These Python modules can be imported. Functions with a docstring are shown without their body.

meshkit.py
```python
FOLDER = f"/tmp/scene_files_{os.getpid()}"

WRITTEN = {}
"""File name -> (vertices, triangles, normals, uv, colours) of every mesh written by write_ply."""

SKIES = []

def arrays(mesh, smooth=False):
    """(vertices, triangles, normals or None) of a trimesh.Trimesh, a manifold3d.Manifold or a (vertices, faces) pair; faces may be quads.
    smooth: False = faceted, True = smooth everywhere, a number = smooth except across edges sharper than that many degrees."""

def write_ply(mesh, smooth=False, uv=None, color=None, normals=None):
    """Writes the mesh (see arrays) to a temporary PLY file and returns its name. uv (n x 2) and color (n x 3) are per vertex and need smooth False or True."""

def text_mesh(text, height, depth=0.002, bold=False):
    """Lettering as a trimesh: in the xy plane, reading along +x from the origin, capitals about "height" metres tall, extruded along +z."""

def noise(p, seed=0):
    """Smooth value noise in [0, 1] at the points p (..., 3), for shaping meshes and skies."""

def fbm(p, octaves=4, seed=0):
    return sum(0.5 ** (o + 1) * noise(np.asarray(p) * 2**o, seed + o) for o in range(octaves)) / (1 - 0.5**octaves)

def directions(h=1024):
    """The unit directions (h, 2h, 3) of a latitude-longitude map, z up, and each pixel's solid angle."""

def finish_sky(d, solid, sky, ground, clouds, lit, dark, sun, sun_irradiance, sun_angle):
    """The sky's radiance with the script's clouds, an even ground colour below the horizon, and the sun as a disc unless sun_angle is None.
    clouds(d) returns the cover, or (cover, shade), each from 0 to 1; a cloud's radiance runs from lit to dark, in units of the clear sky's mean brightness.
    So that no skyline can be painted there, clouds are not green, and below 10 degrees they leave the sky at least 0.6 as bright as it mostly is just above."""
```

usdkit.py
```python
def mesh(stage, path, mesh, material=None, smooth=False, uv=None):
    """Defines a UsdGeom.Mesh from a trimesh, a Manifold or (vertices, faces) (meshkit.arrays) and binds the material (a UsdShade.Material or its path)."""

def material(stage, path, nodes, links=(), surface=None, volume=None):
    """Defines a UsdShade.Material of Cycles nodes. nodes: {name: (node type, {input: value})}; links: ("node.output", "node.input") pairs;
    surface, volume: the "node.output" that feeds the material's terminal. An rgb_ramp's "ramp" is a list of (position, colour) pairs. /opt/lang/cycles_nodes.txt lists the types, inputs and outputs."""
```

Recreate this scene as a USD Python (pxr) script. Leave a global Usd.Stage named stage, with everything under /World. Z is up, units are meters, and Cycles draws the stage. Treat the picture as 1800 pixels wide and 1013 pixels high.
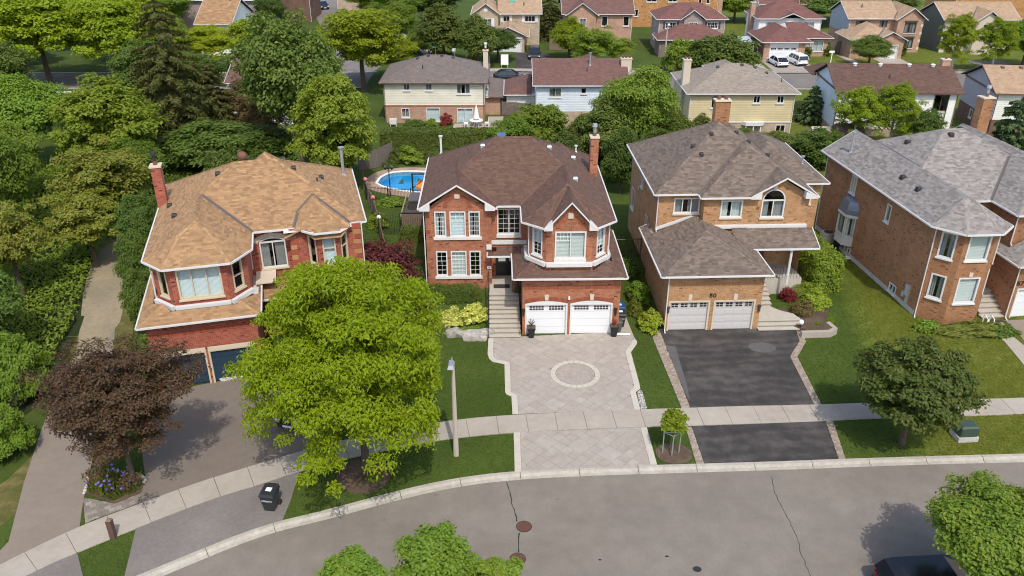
import math, random
import numpy as np, trimesh
import usdkit
from meshkit import text_mesh, noise, fbm
from pxr import Usd, UsdGeom, UsdLux, UsdShade, Sdf, Gf
from shapely.geometry import Polygon, LineString, Point, MultiPolygon, box as sbox
from shapely.ops import unary_union, linemerge
from shapely import affinity

# ------------------------------------------------------------------ camera, sky, sun
stage = Usd.Stage.CreateInMemory()
world = UsdGeom.Xform.Define(stage, '/World')
UsdGeom.Scope.Define(stage, '/World/Looks')
PITCH = 27.307
cam = UsdGeom.Camera.Define(stage, '/World/camera')
cam.CreateHorizontalApertureAttr(36.0)
cam.CreateVerticalApertureAttr(20.25)
cam.CreateFocalLengthAttr(36.0 * 1442 / 1800)
cam.CreateClippingRangeAttr(Gf.Vec2f(0.5, 5000))
cam.CreateExposureAttr(0.54)
xf = UsdGeom.Xformable(cam)
xf.AddTranslateOp().Set(Gf.Vec3d(0, 0, 27.3))
xf.AddRotateXOp().Set(90.0 - PITCH)
SUN_EL, SUN_AZ = math.radians(55), math.radians(14)       # the sun stands behind the camera, a little to its right
sun_dir = np.array([math.sin(SUN_AZ) * math.cos(SUN_EL), -math.cos(SUN_AZ) * math.cos(SUN_EL), math.sin(SUN_EL)])
SKY_STRENGTH, SUN_INTENSITY = 0.15, 0.54
dome = UsdLux.DomeLight.Define(stage, '/World/sky')
sky_mat = usdkit.material(stage, '/World/Looks/sky', {
    's': ('sky_texture', {'sky_type': 'single_scattering', 'sun_disc': False, 'sun_elevation': SUN_EL,
                          'sun_rotation': math.atan2(sun_dir[0], sun_dir[1]), 'aerosol_density': 2.2}),
    'b': ('background_shader', {'strength': SKY_STRENGTH})}, [('s.color', 'b.color')], surface='b.background')
UsdShade.MaterialBindingAPI.Apply(dome.GetPrim()).Bind(sky_mat)
sun = UsdLux.DistantLight.Define(stage, '/World/sun')
sun.CreateIntensityAttr(SUN_INTENSITY); sun.CreateAngleAttr(0.9); sun.CreateColorAttr(Gf.Vec3f(1.0, 0.955, 0.88))
sun.CreateNormalizeAttr(True)
zax = Gf.Vec3d(*map(float, sun_dir)); xax = Gf.Cross(Gf.Vec3d(0, 0, 1), zax).GetNormalized(); yax = Gf.Cross(zax, xax)
UsdGeom.Xformable(sun).AddTransformOp().Set(Gf.Matrix4d(xax[0], xax[1], xax[2], 0, yax[0], yax[1], yax[2], 0, zax[0], zax[1], zax[2], 0, 0, 0, 0, 1))
for p, t in ((dome, 'pale daytime sky over the houses'),):
    p.GetPrim().SetCustomDataByKey('kind', 'structure'); p.GetPrim().SetCustomDataByKey('label', t)

# ------------------------------------------------------------------ measured places (metres)
D={'apron_one': ((-17.39, 28.59), (-17.17, 28.78), (-15.48, 29.91), (-13.94, 30.86), (-12.41, 31.61), (-10.74, 32.63), (-10.69, 30.5), (-10.75, 28.96), (-11.58, 28.52), (-13.3, 27.42), (-15.8, 25.79),
               (-16.6, 25.23)),
 'apron_three': ((9.47, 36.32), (9.44, 33.19), (17.23, 33.62), (17.72, 36.89)),
 'apron_three_in': ((9.83, 36.37), (9.87, 33.21), (16.85, 33.57), (17.28, 36.83)),
 'apron_two': ((0.09, 35.82), (0.14, 32.57), (7.42, 33.14), (7.35, 36.27)),
 'bed_one': ((-20.83, 30.99), (-21.14, 31.94), (-20.71, 32.59), (-19.24, 32.5), (-18.32, 32.07), (-18.12, 31.07), (-19.13, 30.26)),
 'broken': ((-20.96, 25.73), (-20.14, 26.51), (-19.38, 27.08), (-18.52, 25.76), (-18.03, 24.92), (-20.67, 24.92)),
 'circle': ((3.81, 41.55), (5.31, 41.55)),
 'cobble': ((-20.81, 30.7), (-19.86, 28.89), (-19.67, 29.15), (-17.96, 30.26), (-18.11, 30.99), (-19.13, 30.26)),
 'curb_back': ((-15.79, 25.76), (-11.57, 28.48), (-10.71, 28.93), (-9.6, 29.57), (-7.05, 30.74), (-3.57, 31.94), (-0.01, 32.55), (3.73, 32.83), (7.42, 33.12), (12.84, 33.26), (17.17, 33.62),
               (26.64, 33.99)),
 'curb_front': ((-15.16, 25.86), (-11.53, 28.33), (-8.88, 29.26), (-5.6, 30.65), (-2.85, 31.6), (-0.01, 32.15), (5.7, 32.54), (12.73, 32.84), (19.59, 33.24), (26.4, 33.51)),
 'drive_one': ((-18.51, 40.34), (-14.79, 41.74), (-11.9, 42.69), (-10.16, 34.41), (-11.97, 33.76), (-12.85, 33.26), (-14.65, 32.33), (-16.29, 31.34), (-17.92, 30.3), (-18.14, 30.99), (-18.32, 32.07),
               (-19.24, 33.94), (-20.04, 36.89), (-19.91, 39.75)),
 'drive_three': ((9.12, 45.83), (9.58, 38.06), (17.59, 38.39), (17.8, 43.48), (18.93, 45.33), (19.03, 46.71), (16.38, 47.01), (9.77, 46.86)),
 'drive_three_in': ((9.75, 46.78), (10.1, 38.09), (17.17, 38.39), (17.33, 43.55), (18.51, 45.4), (18.7, 46.71), (16.36, 46.93), (16.17, 46.93)),
 'drive_two': ((-1.53, 45.76), (-1.53, 43.81), (-1.41, 43.22), (-1.19, 42.89), (-0.46, 42.63), (-0.4, 39.63), (-0.33, 39.4), (-0.03, 39.17), (0.02, 37.47), (7.23, 37.92), (7.2, 39.63), (7.51, 39.98),
               (7.53, 40.46), (7.48, 44.02), (7.97, 44.98), (8.05, 45.26), (7.88, 46.2), (7.66, 48.39), (7.32, 48.39), (7.1, 46.56)),
 'four_drive': ((33.02, 48.0), (33.17, 47.92), (33.24, 46.86), (32.54, 42.69), (35.72, 48.23)),
 'four_path': ((31.79, 47.61), (32.9, 47.77), (32.58, 46.12), (32.68, 44.84), (32.18, 42.05), (31.13, 40.22), (31.5, 43.35), (31.71, 45.4), (31.36, 47.01)),
 'gravel': ((7.28, 39.63), (7.55, 39.87), (7.61, 38.01), (7.25, 37.93)),
 'litter': ((-30.77, 52.83), (-31.99, 56.73), (-33.44, 60.55), (-33.47, 64.06), (-32.23, 64.55), (-30.91, 59.45), (-26.61, 49.5), (-26.16, 47.61), (-26.16, 46.12), (-25.89, 42.69), (-25.16, 39.63),
            (-27.37, 43.81)),
 'patch_three': ((9.74, 44.91), (10.4, 44.7), (10.31, 40.22), (10.12, 38.22), (10.25, 38.22), (10.06, 39.63)),
 'path': ((-22.44, 26.38), (-21.06, 27.84), (-20.04, 28.7), (-20.35, 29.53), (-20.81, 30.82), (-21.76, 33.94), (-23.26, 39.06), (-26.28, 47.08), (-26.61, 49.5), (-31.13, 59.99), (-32.02, 64.06),
          (-33.47, 64.06), (-31.81, 56.33), (-29.99, 51.68), (-27.37, 43.81), (-26.33, 39.06), (-25.61, 36.22), (-24.75, 33.39), (-24.23, 31.73), (-22.83, 27.77), (-23.08, 26.18)),
 'pts': {'blackbin': ((7.43, 48.07),),
         'bluebin': ((7.53, 49.58),),
         'bollard': ((-18.18, 28.05),),
         'boxh0': ((-8.6, 58.29),),
         'boxh1': ((-6.73, 58.51),),
         'boxhedge': ((-7.72, 58.29),),
         'cart': ((-11.46, 29.99),),
         'chair': ((31.44, 47.01),),
         'chb': ((11.93, 68.49),),
         'crack': ((-0.28, 31.94), (-0.14, 31.23), (0.0, 30.42), (0.13, 29.72), (0.24, 29.19)),
         'crack_b': ((0.37, 28.45), (0.31, 28.05), (0.33, 27.59), (0.31, 27.25)),
         'crack_c': ((0.27, 26.44), (0.2, 26.02), (0.25, 25.76)),
         'crack_d': ((13.06, 32.37), (12.89, 30.91), (12.99, 29.72), (13.05, 28.96), (13.09, 28.23), (12.95, 27.35), (12.94, 26.67), (12.94, 25.76)),
         'deck': ((-8.38, 63.05),),
         'fence_a': ((-12.84, 69.07),),
         'fence_b': ((-10.58, 68.09),),
         'fence_c': ((-7.64, 69.07),),
         'gate_a': ((-10.18, 59.17),),
         'gate_b': ((-8.93, 59.17),),
         'greybin': ((6.99, 46.93),),
         'hedge0': ((-13.82, 84.45),),
         'hedge1': ((-3.03, 84.45),),
         'lamp': ((-10.91, 69.07),),
         'manhole': ((0.56, 28.85), (0.25, 26.84)),
         'mat': ((32.56, 48.07),),
         'parked': ((-12.77, 35.47),),
         'planter': ((1.25, 45.76), (6.62, 45.91)),
         'pool': ((-8.75, 72.47),),
         'poolF': ((-8.69, 74.52),),
         'poolL': ((-12.5, 72.32),),
         'poolN': ((-8.28, 70.37),),
         'post': ((-2.9, 33.94),),
         'pump': ((-115.04, 193.63),),
         'rail': ((7.34, 46.71),),
         'roadspot': ((8.1, 26.25),),
         'rocks': ((-4.99, 47.23), (-4.48, 46.49), (-3.89, 45.98), (-3.25, 45.83), (-2.65, 45.62), (-2.02, 45.55), (-1.63, 46.12)),
         'sapling': ((8.28, 34.27),),
         'stones': ((-17.16, 40.82), (-16.89, 40.94), (-16.57, 41.0), (-16.2, 41.24), (-15.93, 41.37)),
         'suv': ((16.95, 25.76),),
         'umb': ((-8.41, 69.07),),
         'utility': ((24.2, 35.37),),
         'wood0': ((-13.14, 75.99),),
         'wood1': ((-11.86, 78.04),)},
 'trees': {'bg1': (43.06, 165.11, 0.02, 5.8, 4.39),
           'bg2': (57.49, 161.94, 0.02, 6.7, 6.47),
           'bg3': (72.87, 165.11, 0.02, 6.3, 5.49),
           'bg4': (64.04, 165.11, 0.02, 6.3, 5.49),
           'bg5': (-26.4, 164.5, 0.12, 7.3, 4.92),
           'bg6': (49.47, 168.39, 0.02, 3.2, 3.35),
           'bg7': (99.51, 168.39, 0.02, 4.8, 4.47),
           'bg8': (-61.58, 152.52, 0.12, 7.8, 5.1),
           'birch1': (11.81, 122.81, 0.1, 6.8, 5.02),
           'birch2': (15.61, 126.69, 0.1, 4.6, 3.44),
           'broad1': (-21.34, 79.63, 0.24, 15.7, 5.7),
           'brown1': (-29.43, 89.8, 0.12, 7.3, 2.85),
           'cedar1': (6.95, 79.98, 0.12, 5.6, 2.29),
           'cedar2': (3.1, 86.72, 0.1, 4.7, 2.77),
           'cedar3': (0.0, 82.93, 0.37, 3.9, 2.36),
           'cedar4': (16.87, 83.75, 0.1, 5.2, 2.09),
           'cedar5': (19.2, 81.84, 0.11, 5.1, 1.75),
           'conA': (49.06, 93.51, 0.02, 4.3, 1.84),
           'conB': (35.57, 95.88, 0.02, 4.5, 2.01),
           'cryst': (-2.19, 128.22, 0.38, 5.3, 3.65),
           'dark1': (-45.37, 101.93, 0.12, 8.3, 4.6),
           'dk3': (76.74, 125.06, 0.02, 7.4, 4.26),
           'dkbig': (12.74, 79.98, 0.12, 10.3, 4.01),
           'dkbig2': (9.37, 78.17, 0.14, 7.7, 3.37),
           'dkgreen1': (-29.5, 78.06, 0.18, 5.5, 5.05),
           'dkgreen2': (-26.04, 79.88, 0.15, 4.4, 4.01),
           'front_a': (-5.63, 21.07, 0.0, 6.4, 1.47),
           'front_b': (-2.74, 21.44, 0.0, 7.0, 1.59),
           'front_c': (-0.43, 20.58, 0.0, 6.2, 1.04),
           'front_d': (20.2, 23.59, 0.0, 7.5, 3.39),
           'gaptree': (6.46, 147.25, 0.1, 8.5, 2.96),
           'jmaple': (-8.99, 49.39, 1.21, 3.7, 2.21),
           'lime1': (-36.92, 72.9, 0.29, 10.7, 5.55),
           'limeb': (-36.49, 119.03, 0.12, 8.7, 4.47),
           'limec': (-19.85, 109.97, 0.3, 11.3, 6.44),
           'limed': (-16.83, 116.19, 0.38, 6.2, 3.98),
           'limee': (8.92, 130.79, 0.1, 6.6, 3.37),
           'locust': (-7.75, 32.5, 0.0, 11.6, 5.19),
           'lt1': (64.23, 121.28, 0.02, 9.6, 3.72),
           'lt2': (70.07, 121.28, 0.02, 8.9, 3.72),
           'med1': (25.02, 121.28, 0.02, 6.1, 3.48),
           'med2': (29.64, 117.7, 0.02, 6.5, 5.64),
           'oak': (20.67, 34.88, 0.0, 6.9, 3.31),
           'pathr1': (-28.03, 55.3, 0.5, 6.3, 1.89),
           'pathr2': (-26.15, 49.96, 0.46, 5.5, 1.47),
           'pathr3': (-24.3, 46.11, 0.01, 4.9, 1.28),
           'purp1': (-50.45, 87.67, 0.12, 6.3, 1.99),
           'purpsh': (-15.57, 72.0, 0.9, 7.5, 1.67),
           'pyr1': (-15.79, 71.21, 0.92, 11.6, 4.39),
           'rear1': (27.52, 83.02, 0.03, 3.1, 3.55),
           'rear2': (31.39, 80.25, 0.03, 3.9, 3.16),
           'rear3': (24.17, 83.98, 0.03, 3.1, 2.39),
           'rear4': (49.05, 78.48, 0.04, 7.4, 3.1),
           'rear5': (48.34, 83.98, 0.03, 2.8, 2.69),
           'redcrab': (-19.18, 31.82, 0.0, 8.5, 3.37),
           'row1': (-20.43, 151.79, 0.26, 9.6, 5.08),
           'row2': (-14.73, 156.85, 0.38, 8.9, 6.27),
           'row3': (-43.1, 152.52, 0.12, 7.8, 3.06),
           'rt1': (36.31, 84.95, 0.02, 6.7, 3.32),
           'rt2': (40.28, 84.95, 0.02, 7.0, 3.32),
           'sapling': (8.28, 34.27, 0.0, 2.9, 0.87),
           'shr_a': (10.0, 71.48, 0.26, 6.2, 2.08),
           'slim_red': (-5.66, 46.39, 0.06, 3.1, 0.81),
           'sprB': (-46.2, 164.5, 0.12, 7.8, 2.73),
           'spruce1': (-34.92, 83.67, 0.13, 16.5, 5.24),
           'spruce2': (-32.28, 87.67, 0.12, 8.6, 3.72),
           'strt1': (53.59, 125.06, 0.02, 5.0, 3.57),
           't_mid1': (-18.01, 136.02, 0.37, 7.9, 3.21),
           't_mid2': (-15.01, 133.77, 0.38, 4.8, 1.99),
           'top1': (-63.85, 113.89, 0.12, 13.0, 7.43),
           'top2': (-53.99, 113.89, 0.12, 12.3, 6.65),
           'top3': (-75.18, 124.61, 0.12, 12.1, 6.78),
           'wide1': (-10.45, 127.41, 0.38, 9.1, 4.75),
           'wide2': (-5.08, 123.46, 0.38, 8.1, 3.36),
           'wl1': (-47.65, 78.06, 0.18, 9.6, 4.21),
           'wl2': (-39.65, 60.55, 0.5, 9.6, 2.71),
           'wl3': (-32.44, 49.96, 0.46, 8.3, 2.9),
           'wl4': (-30.09, 42.69, 0.0, 7.7, 2.4),
           'wl5': (-27.19, 39.06, 0.0, 5.3, 1.93),
           'wl6': (-25.31, 33.94, 0.0, 3.9, 1.45),
           'wl7': (-61.45, 99.28, 0.12, 9.5, 4.15),
           'yel1': (-32.09, 60.55, 0.5, 8.7, 4.29),
           'yel2': (-31.1, 55.3, 0.5, 6.7, 3.15)},
 'walk_low': ((-20.97, 25.76), (-20.16, 26.54), (-19.34, 27.15), (-18.62, 27.7), (-17.11, 28.81), (-15.5, 29.95), (-13.95, 30.91), (-12.42, 31.65), (-10.67, 32.72), (-7.7, 33.94), (-4.74, 34.93),
              (-2.91, 35.37), (-0.02, 35.82), (3.34, 36.07), (7.02, 36.29), (13.74, 36.63), (17.26, 36.83), (19.03, 37.04), (25.66, 37.31), (28.61, 37.52)),
 'walk_two': ((7.32, 48.39), (7.66, 48.39), (7.92, 46.12), (7.06, 46.49)),
 'walk_up': ((-22.44, 26.38), (-21.06, 27.84), (-19.63, 29.07), (-18.02, 30.15), (-16.29, 31.34), (-14.65, 32.33), (-12.85, 33.26), (-11.97, 33.76), (-9.1, 35.13), (-6.2, 36.22), (-2.93, 37.02),
             (-0.02, 37.41), (3.45, 37.68), (6.84, 37.9), (9.67, 38.06), (13.85, 38.28), (17.56, 38.39), (22.78, 38.72), (29.46, 39.06))}
# ------------------------------------------------------------------ helpers
used = {}
def numbered(parent, name):
    k = (parent, name); n = used.get(k, 0); used[k] = n + 1
    return f'{parent}/{name}' + (f'_{n:03d}' if n else '')
def tag(p, label=None, cat=None, group=None, kind=None):
    p = p.GetPrim() if hasattr(p, 'GetPrim') else p
    for k, v in (('label', label), ('category', cat), ('group', group), ('kind', kind)):
        if v: p.SetCustomDataByKey(k, v)
    return p
def path_of(p): return str((p.GetPrim() if hasattr(p, 'GetPrim') else p).GetPath()) if p is not None else '/World'
ISLAND = set()
def pieces_uv(mesh, seed):
    from scipy.sparse import coo_matrix
    from scipy.sparse.csgraph import connected_components
    v, f = np.asarray(mesh[0]), np.asarray(mesh[1]); n = len(v)
    if len(f) < 60: c = np.zeros(n, int)
    else: c = connected_components(coo_matrix((np.ones(len(f) * 2), (np.r_[f[:, 0], f[:, 1]], np.r_[f[:, 1], f[:, 2]])), shape=(n, n)), directed=False)[1]
    return np.random.RandomState(seed % 99991).uniform(0, 1, (c.max() + 1, 2))[c]
def obj(name, mesh, mat, parent=None, label=None, cat=None, group=None, kind=None, smooth=False, uv=None):
    if mat is not None and str(mat.GetPath()) in ISLAND and isinstance(mesh, tuple): uv = pieces_uv(mesh, len(used) * 131 + sum(used.values()) * 7919)
    m = usdkit.mesh(stage, numbered(path_of(parent), name), mesh, mat, smooth=smooth, uv=uv)
    m.CreateDoubleSidedAttr(True)
    return tag(m, label, cat, group, kind)
def thing(name, label, cat, loc=(0, 0, 0), rotz=0, group=None, kind=None, scale=None):
    x = UsdGeom.Xform.Define(stage, numbered('/World', name))
    x.AddTranslateOp().Set(Gf.Vec3d(*map(float, loc)))
    if rotz: x.AddRotateZOp().Set(float(rotz))
    if scale is not None: x.AddScaleOp().Set(Gf.Vec3f(*map(float, scale)))
    return tag(x, label, cat, group, kind)
def copy_of(src, name, label, cat, loc, rotz=0, group=None, scale=None):
    r = thing(name, label, cat, loc, rotz, group, None, scale)
    r.GetReferences().AddInternalReference(src); r.SetInstanceable(True)
    tag(r, label, cat, group)
    return r

class MB:
    """Collects quads, triangles and boxes of one mesh."""
    def __init__(s): s.v = []; s.f = []; s.uv = []
    def quad(s, a, b, c, d, uv=None):
        n = len(s.v); s.v += [a, b, c, d]; s.f += [(n, n + 1, n + 2), (n, n + 2, n + 3)]
        s.uv += list(uv) if uv is not None else [(0, 0)] * 4
    def tri(s, a, b, c):
        n = len(s.v); s.v += [a, b, c]; s.f += [(n, n + 1, n + 2)]; s.uv += [(0, 0)] * 3
    def add(s, v, f):
        n = len(s.v); s.v += [tuple(p) for p in v]; s.f += [tuple(int(i) + n for i in t) for t in f]; s.uv += [(0, 0)] * len(v)
    def tm(s, m): s.add(m.vertices, m.faces); return s
    def hexa(s, c):     # eight corners: bottom ring then top ring, counter-clockwise from above
        for a in ((3, 2, 1, 0), (4, 5, 6, 7), (0, 1, 5, 4), (1, 2, 6, 5), (2, 3, 7, 6), (3, 0, 4, 7)): s.quad(*[c[i] for i in a])
    def box(s, x0, y0, z0, x1, y1, z1):
        s.hexa([(x0, y0, z0), (x1, y0, z0), (x1, y1, z0), (x0, y1, z0), (x0, y0, z1), (x1, y0, z1), (x1, y1, z1), (x0, y1, z1)]); return s
    def taper(s, cx, cy, z0, hx0, hy0, z1, hx1, hy1, dx=0, dy=0):
        s.hexa([(cx - hx0, cy - hy0, z0), (cx + hx0, cy - hy0, z0), (cx + hx0, cy + hy0, z0), (cx - hx0, cy + hy0, z0),
                (cx + dx - hx1, cy + dy - hy1, z1), (cx + dx + hx1, cy + dy - hy1, z1), (cx + dx + hx1, cy + dy + hy1, z1), (cx + dx - hx1, cy + dy + hy1, z1)]); return s
    def fbox(s, P, s0, s1, z0, z1, d0, d1):    # a box in a wall's own frame; d points out of the wall
        s.hexa([P(s0, z0, d1), P(s1, z0, d1), P(s1, z0, d0), P(s0, z0, d0), P(s0, z1, d1), P(s1, z1, d1), P(s1, z1, d0), P(s0, z1, d0)]); return s
    def prism(s, poly, z0, z1, bottom=False):
        poly = poly if hasattr(poly, 'exterior') else Polygon(poly)
        for g in getattr(poly, 'geoms', [poly]):
            if g.is_empty or g.area < 1e-5: continue
            v, f = trimesh.creation.triangulate_polygon(g, engine='earcut')
            v = np.asarray(v); f = np.asarray(f)
            a = np.cross(v[f[:, 1]] - v[f[:, 0]], v[f[:, 2]] - v[f[:, 0]]); f[a < 0] = f[a < 0][:, ::-1]
            s.add([(x, y, z1) for x, y in v], f)
            if bottom: s.add([(x, y, z0) for x, y in v], f[:, ::-1])
            for ring in [g.exterior, *g.interiors]:
                c = list(ring.coords)
                ccw = (ring.is_ccw == (ring is g.exterior)) if ring is not g.exterior else ring.is_ccw
                if ring is not g.exterior: ccw = not ring.is_ccw
                for p, q in zip(c[:-1], c[1:]):
                    if not ring.is_ccw and ring is g.exterior or (ring is not g.exterior and ring.is_ccw): p, q = q, p
                    s.quad((p[0], p[1], z0), (q[0], q[1], z0), (q[0], q[1], z1), (p[0], p[1], z1))
        return s
    def tube(s, pts, r, n=8, caps=True):
        pts = np.asarray(pts, float); r = np.broadcast_to(r, len(pts)); rings = []
        t = np.gradient(pts, axis=0); t /= np.maximum(np.linalg.norm(t, axis=1, keepdims=True), 1e-9)
        ref = np.array([0, 0, 1.0]) if abs(t[0][2]) < .9 else np.array([1.0, 0, 0])
        base = len(s.v)
        for p, d, rr in zip(pts, t, r):
            a = np.cross(d, ref); a /= np.linalg.norm(a); b = np.cross(d, a)
            for k in range(n):
                an = 2 * math.pi * k / n; s.v.append(tuple(p + rr * (a * math.cos(an) + b * math.sin(an)))); s.uv.append((0, 0))
        for i in range(len(pts) - 1):
            for k in range(n):
                a, b = base + i * n + k, base + i * n + (k + 1) % n
                s.f += [(a, b, b + n), (a, b + n, a + n)]
        if caps:
            for i, c in ((0, pts[0]), (len(pts) - 1, pts[-1])):
                m = len(s.v); s.v.append(tuple(c)); s.uv.append((0, 0))
                for k in range(n): s.f.append((m, base + i * n + k, base + i * n + (k + 1) % n))
        return s
    def cyl(s, x, y, z0, z1, r0, r1=None, n=12): return s.tube([(x, y, z0), (x, y, z1)], [r0, r0 if r1 is None else r1], n)
    def ball(s, x, y, z, rx, ry=None, rz=None, sub=2):
        m = trimesh.creation.icosphere(sub, 1.0); return s.add(m.vertices * (rx, ry or rx, rz or rx) + (x, y, z), m.faces) or s
    def mesh(s): return (np.array(s.v, float), np.array(s.f, int))
    def build(s, name, mat, parent=None, uv=False, **k):
        if not s.f: return None
        return obj(name, s.mesh(), mat, parent, uv=np.array(s.uv, float) if uv else None, **k)

def sm(a, b, x): t = np.clip((x - a) / (b - a), 0, 1); return t * t * (3 - 2 * t)
def terrain(x, y):
    x = np.asarray(x, float); y = np.asarray(y, float)
    A = 1.5 + (.4 - 1.5) * sm(-.5, 3, x) - .3 * sm(20, 24, x); t = np.clip((-18 - x) / 5, 0, 1); A = A + (.5 - A) * t * t * (3 - 2 * t)
    z = A * sm(45.8, 50.8, y) * (1 - .75 * sm(60, 84, y)); w = sm(9.5, 6, np.hypot(x + 9, y - 72.8)); return z * (1 - w) + .9 * w
def tz(x, y): return float(terrain(x, y))

# ------------------------------------------------------------------ materials
M = {}
def mat(name, nodes, links, surface='p.BSDF'):
    M[name] = usdkit.material(stage, f'/World/Looks/{name}', nodes, links, surface=surface); return M[name]
def plain(name, col, rough=.6, metal=0., spec=.5, var=0., scale=6., bump=0.):
    n = {'p': ('principled_bsdf', {'base_color': col, 'roughness': rough, 'metallic': metal, 'specular_ior_level': spec})}; l = []
    if var:
        n['g'] = ('geometry', {}); n['n'] = ('noise_texture', {'scale': scale, 'detail': 5.0, 'roughness': .65})
        n['r'] = ('rgb_ramp', {'ramp': [(.25, tuple(c * (1 - var) for c in col)), (.75, tuple(min(1, c * (1 + var)) for c in col))]})
        l += [('g.position', 'n.vector'), ('n.fac', 'r.fac'), ('r.color', 'p.base_color')]
        if bump:
            n['b'] = ('bump', {'strength': .6, 'distance': bump}); l += [('n.fac', 'b.height'), ('b.normal', 'p.normal')]
    return mat(name, n, l)
def island(name, cols, rough=.8, spec=.3, fine=.25, scale=9.0):
    """A material whose loose pieces each take a tone of their own."""
    k = len(cols); ISLAND.add(f'/World/Looks/{name}')
    n = {'p': ('principled_bsdf', {'roughness': rough, 'specular_ior_level': spec}), 'g': ('geometry', {}), 'u': ('uvmap', {'attribute': 'st'}), 'us': ('separate_xyz', {}),
         'r': ('rgb_ramp', {'ramp': [(i / k, c) for i, c in enumerate(cols)], 'interpolate': False}),
         'n': ('noise_texture', {'scale': scale, 'detail': 4.0, 'roughness': .7}), 'm': ('mix_color', {'blend_type': 'multiply', 'fac': 1.0}),
         'q': ('rgb_ramp', {'ramp': [(.2, (1 - fine,) * 3), (.8, (1 + fine * .0,) * 3)]})}
    return mat(name, n, [('u.UV', 'us.vector'), ('us.x', 'r.fac'), ('g.position', 'n.vector'), ('n.fac', 'q.fac'), ('r.color', 'm.a'), ('q.color', 'm.b'), ('m.result', 'p.base_color')])
def brick(name, c1, c2, mortar, w=.225, h=.078, ms=.008, bias=0., dark=None):
    n = {'p': ('principled_bsdf', {'roughness': .85, 'specular_ior_level': .25}), 'u': ('uvmap', {'attribute': 'st'}),
         'b': ('brick_texture', {'color1': c1, 'color2': c2, 'mortar': mortar, 'scale': 1.0, 'mortar_size': ms, 'mortar_smooth': .1, 'bias': bias, 'brick_width': w, 'row_height': h}),
         'n': ('noise_texture', {'scale': .9, 'detail': 6.0, 'roughness': .72}), 'q': ('rgb_ramp', {'ramp': [(.28, (.66, .64, .63)), (.5, (.95, .94, .93)), (.72, (1.12, 1.1, 1.08))]}),
         'm': ('mix_color', {'blend_type': 'multiply', 'fac': 1.0, 'use_clamp': False}), 'bp': ('bump', {'strength': .5, 'distance': .008, 'invert': True})}
    l = [('u.UV', 'b.vector'), ('u.UV', 'n.vector'), ('n.fac', 'q.fac'), ('b.color', 'm.a'), ('q.color', 'm.b'), ('b.fac', 'bp.height'), ('bp.normal', 'p.normal')]
    if dark:      # scattered dark burnt bricks
        n['v'] = ('mapping', {'scale': (1 / w, 1 / h, 1)}); n['fl'] = ('vector_math', {'math_type': 'floor'}); n['wn'] = ('white_noise_texture', {'dimensions': '3D'})
        n['lt'] = ('math', {'math_type': 'less_than', 'value2': dark[0]}); n['dm'] = ('mix_color', {'blend_type': 'mix', 'b': dark[1]})
        l += [('u.UV', 'v.vector'), ('v.vector', 'fl.vector1'), ('fl.vector', 'wn.vector'), ('wn.value', 'lt.value1'), ('lt.value', 'dm.fac'), ('m.result', 'dm.a'), ('dm.result', 'p.base_color')]
    else: l.append(('m.result', 'p.base_color'))
    return mat(name, n, l)
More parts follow.
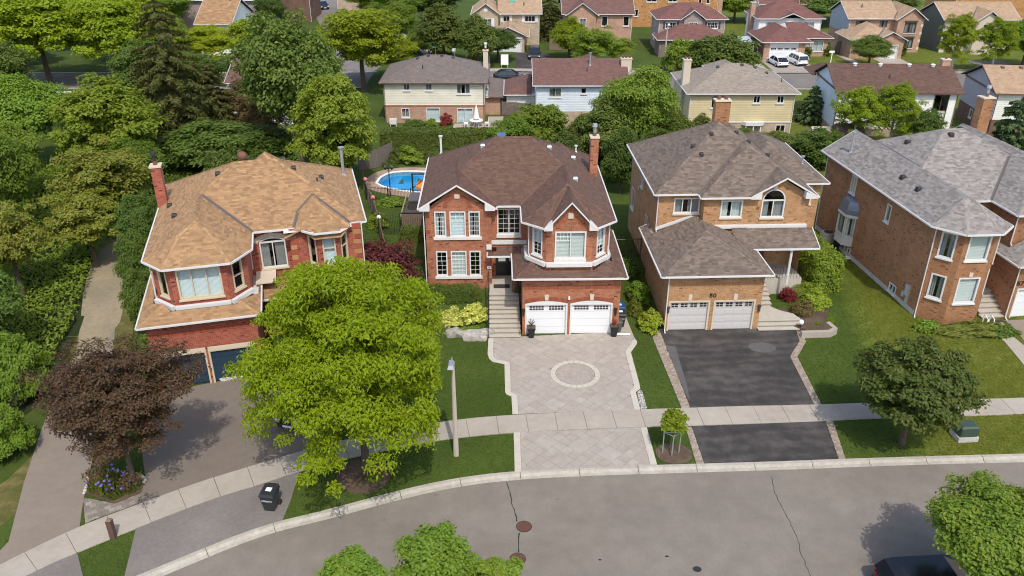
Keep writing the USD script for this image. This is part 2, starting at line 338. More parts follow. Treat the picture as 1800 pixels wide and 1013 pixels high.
def siding(name, col, pitch=.2, depth=.012):
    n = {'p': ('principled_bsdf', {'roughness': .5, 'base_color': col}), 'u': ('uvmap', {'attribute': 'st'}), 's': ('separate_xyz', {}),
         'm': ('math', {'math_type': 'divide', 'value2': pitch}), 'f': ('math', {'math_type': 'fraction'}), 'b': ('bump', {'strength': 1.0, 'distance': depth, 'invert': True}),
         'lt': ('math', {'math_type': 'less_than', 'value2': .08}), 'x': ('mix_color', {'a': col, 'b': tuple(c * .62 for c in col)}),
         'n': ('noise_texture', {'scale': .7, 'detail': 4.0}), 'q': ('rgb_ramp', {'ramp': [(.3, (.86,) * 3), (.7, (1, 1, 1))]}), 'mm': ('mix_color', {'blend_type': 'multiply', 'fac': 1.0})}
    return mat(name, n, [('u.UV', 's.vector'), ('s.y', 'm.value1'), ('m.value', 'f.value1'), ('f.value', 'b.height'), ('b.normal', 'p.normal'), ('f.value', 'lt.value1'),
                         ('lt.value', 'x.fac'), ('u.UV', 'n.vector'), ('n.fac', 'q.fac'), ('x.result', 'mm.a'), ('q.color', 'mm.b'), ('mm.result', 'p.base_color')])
def leaf(name, cols, trans=.45, rough=.5, tcol=None):
    ISLAND.add(f'/World/Looks/{name}'); cols = [tuple(np.minimum(np.array(c) * (1.45 if max(c) > .13 else 2.0) * (1.18, 1.0, .72), .8)) for c in cols]; k = len(cols); avg = np.mean(cols, 0); tcol = tcol or tuple(np.clip(avg * (1.5, 1.45, .8), 0, 1))
    n = {'p': ('principled_bsdf', {'roughness': rough, 'specular_ior_level': .25}), 't': ('translucent_bsdf', {'color': tcol}), 'x': ('mix_closure', {'fac': trans}),
         'g': ('geometry', {}), 'u': ('uvmap', {'attribute': 'st'}), 'us': ('separate_xyz', {}), 'o': ('object_info', {}), 'r': ('rgb_ramp', {'ramp': [((i + .5) / k, c) for i, c in enumerate(cols)]}),
         'n': ('noise_texture', {'scale': .55, 'detail': 3.0}), 'a': ('math', {'math_type': 'multiply_add', 'value2': .55}), 'b': ('math', {'math_type': 'multiply', 'value2': .55}),
         'h': ('hsv', {'saturation': 1.0}), 'ov': ('map_range', {'value': .5, 'from_min': 0., 'from_max': 1., 'to_min': .78, 'to_max': 1.28}), 'oh': ('map_range', {'value': .5, 'from_min': 0., 'from_max': 1., 'to_min': .512, 'to_max': .488}), 'of': ('math', {'math_type': 'multiply', 'value2': 7.3}), 'og': ('math', {'math_type': 'fraction'})}
    return mat(name, n, [('u.UV', 'us.vector'), ('us.x', 'b.value1'), ('g.position', 'n.vector'), ('n.fac', 'a.value1'), ('b.value', 'a.value3'), ('a.value', 'r.fac'), ('r.color', 'h.color'),
                         ('o.random', 'ov.value'), ('o.random', 'of.value1'), ('of.value', 'og.value1'), ('og.value', 'oh.value'), ('oh.result', 'h.hue'), ('ov.result', 'h.value'), ('h.color', 'p.base_color'), ('p.BSDF', 'x.closure1'), ('t.BSDF', 'x.closure2')], surface='x.closure')
def ground_mat(name, ramp, scales=(.25, 3.0, 40.0), rough=.95, bump=.01, stripe=None, spec=.2):
    """Three sizes of noise through a ramp."""
    n = {'p': ('principled_bsdf', {'roughness': rough, 'specular_ior_level': spec}), 'g': ('geometry', {}), 'r': ('rgb_ramp', {'ramp': ramp}),
         'b': ('bump', {'strength': .7, 'distance': bump})}
    l = [('r.color', 'p.base_color'), ('b.normal', 'p.normal')]
    for i, s in enumerate(scales):
        n[f'n{i}'] = ('noise_texture', {'scale': s, 'detail': 4.0, 'roughness': .6}); l.append(('g.position', f'n{i}.vector'))
    n['a'] = ('math', {'math_type': 'multiply_add', 'value2': .45}); n['c'] = ('math', {'math_type': 'multiply_add', 'value2': .3}); n['d'] = ('math', {'math_type': 'multiply', 'value2': .25})
    l += [('n0.fac', 'a.value1'), ('n1.fac', 'c.value1'), ('n2.fac', 'd.value1'), ('d.value', 'c.value3'), ('c.value', 'a.value3'), ('n2.fac', 'b.height')]
    if stripe:
        n['mp'] = ('mapping', {'rotation': (0, 0, stripe[0])}); n['w'] = ('wave_texture', {'scale': stripe[1], 'distortion': 6.0, 'detail': 3.0, 'detail_scale': 1.2, 'bands_direction': 'x'})
        n['e'] = ('math', {'math_type': 'multiply_add', 'value2': stripe[2]}); n['f'] = ('math', {'math_type': 'subtract', 'value2': stripe[2] * .5})
        l += [('g.position', 'mp.vector'), ('mp.vector', 'w.vector'), ('w.fac', 'e.value1'), ('a.value', 'e.value3'), ('e.value', 'f.value1'), ('f.value', 'r.fac')]
    else: l.append(('a.value', 'r.fac'))
    return mat(name, n, l)

ground_mat('asphalt', [(.3, (.15, .127, .105)), (.5, (.2, .172, .143)), (.7, (.26, .226, .188))], (.16, 1.1, 13.0), bump=.004)
ground_mat('asphalt_path', [(.3, (.185, .15, .118)), (.5, (.225, .185, .148)), (.7, (.265, .222, .178))], (.2, 2.2, 14.0), bump=.004)
ground_mat('asphalt_drive', [(.3, (.15, .12, .097)), (.5, (.18, .148, .12)), (.7, (.21, .177, .145))], (.3, 2.2, 14.0), bump=.004)
ground_mat('asphalt_grey', [(.3, (.13, .115, .105)), (.5, (.18, .16, .145)), (.7, (.235, .21, .19))], (.3, 5.0, 13.0), bump=.006)
ground_mat('asphalt_sealed', [(.3, (.028, .026, .026)), (.47, (.05, .045, .043)), (.6, (.09, .08, .073)), (.75, (.13, .118, .105))], (.45, 1.6, 30.0), bump=.006, stripe=(1.5, .35, .07), rough=.75)
ground_mat('asphalt_patch', [(.3, (.085, .08, .078)), (.7, (.125, .118, .113))], (.8, 4.0, 40.0), bump=.006)
ground_mat('concrete', [(.3, (.29, .25, .205)), (.5, (.36, .315, .262)), (.7, (.42, .375, .315))], (.5, 2.5, 30.0), bump=.003, rough=.85)
ground_mat('concrete_kerb', [(.3, (.3, .265, .22)), (.5, (.38, .345, .29)), (.7, (.48, .445, .385))], (1.5, 6.0, 30.0), bump=.004, rough=.85)
ground_mat('lawn', [(.3, (.019, .036, .007)), (.47, (.034, .058, .011)), (.6, (.052, .078, .015)), (.75, (.09, .105, .022))], (.16, 1.4, 22.0), bump=.03)
ground_mat('lawn_olive', [(.3, (.04, .062, .008)), (.5, (.075, .095, .014)), (.7, (.13, .14, .025))], (.2, 1.5, 22.0), bump=.03, stripe=(.62, .8, .3))
ground_mat('lawn_verge', [(.3, (.05, .058, .012)), (.5, (.1, .095, .028)), (.7, (.22, .165, .07))], (.5, 2.0, 18.0), bump=.03)
ground_mat('soil', [(.3, (.05, .035, .024)), (.5, (.1, .07, .047)), (.7, (.17, .125, .085))], (.8, 4.0, 30.0), bump=.03)
ground_mat('litter', [(.32, (.19, .16, .115)), (.5, (.27, .225, .15)), (.68, (.36, .29, .17))], (.4, 4.0, 22.0), bump=.01)
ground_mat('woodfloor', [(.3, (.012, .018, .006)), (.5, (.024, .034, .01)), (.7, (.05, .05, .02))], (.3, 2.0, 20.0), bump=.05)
island('stamped', [(.39, .34, .288), (.405, .352, .3), (.415, .362, .31), (.398, .345, .292), (.425, .374, .322)], rough=.75, fine=.28, scale=2.2)
plain('joint_dark', (.15, .115, .095), .9); plain('stamped_border', (.47, .43, .355), .75, var=.1, scale=3)
island('paver', [(.3, .235, .175), (.36, .28, .21), (.4, .33, .26), (.33, .27, .22)], fine=.3)
island('cobble', [(.25, .215, .18), (.31, .27, .22), (.36, .31, .26), (.22, .19, .16)], fine=.3)
island('pebble', [(.5, .47, .42), (.25, .22, .2), (.62, .6, .55), (.1, .1, .1)], fine=.2)
plain('rock', (.36, .33, .29), .9, var=.4, scale=4, bump=.03); plain('white_stone', (.45, .42, .38), .85, var=.25, scale=9)
# masonry and cladding
brick('brick_red', (.41, .145, .062), (.26, .08, .04), (.4, .25, .18), dark=(.03, (.12, .04, .03)))
brick('brick_crimson', (.4, .098, .052), (.235, .05, .032), (.38, .2, .15), dark=(.02, (.1, .03, .025)))
brick('brick_buff', (.47, .255, .115), (.33, .165, .07), (.45, .32, .2), dark=(.02, (.19, .1, .05)))
brick('brick_orange', (.37, .17, .075), (.26, .11, .048), (.36, .24, .15), dark=(.03, (.15, .07, .036)))
brick('brick_pink', (.46, .27, .185), (.36, .2, .13), (.45, .36, .28)); brick('brick_tan', (.45, .35, .24), (.37, .28, .19), (.46, .4, .32))
brick('brick_gold', (.5, .25, .085), (.38, .18, .06), (.45, .3, .17), dark=(.04, (.12, .06, .03))); brick('brick_brown', (.16, .085, .06), (.12, .062, .045), (.2, .15, .12))
brick('brick_grey', (.2, .15, .13), (.16, .12, .1), (.25, .2, .18))
siding('siding_white', (.74, .73, .67)); siding('siding_cream', (.72, .68, .56)); siding('siding_yellow', (.6, .5, .29)); siding('siding_blue', (.42, .5, .58)); siding('siding_mauve', (.36, .34, .38))
siding('siding_ice', (.66, .72, .76)); siding('siding_taupe', (.33, .26, .235)); siding('siding_dark', (.15, .15, .13))
plain('stucco_white', (.74, .73, .68), .8, var=.06); plain('stucco_beige', (.52, .44, .34), .8, var=.06); plain('foundation', (.42, .4, .36), .9, var=.2, scale=2)
# shingles
island('shingle_tan', [(0.375, 0.222, 0.110), (0.315, 0.186, 0.092), (0.414, 0.245, 0.121), (0.354, 0.210, 0.104), (0.285, 0.169, 0.084), (0.441, 0.261, 0.129), (0.390, 0.231, 0.114), (0.336, 0.199, 0.099)], fine=.26, scale=2.2)
island('shingle_brown', [(0.139, 0.079, 0.057), (0.121, 0.069, 0.049), (0.151, 0.086, 0.062), (0.133, 0.075, 0.054), (0.112, 0.064, 0.046), (0.159, 0.090, 0.066), (0.143, 0.082, 0.059), (0.127, 0.072, 0.052)], fine=.26, scale=2.2)
island('shingle_drift', [(0.185, 0.142, 0.111), (0.150, 0.115, 0.090), (0.208, 0.159, 0.125), (0.173, 0.132, 0.103), (0.133, 0.101, 0.079), (0.225, 0.171, 0.134), (0.195, 0.148, 0.117), (0.163, 0.124, 0.097)], fine=.26, scale=2.2)
island('shingle_grey', [(0.285, 0.258, 0.235), (0.231, 0.209, 0.191), (0.320, 0.290, 0.264), (0.266, 0.241, 0.220), (0.204, 0.184, 0.168), (0.345, 0.312, 0.285), (0.299, 0.270, 0.247), (0.250, 0.226, 0.207)], fine=.26, scale=2.2)
island('shingle_taupe', [(0.190, 0.155, 0.135), (0.171, 0.140, 0.122), (0.202, 0.165, 0.144), (0.183, 0.150, 0.130), (0.162, 0.132, 0.115), (0.211, 0.172, 0.150), (0.195, 0.159, 0.138), (0.178, 0.145, 0.126)], fine=.26, scale=2.2)
island('shingle_maroon', [(0.180, 0.095, 0.078), (0.162, 0.086, 0.070), (0.192, 0.101, 0.083), (0.174, 0.092, 0.075), (0.153, 0.081, 0.066), (0.200, 0.105, 0.087), (0.184, 0.097, 0.080), (0.168, 0.089, 0.073)], fine=.26, scale=2.2)
island('shingle_greige', [(0.310, 0.260, 0.210), (0.279, 0.234, 0.189), (0.330, 0.277, 0.224), (0.299, 0.251, 0.203), (0.264, 0.221, 0.178), (0.344, 0.289, 0.233), (0.318, 0.266, 0.215), (0.290, 0.243, 0.196)], fine=.26, scale=2.2)
island('shingle_red', [(0.190, 0.087, 0.072), (0.173, 0.079, 0.066), (0.201, 0.092, 0.076), (0.184, 0.084, 0.070), (0.164, 0.075, 0.062), (0.209, 0.096, 0.079), (0.194, 0.089, 0.074), (0.179, 0.082, 0.068)], fine=.26, scale=2.2)
island('shingle_sand', [(0.430, 0.295, 0.185), (0.391, 0.268, 0.168), (0.455, 0.312, 0.196), (0.416, 0.286, 0.179), (0.372, 0.255, 0.160), (0.473, 0.324, 0.203), (0.440, 0.302, 0.189), (0.405, 0.278, 0.174)], fine=.26, scale=2.2)
island('shingle_ice', [(.5, .56, .62), (.46, .52, .58), (.42, .48, .54)], fine=.15)
plain('deck_under', (.08, .06, .05), .95); plain('valley_metal', (.1, .085, .075), .6)
plain('white_paint', (.6, .59, .565), .45, var=.04, scale=3); plain('cream_paint', (.52, .44, .3), .5); plain('brown_paint', (.12, .06, .045), .5); plain('door_white', (.68, .69, .69), .4); plain('door_grey', (.5, .48, .46), .45); plain('door_navy', (.016, .036, .06), .4)
plain('door_black', (.015, .014, .014), .35); plain('muntin', (.75, .75, .74), .5); plain('blind', (.55, .6, .57), .8); plain('curtain', (.26, .27, .26), .9); plain('blind_ice', (.62, .71, .72), .8); plain('room_dark', (.015, .015, .016), .9)
plain('keystone', (.55, .47, .36), .8); plain('vent_black', (.02, .018, .017), .6); plain('pipe_white', (.62, .62, .6), .5); plain('galvanised', (.45, .46, .47), .4, .7); plain('bronze', (.05, .045, .04), .5)
plain('step_stone', (.42, .38, .315), .8, var=.12, scale=2); plain('riser_dark', (.3, .26, .21), .85, var=.15); plain('black_metal', (.012, .012, .012), .4); plain('mat_dark', (.03, .025, .022), .95)
plain('plastic_black', (.018, .019, .021), .42); plain('plastic_blue', (.01, .055, .22), .4); plain('plastic_green_grey', (.07, .08, .065), .5); plain('plastic_white', (.8, .8, .8), .4); plain('tyre', (.012, .012, .012), .8)
plain('fence_wood', (.19, .13, .09), .9, var=.3, scale=5); plain('fence_grey', (.14, .115, .095), .9, var=.3, scale=5); plain('deck_wood', (.075, .058, .048), .85, var=.25, scale=4); plain('rail_wood', (.36, .26, .17), .9, var=.2)
plain('concrete_pole', (.42, .37, .31), .85, var=.1); plain('bark', (.085, .062, .045), .95, var=.4, scale=7, bump=.02); plain('bark_pale', (.42, .38, .32), .9, var=.35, scale=7); plain('rust_iron', (.105, .045, .03), .75, var=.35, scale=10, bump=.005)
plain('bollard_wood', (.095, .055, .038), .85, var=.25); plain('utility_green', (.035, .06, .045), .5); plain('steel_stake', (.33, .38, .36), .5, .5); plain('umbrella_orange', (.75, .22, .03), .8); plain('cushion_red', (.4, .03, .02), .8)
plain('pool_blue', (.02, .36, .62), .5, var=.15, scale=.8); plain('pool_coping', (.78, .78, .76), .5); island('patio_tile', [(.36, .25, .17), (.42, .3, .21), (.4, .27, .19)], fine=.2); plain('lamp_lens', (.8, .8, .76), .3)
plain('sign_green', (.01, .16, .06), .5); plain('sign_amber', (.6, .33, .02), .5); plain('tar', (.02, .019, .018), .7); plain('ac_beige', (.5, .45, .37), .6); plain('meter_grey', (.45, .46, .45), .45, .3); plain('pot_terracotta', (.16, .07, .045), .8); plain('label_white', (.85, .85, .85), .5)
plain('lead_roof', (.2, .23, .27), .4, .5); plain('solar_blue', (.03, .1, .25), .3); plain('car_black', (.008, .009, .011), .12, spec=.6); plain('car_grey', (.012, .015, .019), .15, spec=.6); plain('car_white', (.78, .78, .78), .2); plain('car_glass', (.01, .012, .016), .05, spec=.8)
plain('chrome', (.6, .6, .62), .2, 1.); plain('tail_red', (.16, .005, .005), .25); plain('headlight', (.65, .67, .7), .1); plain('number_plate', (.75, .77, .8), .5); plain('dark_trim', (.02, .02, .02), .5); plain('petal_violet', (.16, .11, .42), .7); plain('petal_white', (.75, .73, .68), .7); plain('petal_pink', (.6, .2, .2), .7)
plain('skylight', (.12, .32, .27), .15)
mat('pane', {'t': ('transparent_bsdf', {'color': (.9, .93, .92)}), 'g': ('glossy_bsdf', {'color': (1, 1, 1), 'roughness': .02}), 'l': ('layer_weight', {'blend': .5}), 'w': ('math', {'math_type': 'power', 'value2': 3.5}), 'f': ('math', {'math_type': 'multiply_add', 'value2': .9, 'value3': .06}), 'x': ('mix_closure', {})},
    [('l.facing', 'w.value1'), ('w.value', 'f.value1'), ('f.value', 'x.fac'), ('t.BSDF', 'x.closure1'), ('g.BSDF', 'x.closure2')], surface='x.closure')
mat('pool_water', {'t': ('transparent_bsdf', {'color': (.55, .86, .93)}), 'g': ('glossy_bsdf', {'roughness': .04}), 'l': ('layer_weight', {'blend': .5}), 'w': ('math', {'math_type': 'power', 'value2': 4.0}), 'f': ('math', {'math_type': 'multiply_add', 'value2': .9, 'value3': .03}), 'x': ('mix_closure', {}), 'n': ('noise_texture', {'scale': 2.5}), 'b': ('bump', {'strength': .3, 'distance': .05}), 'gg': ('geometry', {})},
    [('gg.position', 'n.vector'), ('n.fac', 'b.height'), ('b.normal', 'g.normal'), ('l.facing', 'w.value1'), ('w.value', 'f.value1'), ('f.value', 'x.fac'), ('t.BSDF', 'x.closure1'), ('g.BSDF', 'x.closure2')], surface='x.closure')
leaf('leaf_lime', [(0.075, 0.135, 0.006), (0.130, 0.200, 0.007), (0.170, 0.255, 0.010), (0.215, 0.300, 0.014), (0.110, 0.175, 0.007)], .42)
leaf('leaf_lime_deep', [(0.095, 0.155, 0.010), (0.135, 0.200, 0.013), (0.160, 0.225, 0.016)], .42)
leaf('leaf_mid', [(0.045, 0.085, 0.012), (0.068, 0.120, 0.017), (0.095, 0.150, 0.022)], .35); leaf('leaf_dark', [(0.022, 0.046, 0.010), (0.036, 0.066, 0.014), (0.052, 0.086, 0.018)], .3)
leaf('leaf_fresh', [(0.060, 0.105, 0.013), (0.090, 0.145, 0.018), (0.125, 0.180, 0.026)], .4); leaf('leaf_yellow', [(0.062, 0.092, 0.015), (0.090, 0.115, 0.020), (0.050, 0.078, 0.015), (0.105, 0.115, 0.026)], .35)
leaf('leaf_olive', [(0.021, 0.045, 0.011), (0.031, 0.060, 0.014), (0.046, 0.076, 0.018), (0.046, 0.056, 0.017)], .3); leaf('leaf_red', [(.021, .013, .012), (.03, .017, .015), (.027, .023, .013), (.041, .022, .019)], .25)
leaf('leaf_wine', [(.022, .006, .01), (.034, .009, .014), (.048, .013, .018)], .2); leaf('leaf_soot', [(.014, .011, .009), (.022, .016, .012), (.03, .022, .014)], .15)
leaf('leaf_brown', [(.04, .036, .018), (.055, .048, .022), (.07, .055, .028)], .2); leaf('needle_dark', [(.02, .03, .01), (.032, .042, .013), (.05, .055, .016)], .15); leaf('needle_blue', [(.025, .05, .025), (.04, .07, .035)], .15)
leaf('leaf_cedar', [(.025, .045, .01), (.04, .064, .014), (.06, .085, .018)], .2); leaf('leaf_gold', [(0.115, 0.180, 0.020), (0.155, 0.220, 0.028), (0.090, 0.145, 0.016)], .3); leaf('leaf_cream', [(0.420, 0.440, 0.150), (0.520, 0.530, 0.240), (0.170, 0.240, 0.045), (0.360, 0.390, 0.110), (0.120, 0.180, 0.035)], .25)
leaf('leaf_maple_big', [(.04, .085, .014), (.06, .115, .018), (.09, .15, .024), (.115, .165, .026)], .38); leaf('grass_olive', [(.052, .078, .011), (.075, .1, .014), (.1, .115, .024)], .3)
leaf('leaf_crimson', [(.06, .012, .012), (.09, .02, .018)], .2)
leaf('grass_blade', [(0.024, 0.050, 0.008), (0.034, 0.064, 0.010), (0.046, 0.076, 0.013)], .3)
# ------------------------------------------------------------------ ground, road, kerb, pavement, driveways
def drape(poly, dz, cell=.9, skirt=.06):
    """A sheet that lies on the terrain, with a small edge."""
    b = MB(); poly = poly if hasattr(poly, 'exterior') or hasattr(poly, 'geoms') else Polygon(poly)
    poly = poly.buffer(0); x0, y0, x1, y1 = poly.bounds
    flat = y1 < 45.9 or y0 > 100
    cells = [poly] if flat and y1 < 45.9 else [poly.intersection(sbox(x0 + i * cell, y0 + j * cell, x0 + (i + 1) * cell, y0 + (j + 1) * cell))
             for i in range(int((x1 - x0) / cell) + 1) for j in range(int((y1 - y0) / cell) + 1)]
    for c in cells:
        for g in getattr(c, 'geoms', [c]):
            if g.geom_type != 'Polygon' or g.area < 1e-4: continue
            v, f = trimesh.creation.triangulate_polygon(g, engine='earcut')
            f = np.array(f); v = np.array(v); a = np.cross(v[f[:, 1]] - v[f[:, 0]], v[f[:, 2]] - v[f[:, 0]]); f[a < 0] = f[a < 0][:, ::-1]
            b.add(np.c_[v, terrain(v[:, 0], v[:, 1]) + dz], f)
    for g in getattr(poly, 'geoms', [poly]):
        if g.geom_type != 'Polygon': continue
        for r in [g.exterior, *g.interiors]:
            r2 = r if flat else r.segmentize(cell); c = list(r2.coords)
            for p, q in zip(c[:-1], c[1:]):
                zp, zq = tz(*p) + dz, tz(*q) + dz
                b.quad((*p, zp - skirt), (*q, zq - skirt), (*q, zq), (*p, zp))
    return b
def resample(pts, step):
    l = LineString(pts); n = max(1, round(l.length / step)); return np.array([l.interpolate(i / n, normalized=True).coords[0] for i in range(n + 1)])
def extend(pts, a, b):
    p = np.array(pts, float); d0 = (p[0] - p[1]) / np.linalg.norm(p[0] - p[1]); d1 = (p[-1] - p[-2]) / np.linalg.norm(p[-1] - p[-2])
    return np.vstack([p[0] + d0 * a, p, p[-1] + d1 * b])
def smooth_line(pts, k=3):
    p = np.array(pts, float)
    for _ in range(k):
        q = [p[0]]
        for a, b in zip(p[:-1], p[1:]): q += [a * .75 + b * .25, a * .25 + b * .75]
        p = np.array(q + [p[-1]])
    return p

kerb_line = smooth_line(extend(D['curb_front'], 16, 30))
road_poly = Polygon([*map(tuple, kerb_line), (70, 12), (30, 12), (0, 10), (-14, 3), (-34, -14)]).buffer(0)
pool_pts = [(-12.5, 72.3), (-12.4, 74.0), (-11.6, 75.3), (-9.9, 75.6), (-8.3, 75.4), (-6.5, 74.8), (-5.5, 73.5), (-5.2, 71.5), (-6.3, 70.0), (-8.2, 69.9), (-9.8, 70.4), (-10.9, 70.9), (-11.9, 71.5)]
pool_poly = Polygon(smooth_line(pool_pts + [pool_pts[0]])).buffer(0)
xs = np.unique(np.round(np.concatenate([np.arange(-220, -60, 10), np.arange(-60, -27, 1.5), np.arange(-27, 34, .4), np.arange(34, 100, 1.5), np.arange(100, 240, 10)]), 3))
ys = np.unique(np.round(np.concatenate([np.arange(0, 22, 1.5), np.arange(22, 78, .4), np.arange(78, 130, 1.0), np.arange(130, 260, 6)]), 3))
X, Y = np.meshgrid(xs, ys); Zt = terrain(X, Y)
import shapely
inroad = shapely.contains_xy(road_poly.buffer(-.22), X, Y); inpool = shapely.contains_xy(pool_poly.buffer(.1), X, Y)
rim_ = road_poly.buffer(.44).exterior; inroad = shapely.contains_xy(road_poly.buffer(.44), X, Y)
P_all = shapely.points(X, Y); near = shapely.distance(P_all, rim_) < .21; at_ = shapely.line_interpolate_point(rim_, shapely.line_locate_point(rim_, P_all[near])); X[near], Y[near] = shapely.get_x(at_), shapely.get_y(at_)
Zt = np.where(near, -.02, np.where(inroad, -.4, np.where(inpool, -1.2, Zt - .015)))
idx = np.arange(X.size).reshape(X.shape)
F = np.concatenate([np.stack([idx[:-1, :-1], idx[:-1, 1:], idx[1:, 1:]], -1).reshape(-1, 3), np.stack([idx[:-1, :-1], idx[1:, 1:], idx[1:, :-1]], -1).reshape(-1, 3)])
V = np.stack([X, Y, Zt], -1).reshape(-1, 3)
# the lawn's grass: dark and lush by the two middle houses, drier and olive to the right
n = {'p': ('principled_bsdf', {'roughness': .95, 'specular_ior_level': .15}), 'g': ('geometry', {}), 's': ('separate_xyz', {}), 'b': ('bump', {'strength': .8, 'distance': .035}),
     'n0': ('noise_texture', {'scale': .22, 'detail': 4.0}), 'n1': ('noise_texture', {'scale': 2.2, 'detail': 5.0, 'roughness': .7}), 'n2': ('noise_texture', {'scale': 26.0, 'detail': 4.0, 'roughness': .7}),
     'a': ('math', {'math_type': 'multiply_add', 'value2': .4}), 'c': ('math', {'math_type': 'multiply_add', 'value2': .35}), 'd': ('math', {'math_type': 'multiply', 'value2': .25}),
     'r': ('rgb_ramp', {'ramp': [(.28, (.034, .055, .01)), (.45, (.05, .078, .014)), (.56, (.068, .098, .018)), (.72, (.11, .13, .03))]}),
     'o': ('rgb_ramp', {'ramp': [(.28, (.06, .085, .011)), (.46, (.095, .12, .017)), (.58, (.13, .15, .026)), (.72, (.19, .19, .05))]}),
     'mp': ('mapping', {'rotation': (0, 0, .9), 'scale': (1, 1, 1)}), 'w': ('wave_texture', {'scale': .3, 'distortion': 7.0, 'detail': 3.0, 'detail_scale': 1.5}),
     'e': ('math', {'math_type': 'multiply_add', 'value2': .08}), 'f': ('math', {'math_type': 'subtract', 'value2': .04}),
     'ly': ('math', {'math_type': 'multiply_add', 'value2': -.14, 'value3': 6.5}), 'lx': ('math', {'math_type': 'add'}), 'mr': ('map_range', {'from_min': 22.6, 'from_max': 23.5, 'clamp': True}),
     'nb': ('math', {'math_type': 'multiply_add', 'value2': .8}), 'm': ('mix_color', {})}
mat('lawn_two', n, [('g.position', 'n0.vector'), ('g.position', 'n1.vector'), ('g.position', 'n2.vector'), ('g.position', 's.vector'), ('g.position', 'mp.vector'), ('mp.vector', 'w.vector'),
    ('n0.fac', 'a.value1'), ('n1.fac', 'c.value1'), ('n2.fac', 'd.value1'), ('d.value', 'c.value3'), ('c.value', 'a.value3'), ('w.fac', 'e.value1'), ('a.value', 'e.value3'), ('e.value', 'f.value1'),
    ('f.value', 'o.fac'), ('a.value', 'r.fac'), ('n2.fac', 'b.height'), ('b.normal', 'p.normal'), ('s.y', 'ly.value1'), ('s.x', 'lx.value1'), ('ly.value', 'lx.value2'), ('n1.fac', 'nb.value1'), ('lx.value', 'nb.value3'),
    ('nb.value', 'mr.value'), ('mr.result', 'm.fac'), ('r.color', 'm.a'), ('o.color', 'm.b'), ('m.result', 'p.base_color')])
obj('lawn', (V, F), M['lawn_two'], label='mown green lawns around the houses and along the street', cat='lawn', kind='structure', smooth=True)
g = MB()
for x0, y0, x1, y1 in ((-1600, -400, 1600, 0), (-1600, 254, 1600, 2200), (-1600, 0, -220, 254), (230, 0, 1600, 254)): g.quad((x0, y0, .1), (x1, y0, .1), (x1, y1, .1), (x0, y1, .1))
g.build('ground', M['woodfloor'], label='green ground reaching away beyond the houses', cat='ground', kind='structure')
rd = MB(); rd.prism(road_poly, -.3, -.1)
rd.build('road', M['asphalt'], label='warm grey asphalt street curving past the driveways', cat='road', kind='structure')
for pts, w in ((D['pts']['crack'], .034), (D['pts']['crack_b'], .034), (D['pts']['crack_c'], .024), (D['pts']['crack_d'], .019)):
    rg = random.Random(len(pts)); p = resample(pts, .25); p = p + np.array([[rg.uniform(-.04, .04), 0] for _ in p]); b = MB()
    for i in range(len(p) - 1):
        w0, w1 = w * rg.uniform(.4, 1), w * rg.uniform(.4, 1)
        b.quad((p[i][0] - w0, p[i][1], -.096), (p[i + 1][0] - w1, p[i + 1][1], -.096), (p[i + 1][0] + w1, p[i + 1][1], -.096), (p[i][0] + w0, p[i][1], -.096))
    b.build('road_crack', M['tar'], label='dark irregular crack running across the asphalt street', cat='crack', kind='structure')
# kerb with its gutter
kerb = thing('kerb', 'pale concrete kerb and gutter along the street edge', 'kerb', kind='structure')
kl = resample(kerb_line, .5); nr = np.gradient(kl, axis=0); nr = np.c_[-nr[:, 1], nr[:, 0]] / np.linalg.norm(nr, axis=1)[:, None]
prof = [(-.02, -.2), (-.02, -.096), (.2, -.085), (.25, -.02), (.31, .028), (.5, .03), (.5, -.2)]
for i in range(0, len(kl) - 1, 6):
    b = MB(); seg = range(i, min(i + 6, len(kl) - 1)); rng = random.Random(i); dz = rng.uniform(-.006, .006)
    def kp(j, q, e=0): t = kl[j] + e * np.array([nr[j][1], -nr[j][0]]); return (t[0] + nr[j][0] * q[0], t[1] + nr[j][1] * q[0], q[1] + dz)
    for j in seg:
        e0, e1 = (.012 if j == i else 0), (-.012 if j == seg[-1] else 0)
        for q0, q1 in zip(prof[:-1], prof[1:]): b.quad(kp(j, q0, e0), kp(j + 1, q0, e1), kp(j + 1, q1, e1), kp(j, q1, e0))
    for j, e in ((i, .012), (seg[-1] + 1, -.012)):
        c = [kp(j, q, e) for q in prof]; b.quad(c[0], c[1], c[2], c[3]); b.quad(c[0], c[3], c[4], c[6]); b.tri(c[4], c[5], c[6])
    b.build('kerb_stone', M['concrete_kerb'], kerb)
# pavement slabs
pav = thing('pavement', 'pale concrete slab pavement crossing the driveways', 'pavement', kind='structure')
lo, up = LineString(smooth_line(extend(D['walk_low'], 14, 22))), LineString(smooth_line(extend(D['walk_up'], 14, 22)))
N_SLAB = int(lo.length / 1.58)
for i in range(N_SLAB):
    rng = random.Random(i + 7); a, b_ = (i + .006) / N_SLAB, (i + .994) / N_SLAB
    ts = np.linspace(a, b_, 3); L = [lo.interpolate(t, normalized=True).coords[0] for t in ts]
    U = [up.interpolate(up.project(Point(p))).coords[0] for p in L]
    dz = rng.uniform(-.006, .01); b = MB(); b.prism(Polygon(L + U[::-1]), -.1, .032 + dz)
    b.build('slab', M['concrete'], pav)
def strip(name, key, m, dz, label, cat='driveway', **k):
    return drape(Polygon(D[key]) if isinstance(key, str) else key, dz, **k).build(name, M[m], label=label, cat=cat, kind='structure')
walk_poly = Polygon(list(lo.coords) + list(up.coords)[::-1]).buffer(.01)
strip('path', 'path', 'asphalt_path', .02, 'narrow asphalt footpath between the woods and the tan-roofed house', 'path')
d1 = Polygon(D['drive_one']).buffer(0).difference(walk_poly)
strip('driveway', d1, 'asphalt_drive', .02, 'brown-grey asphalt driveway before the navy garage doors')
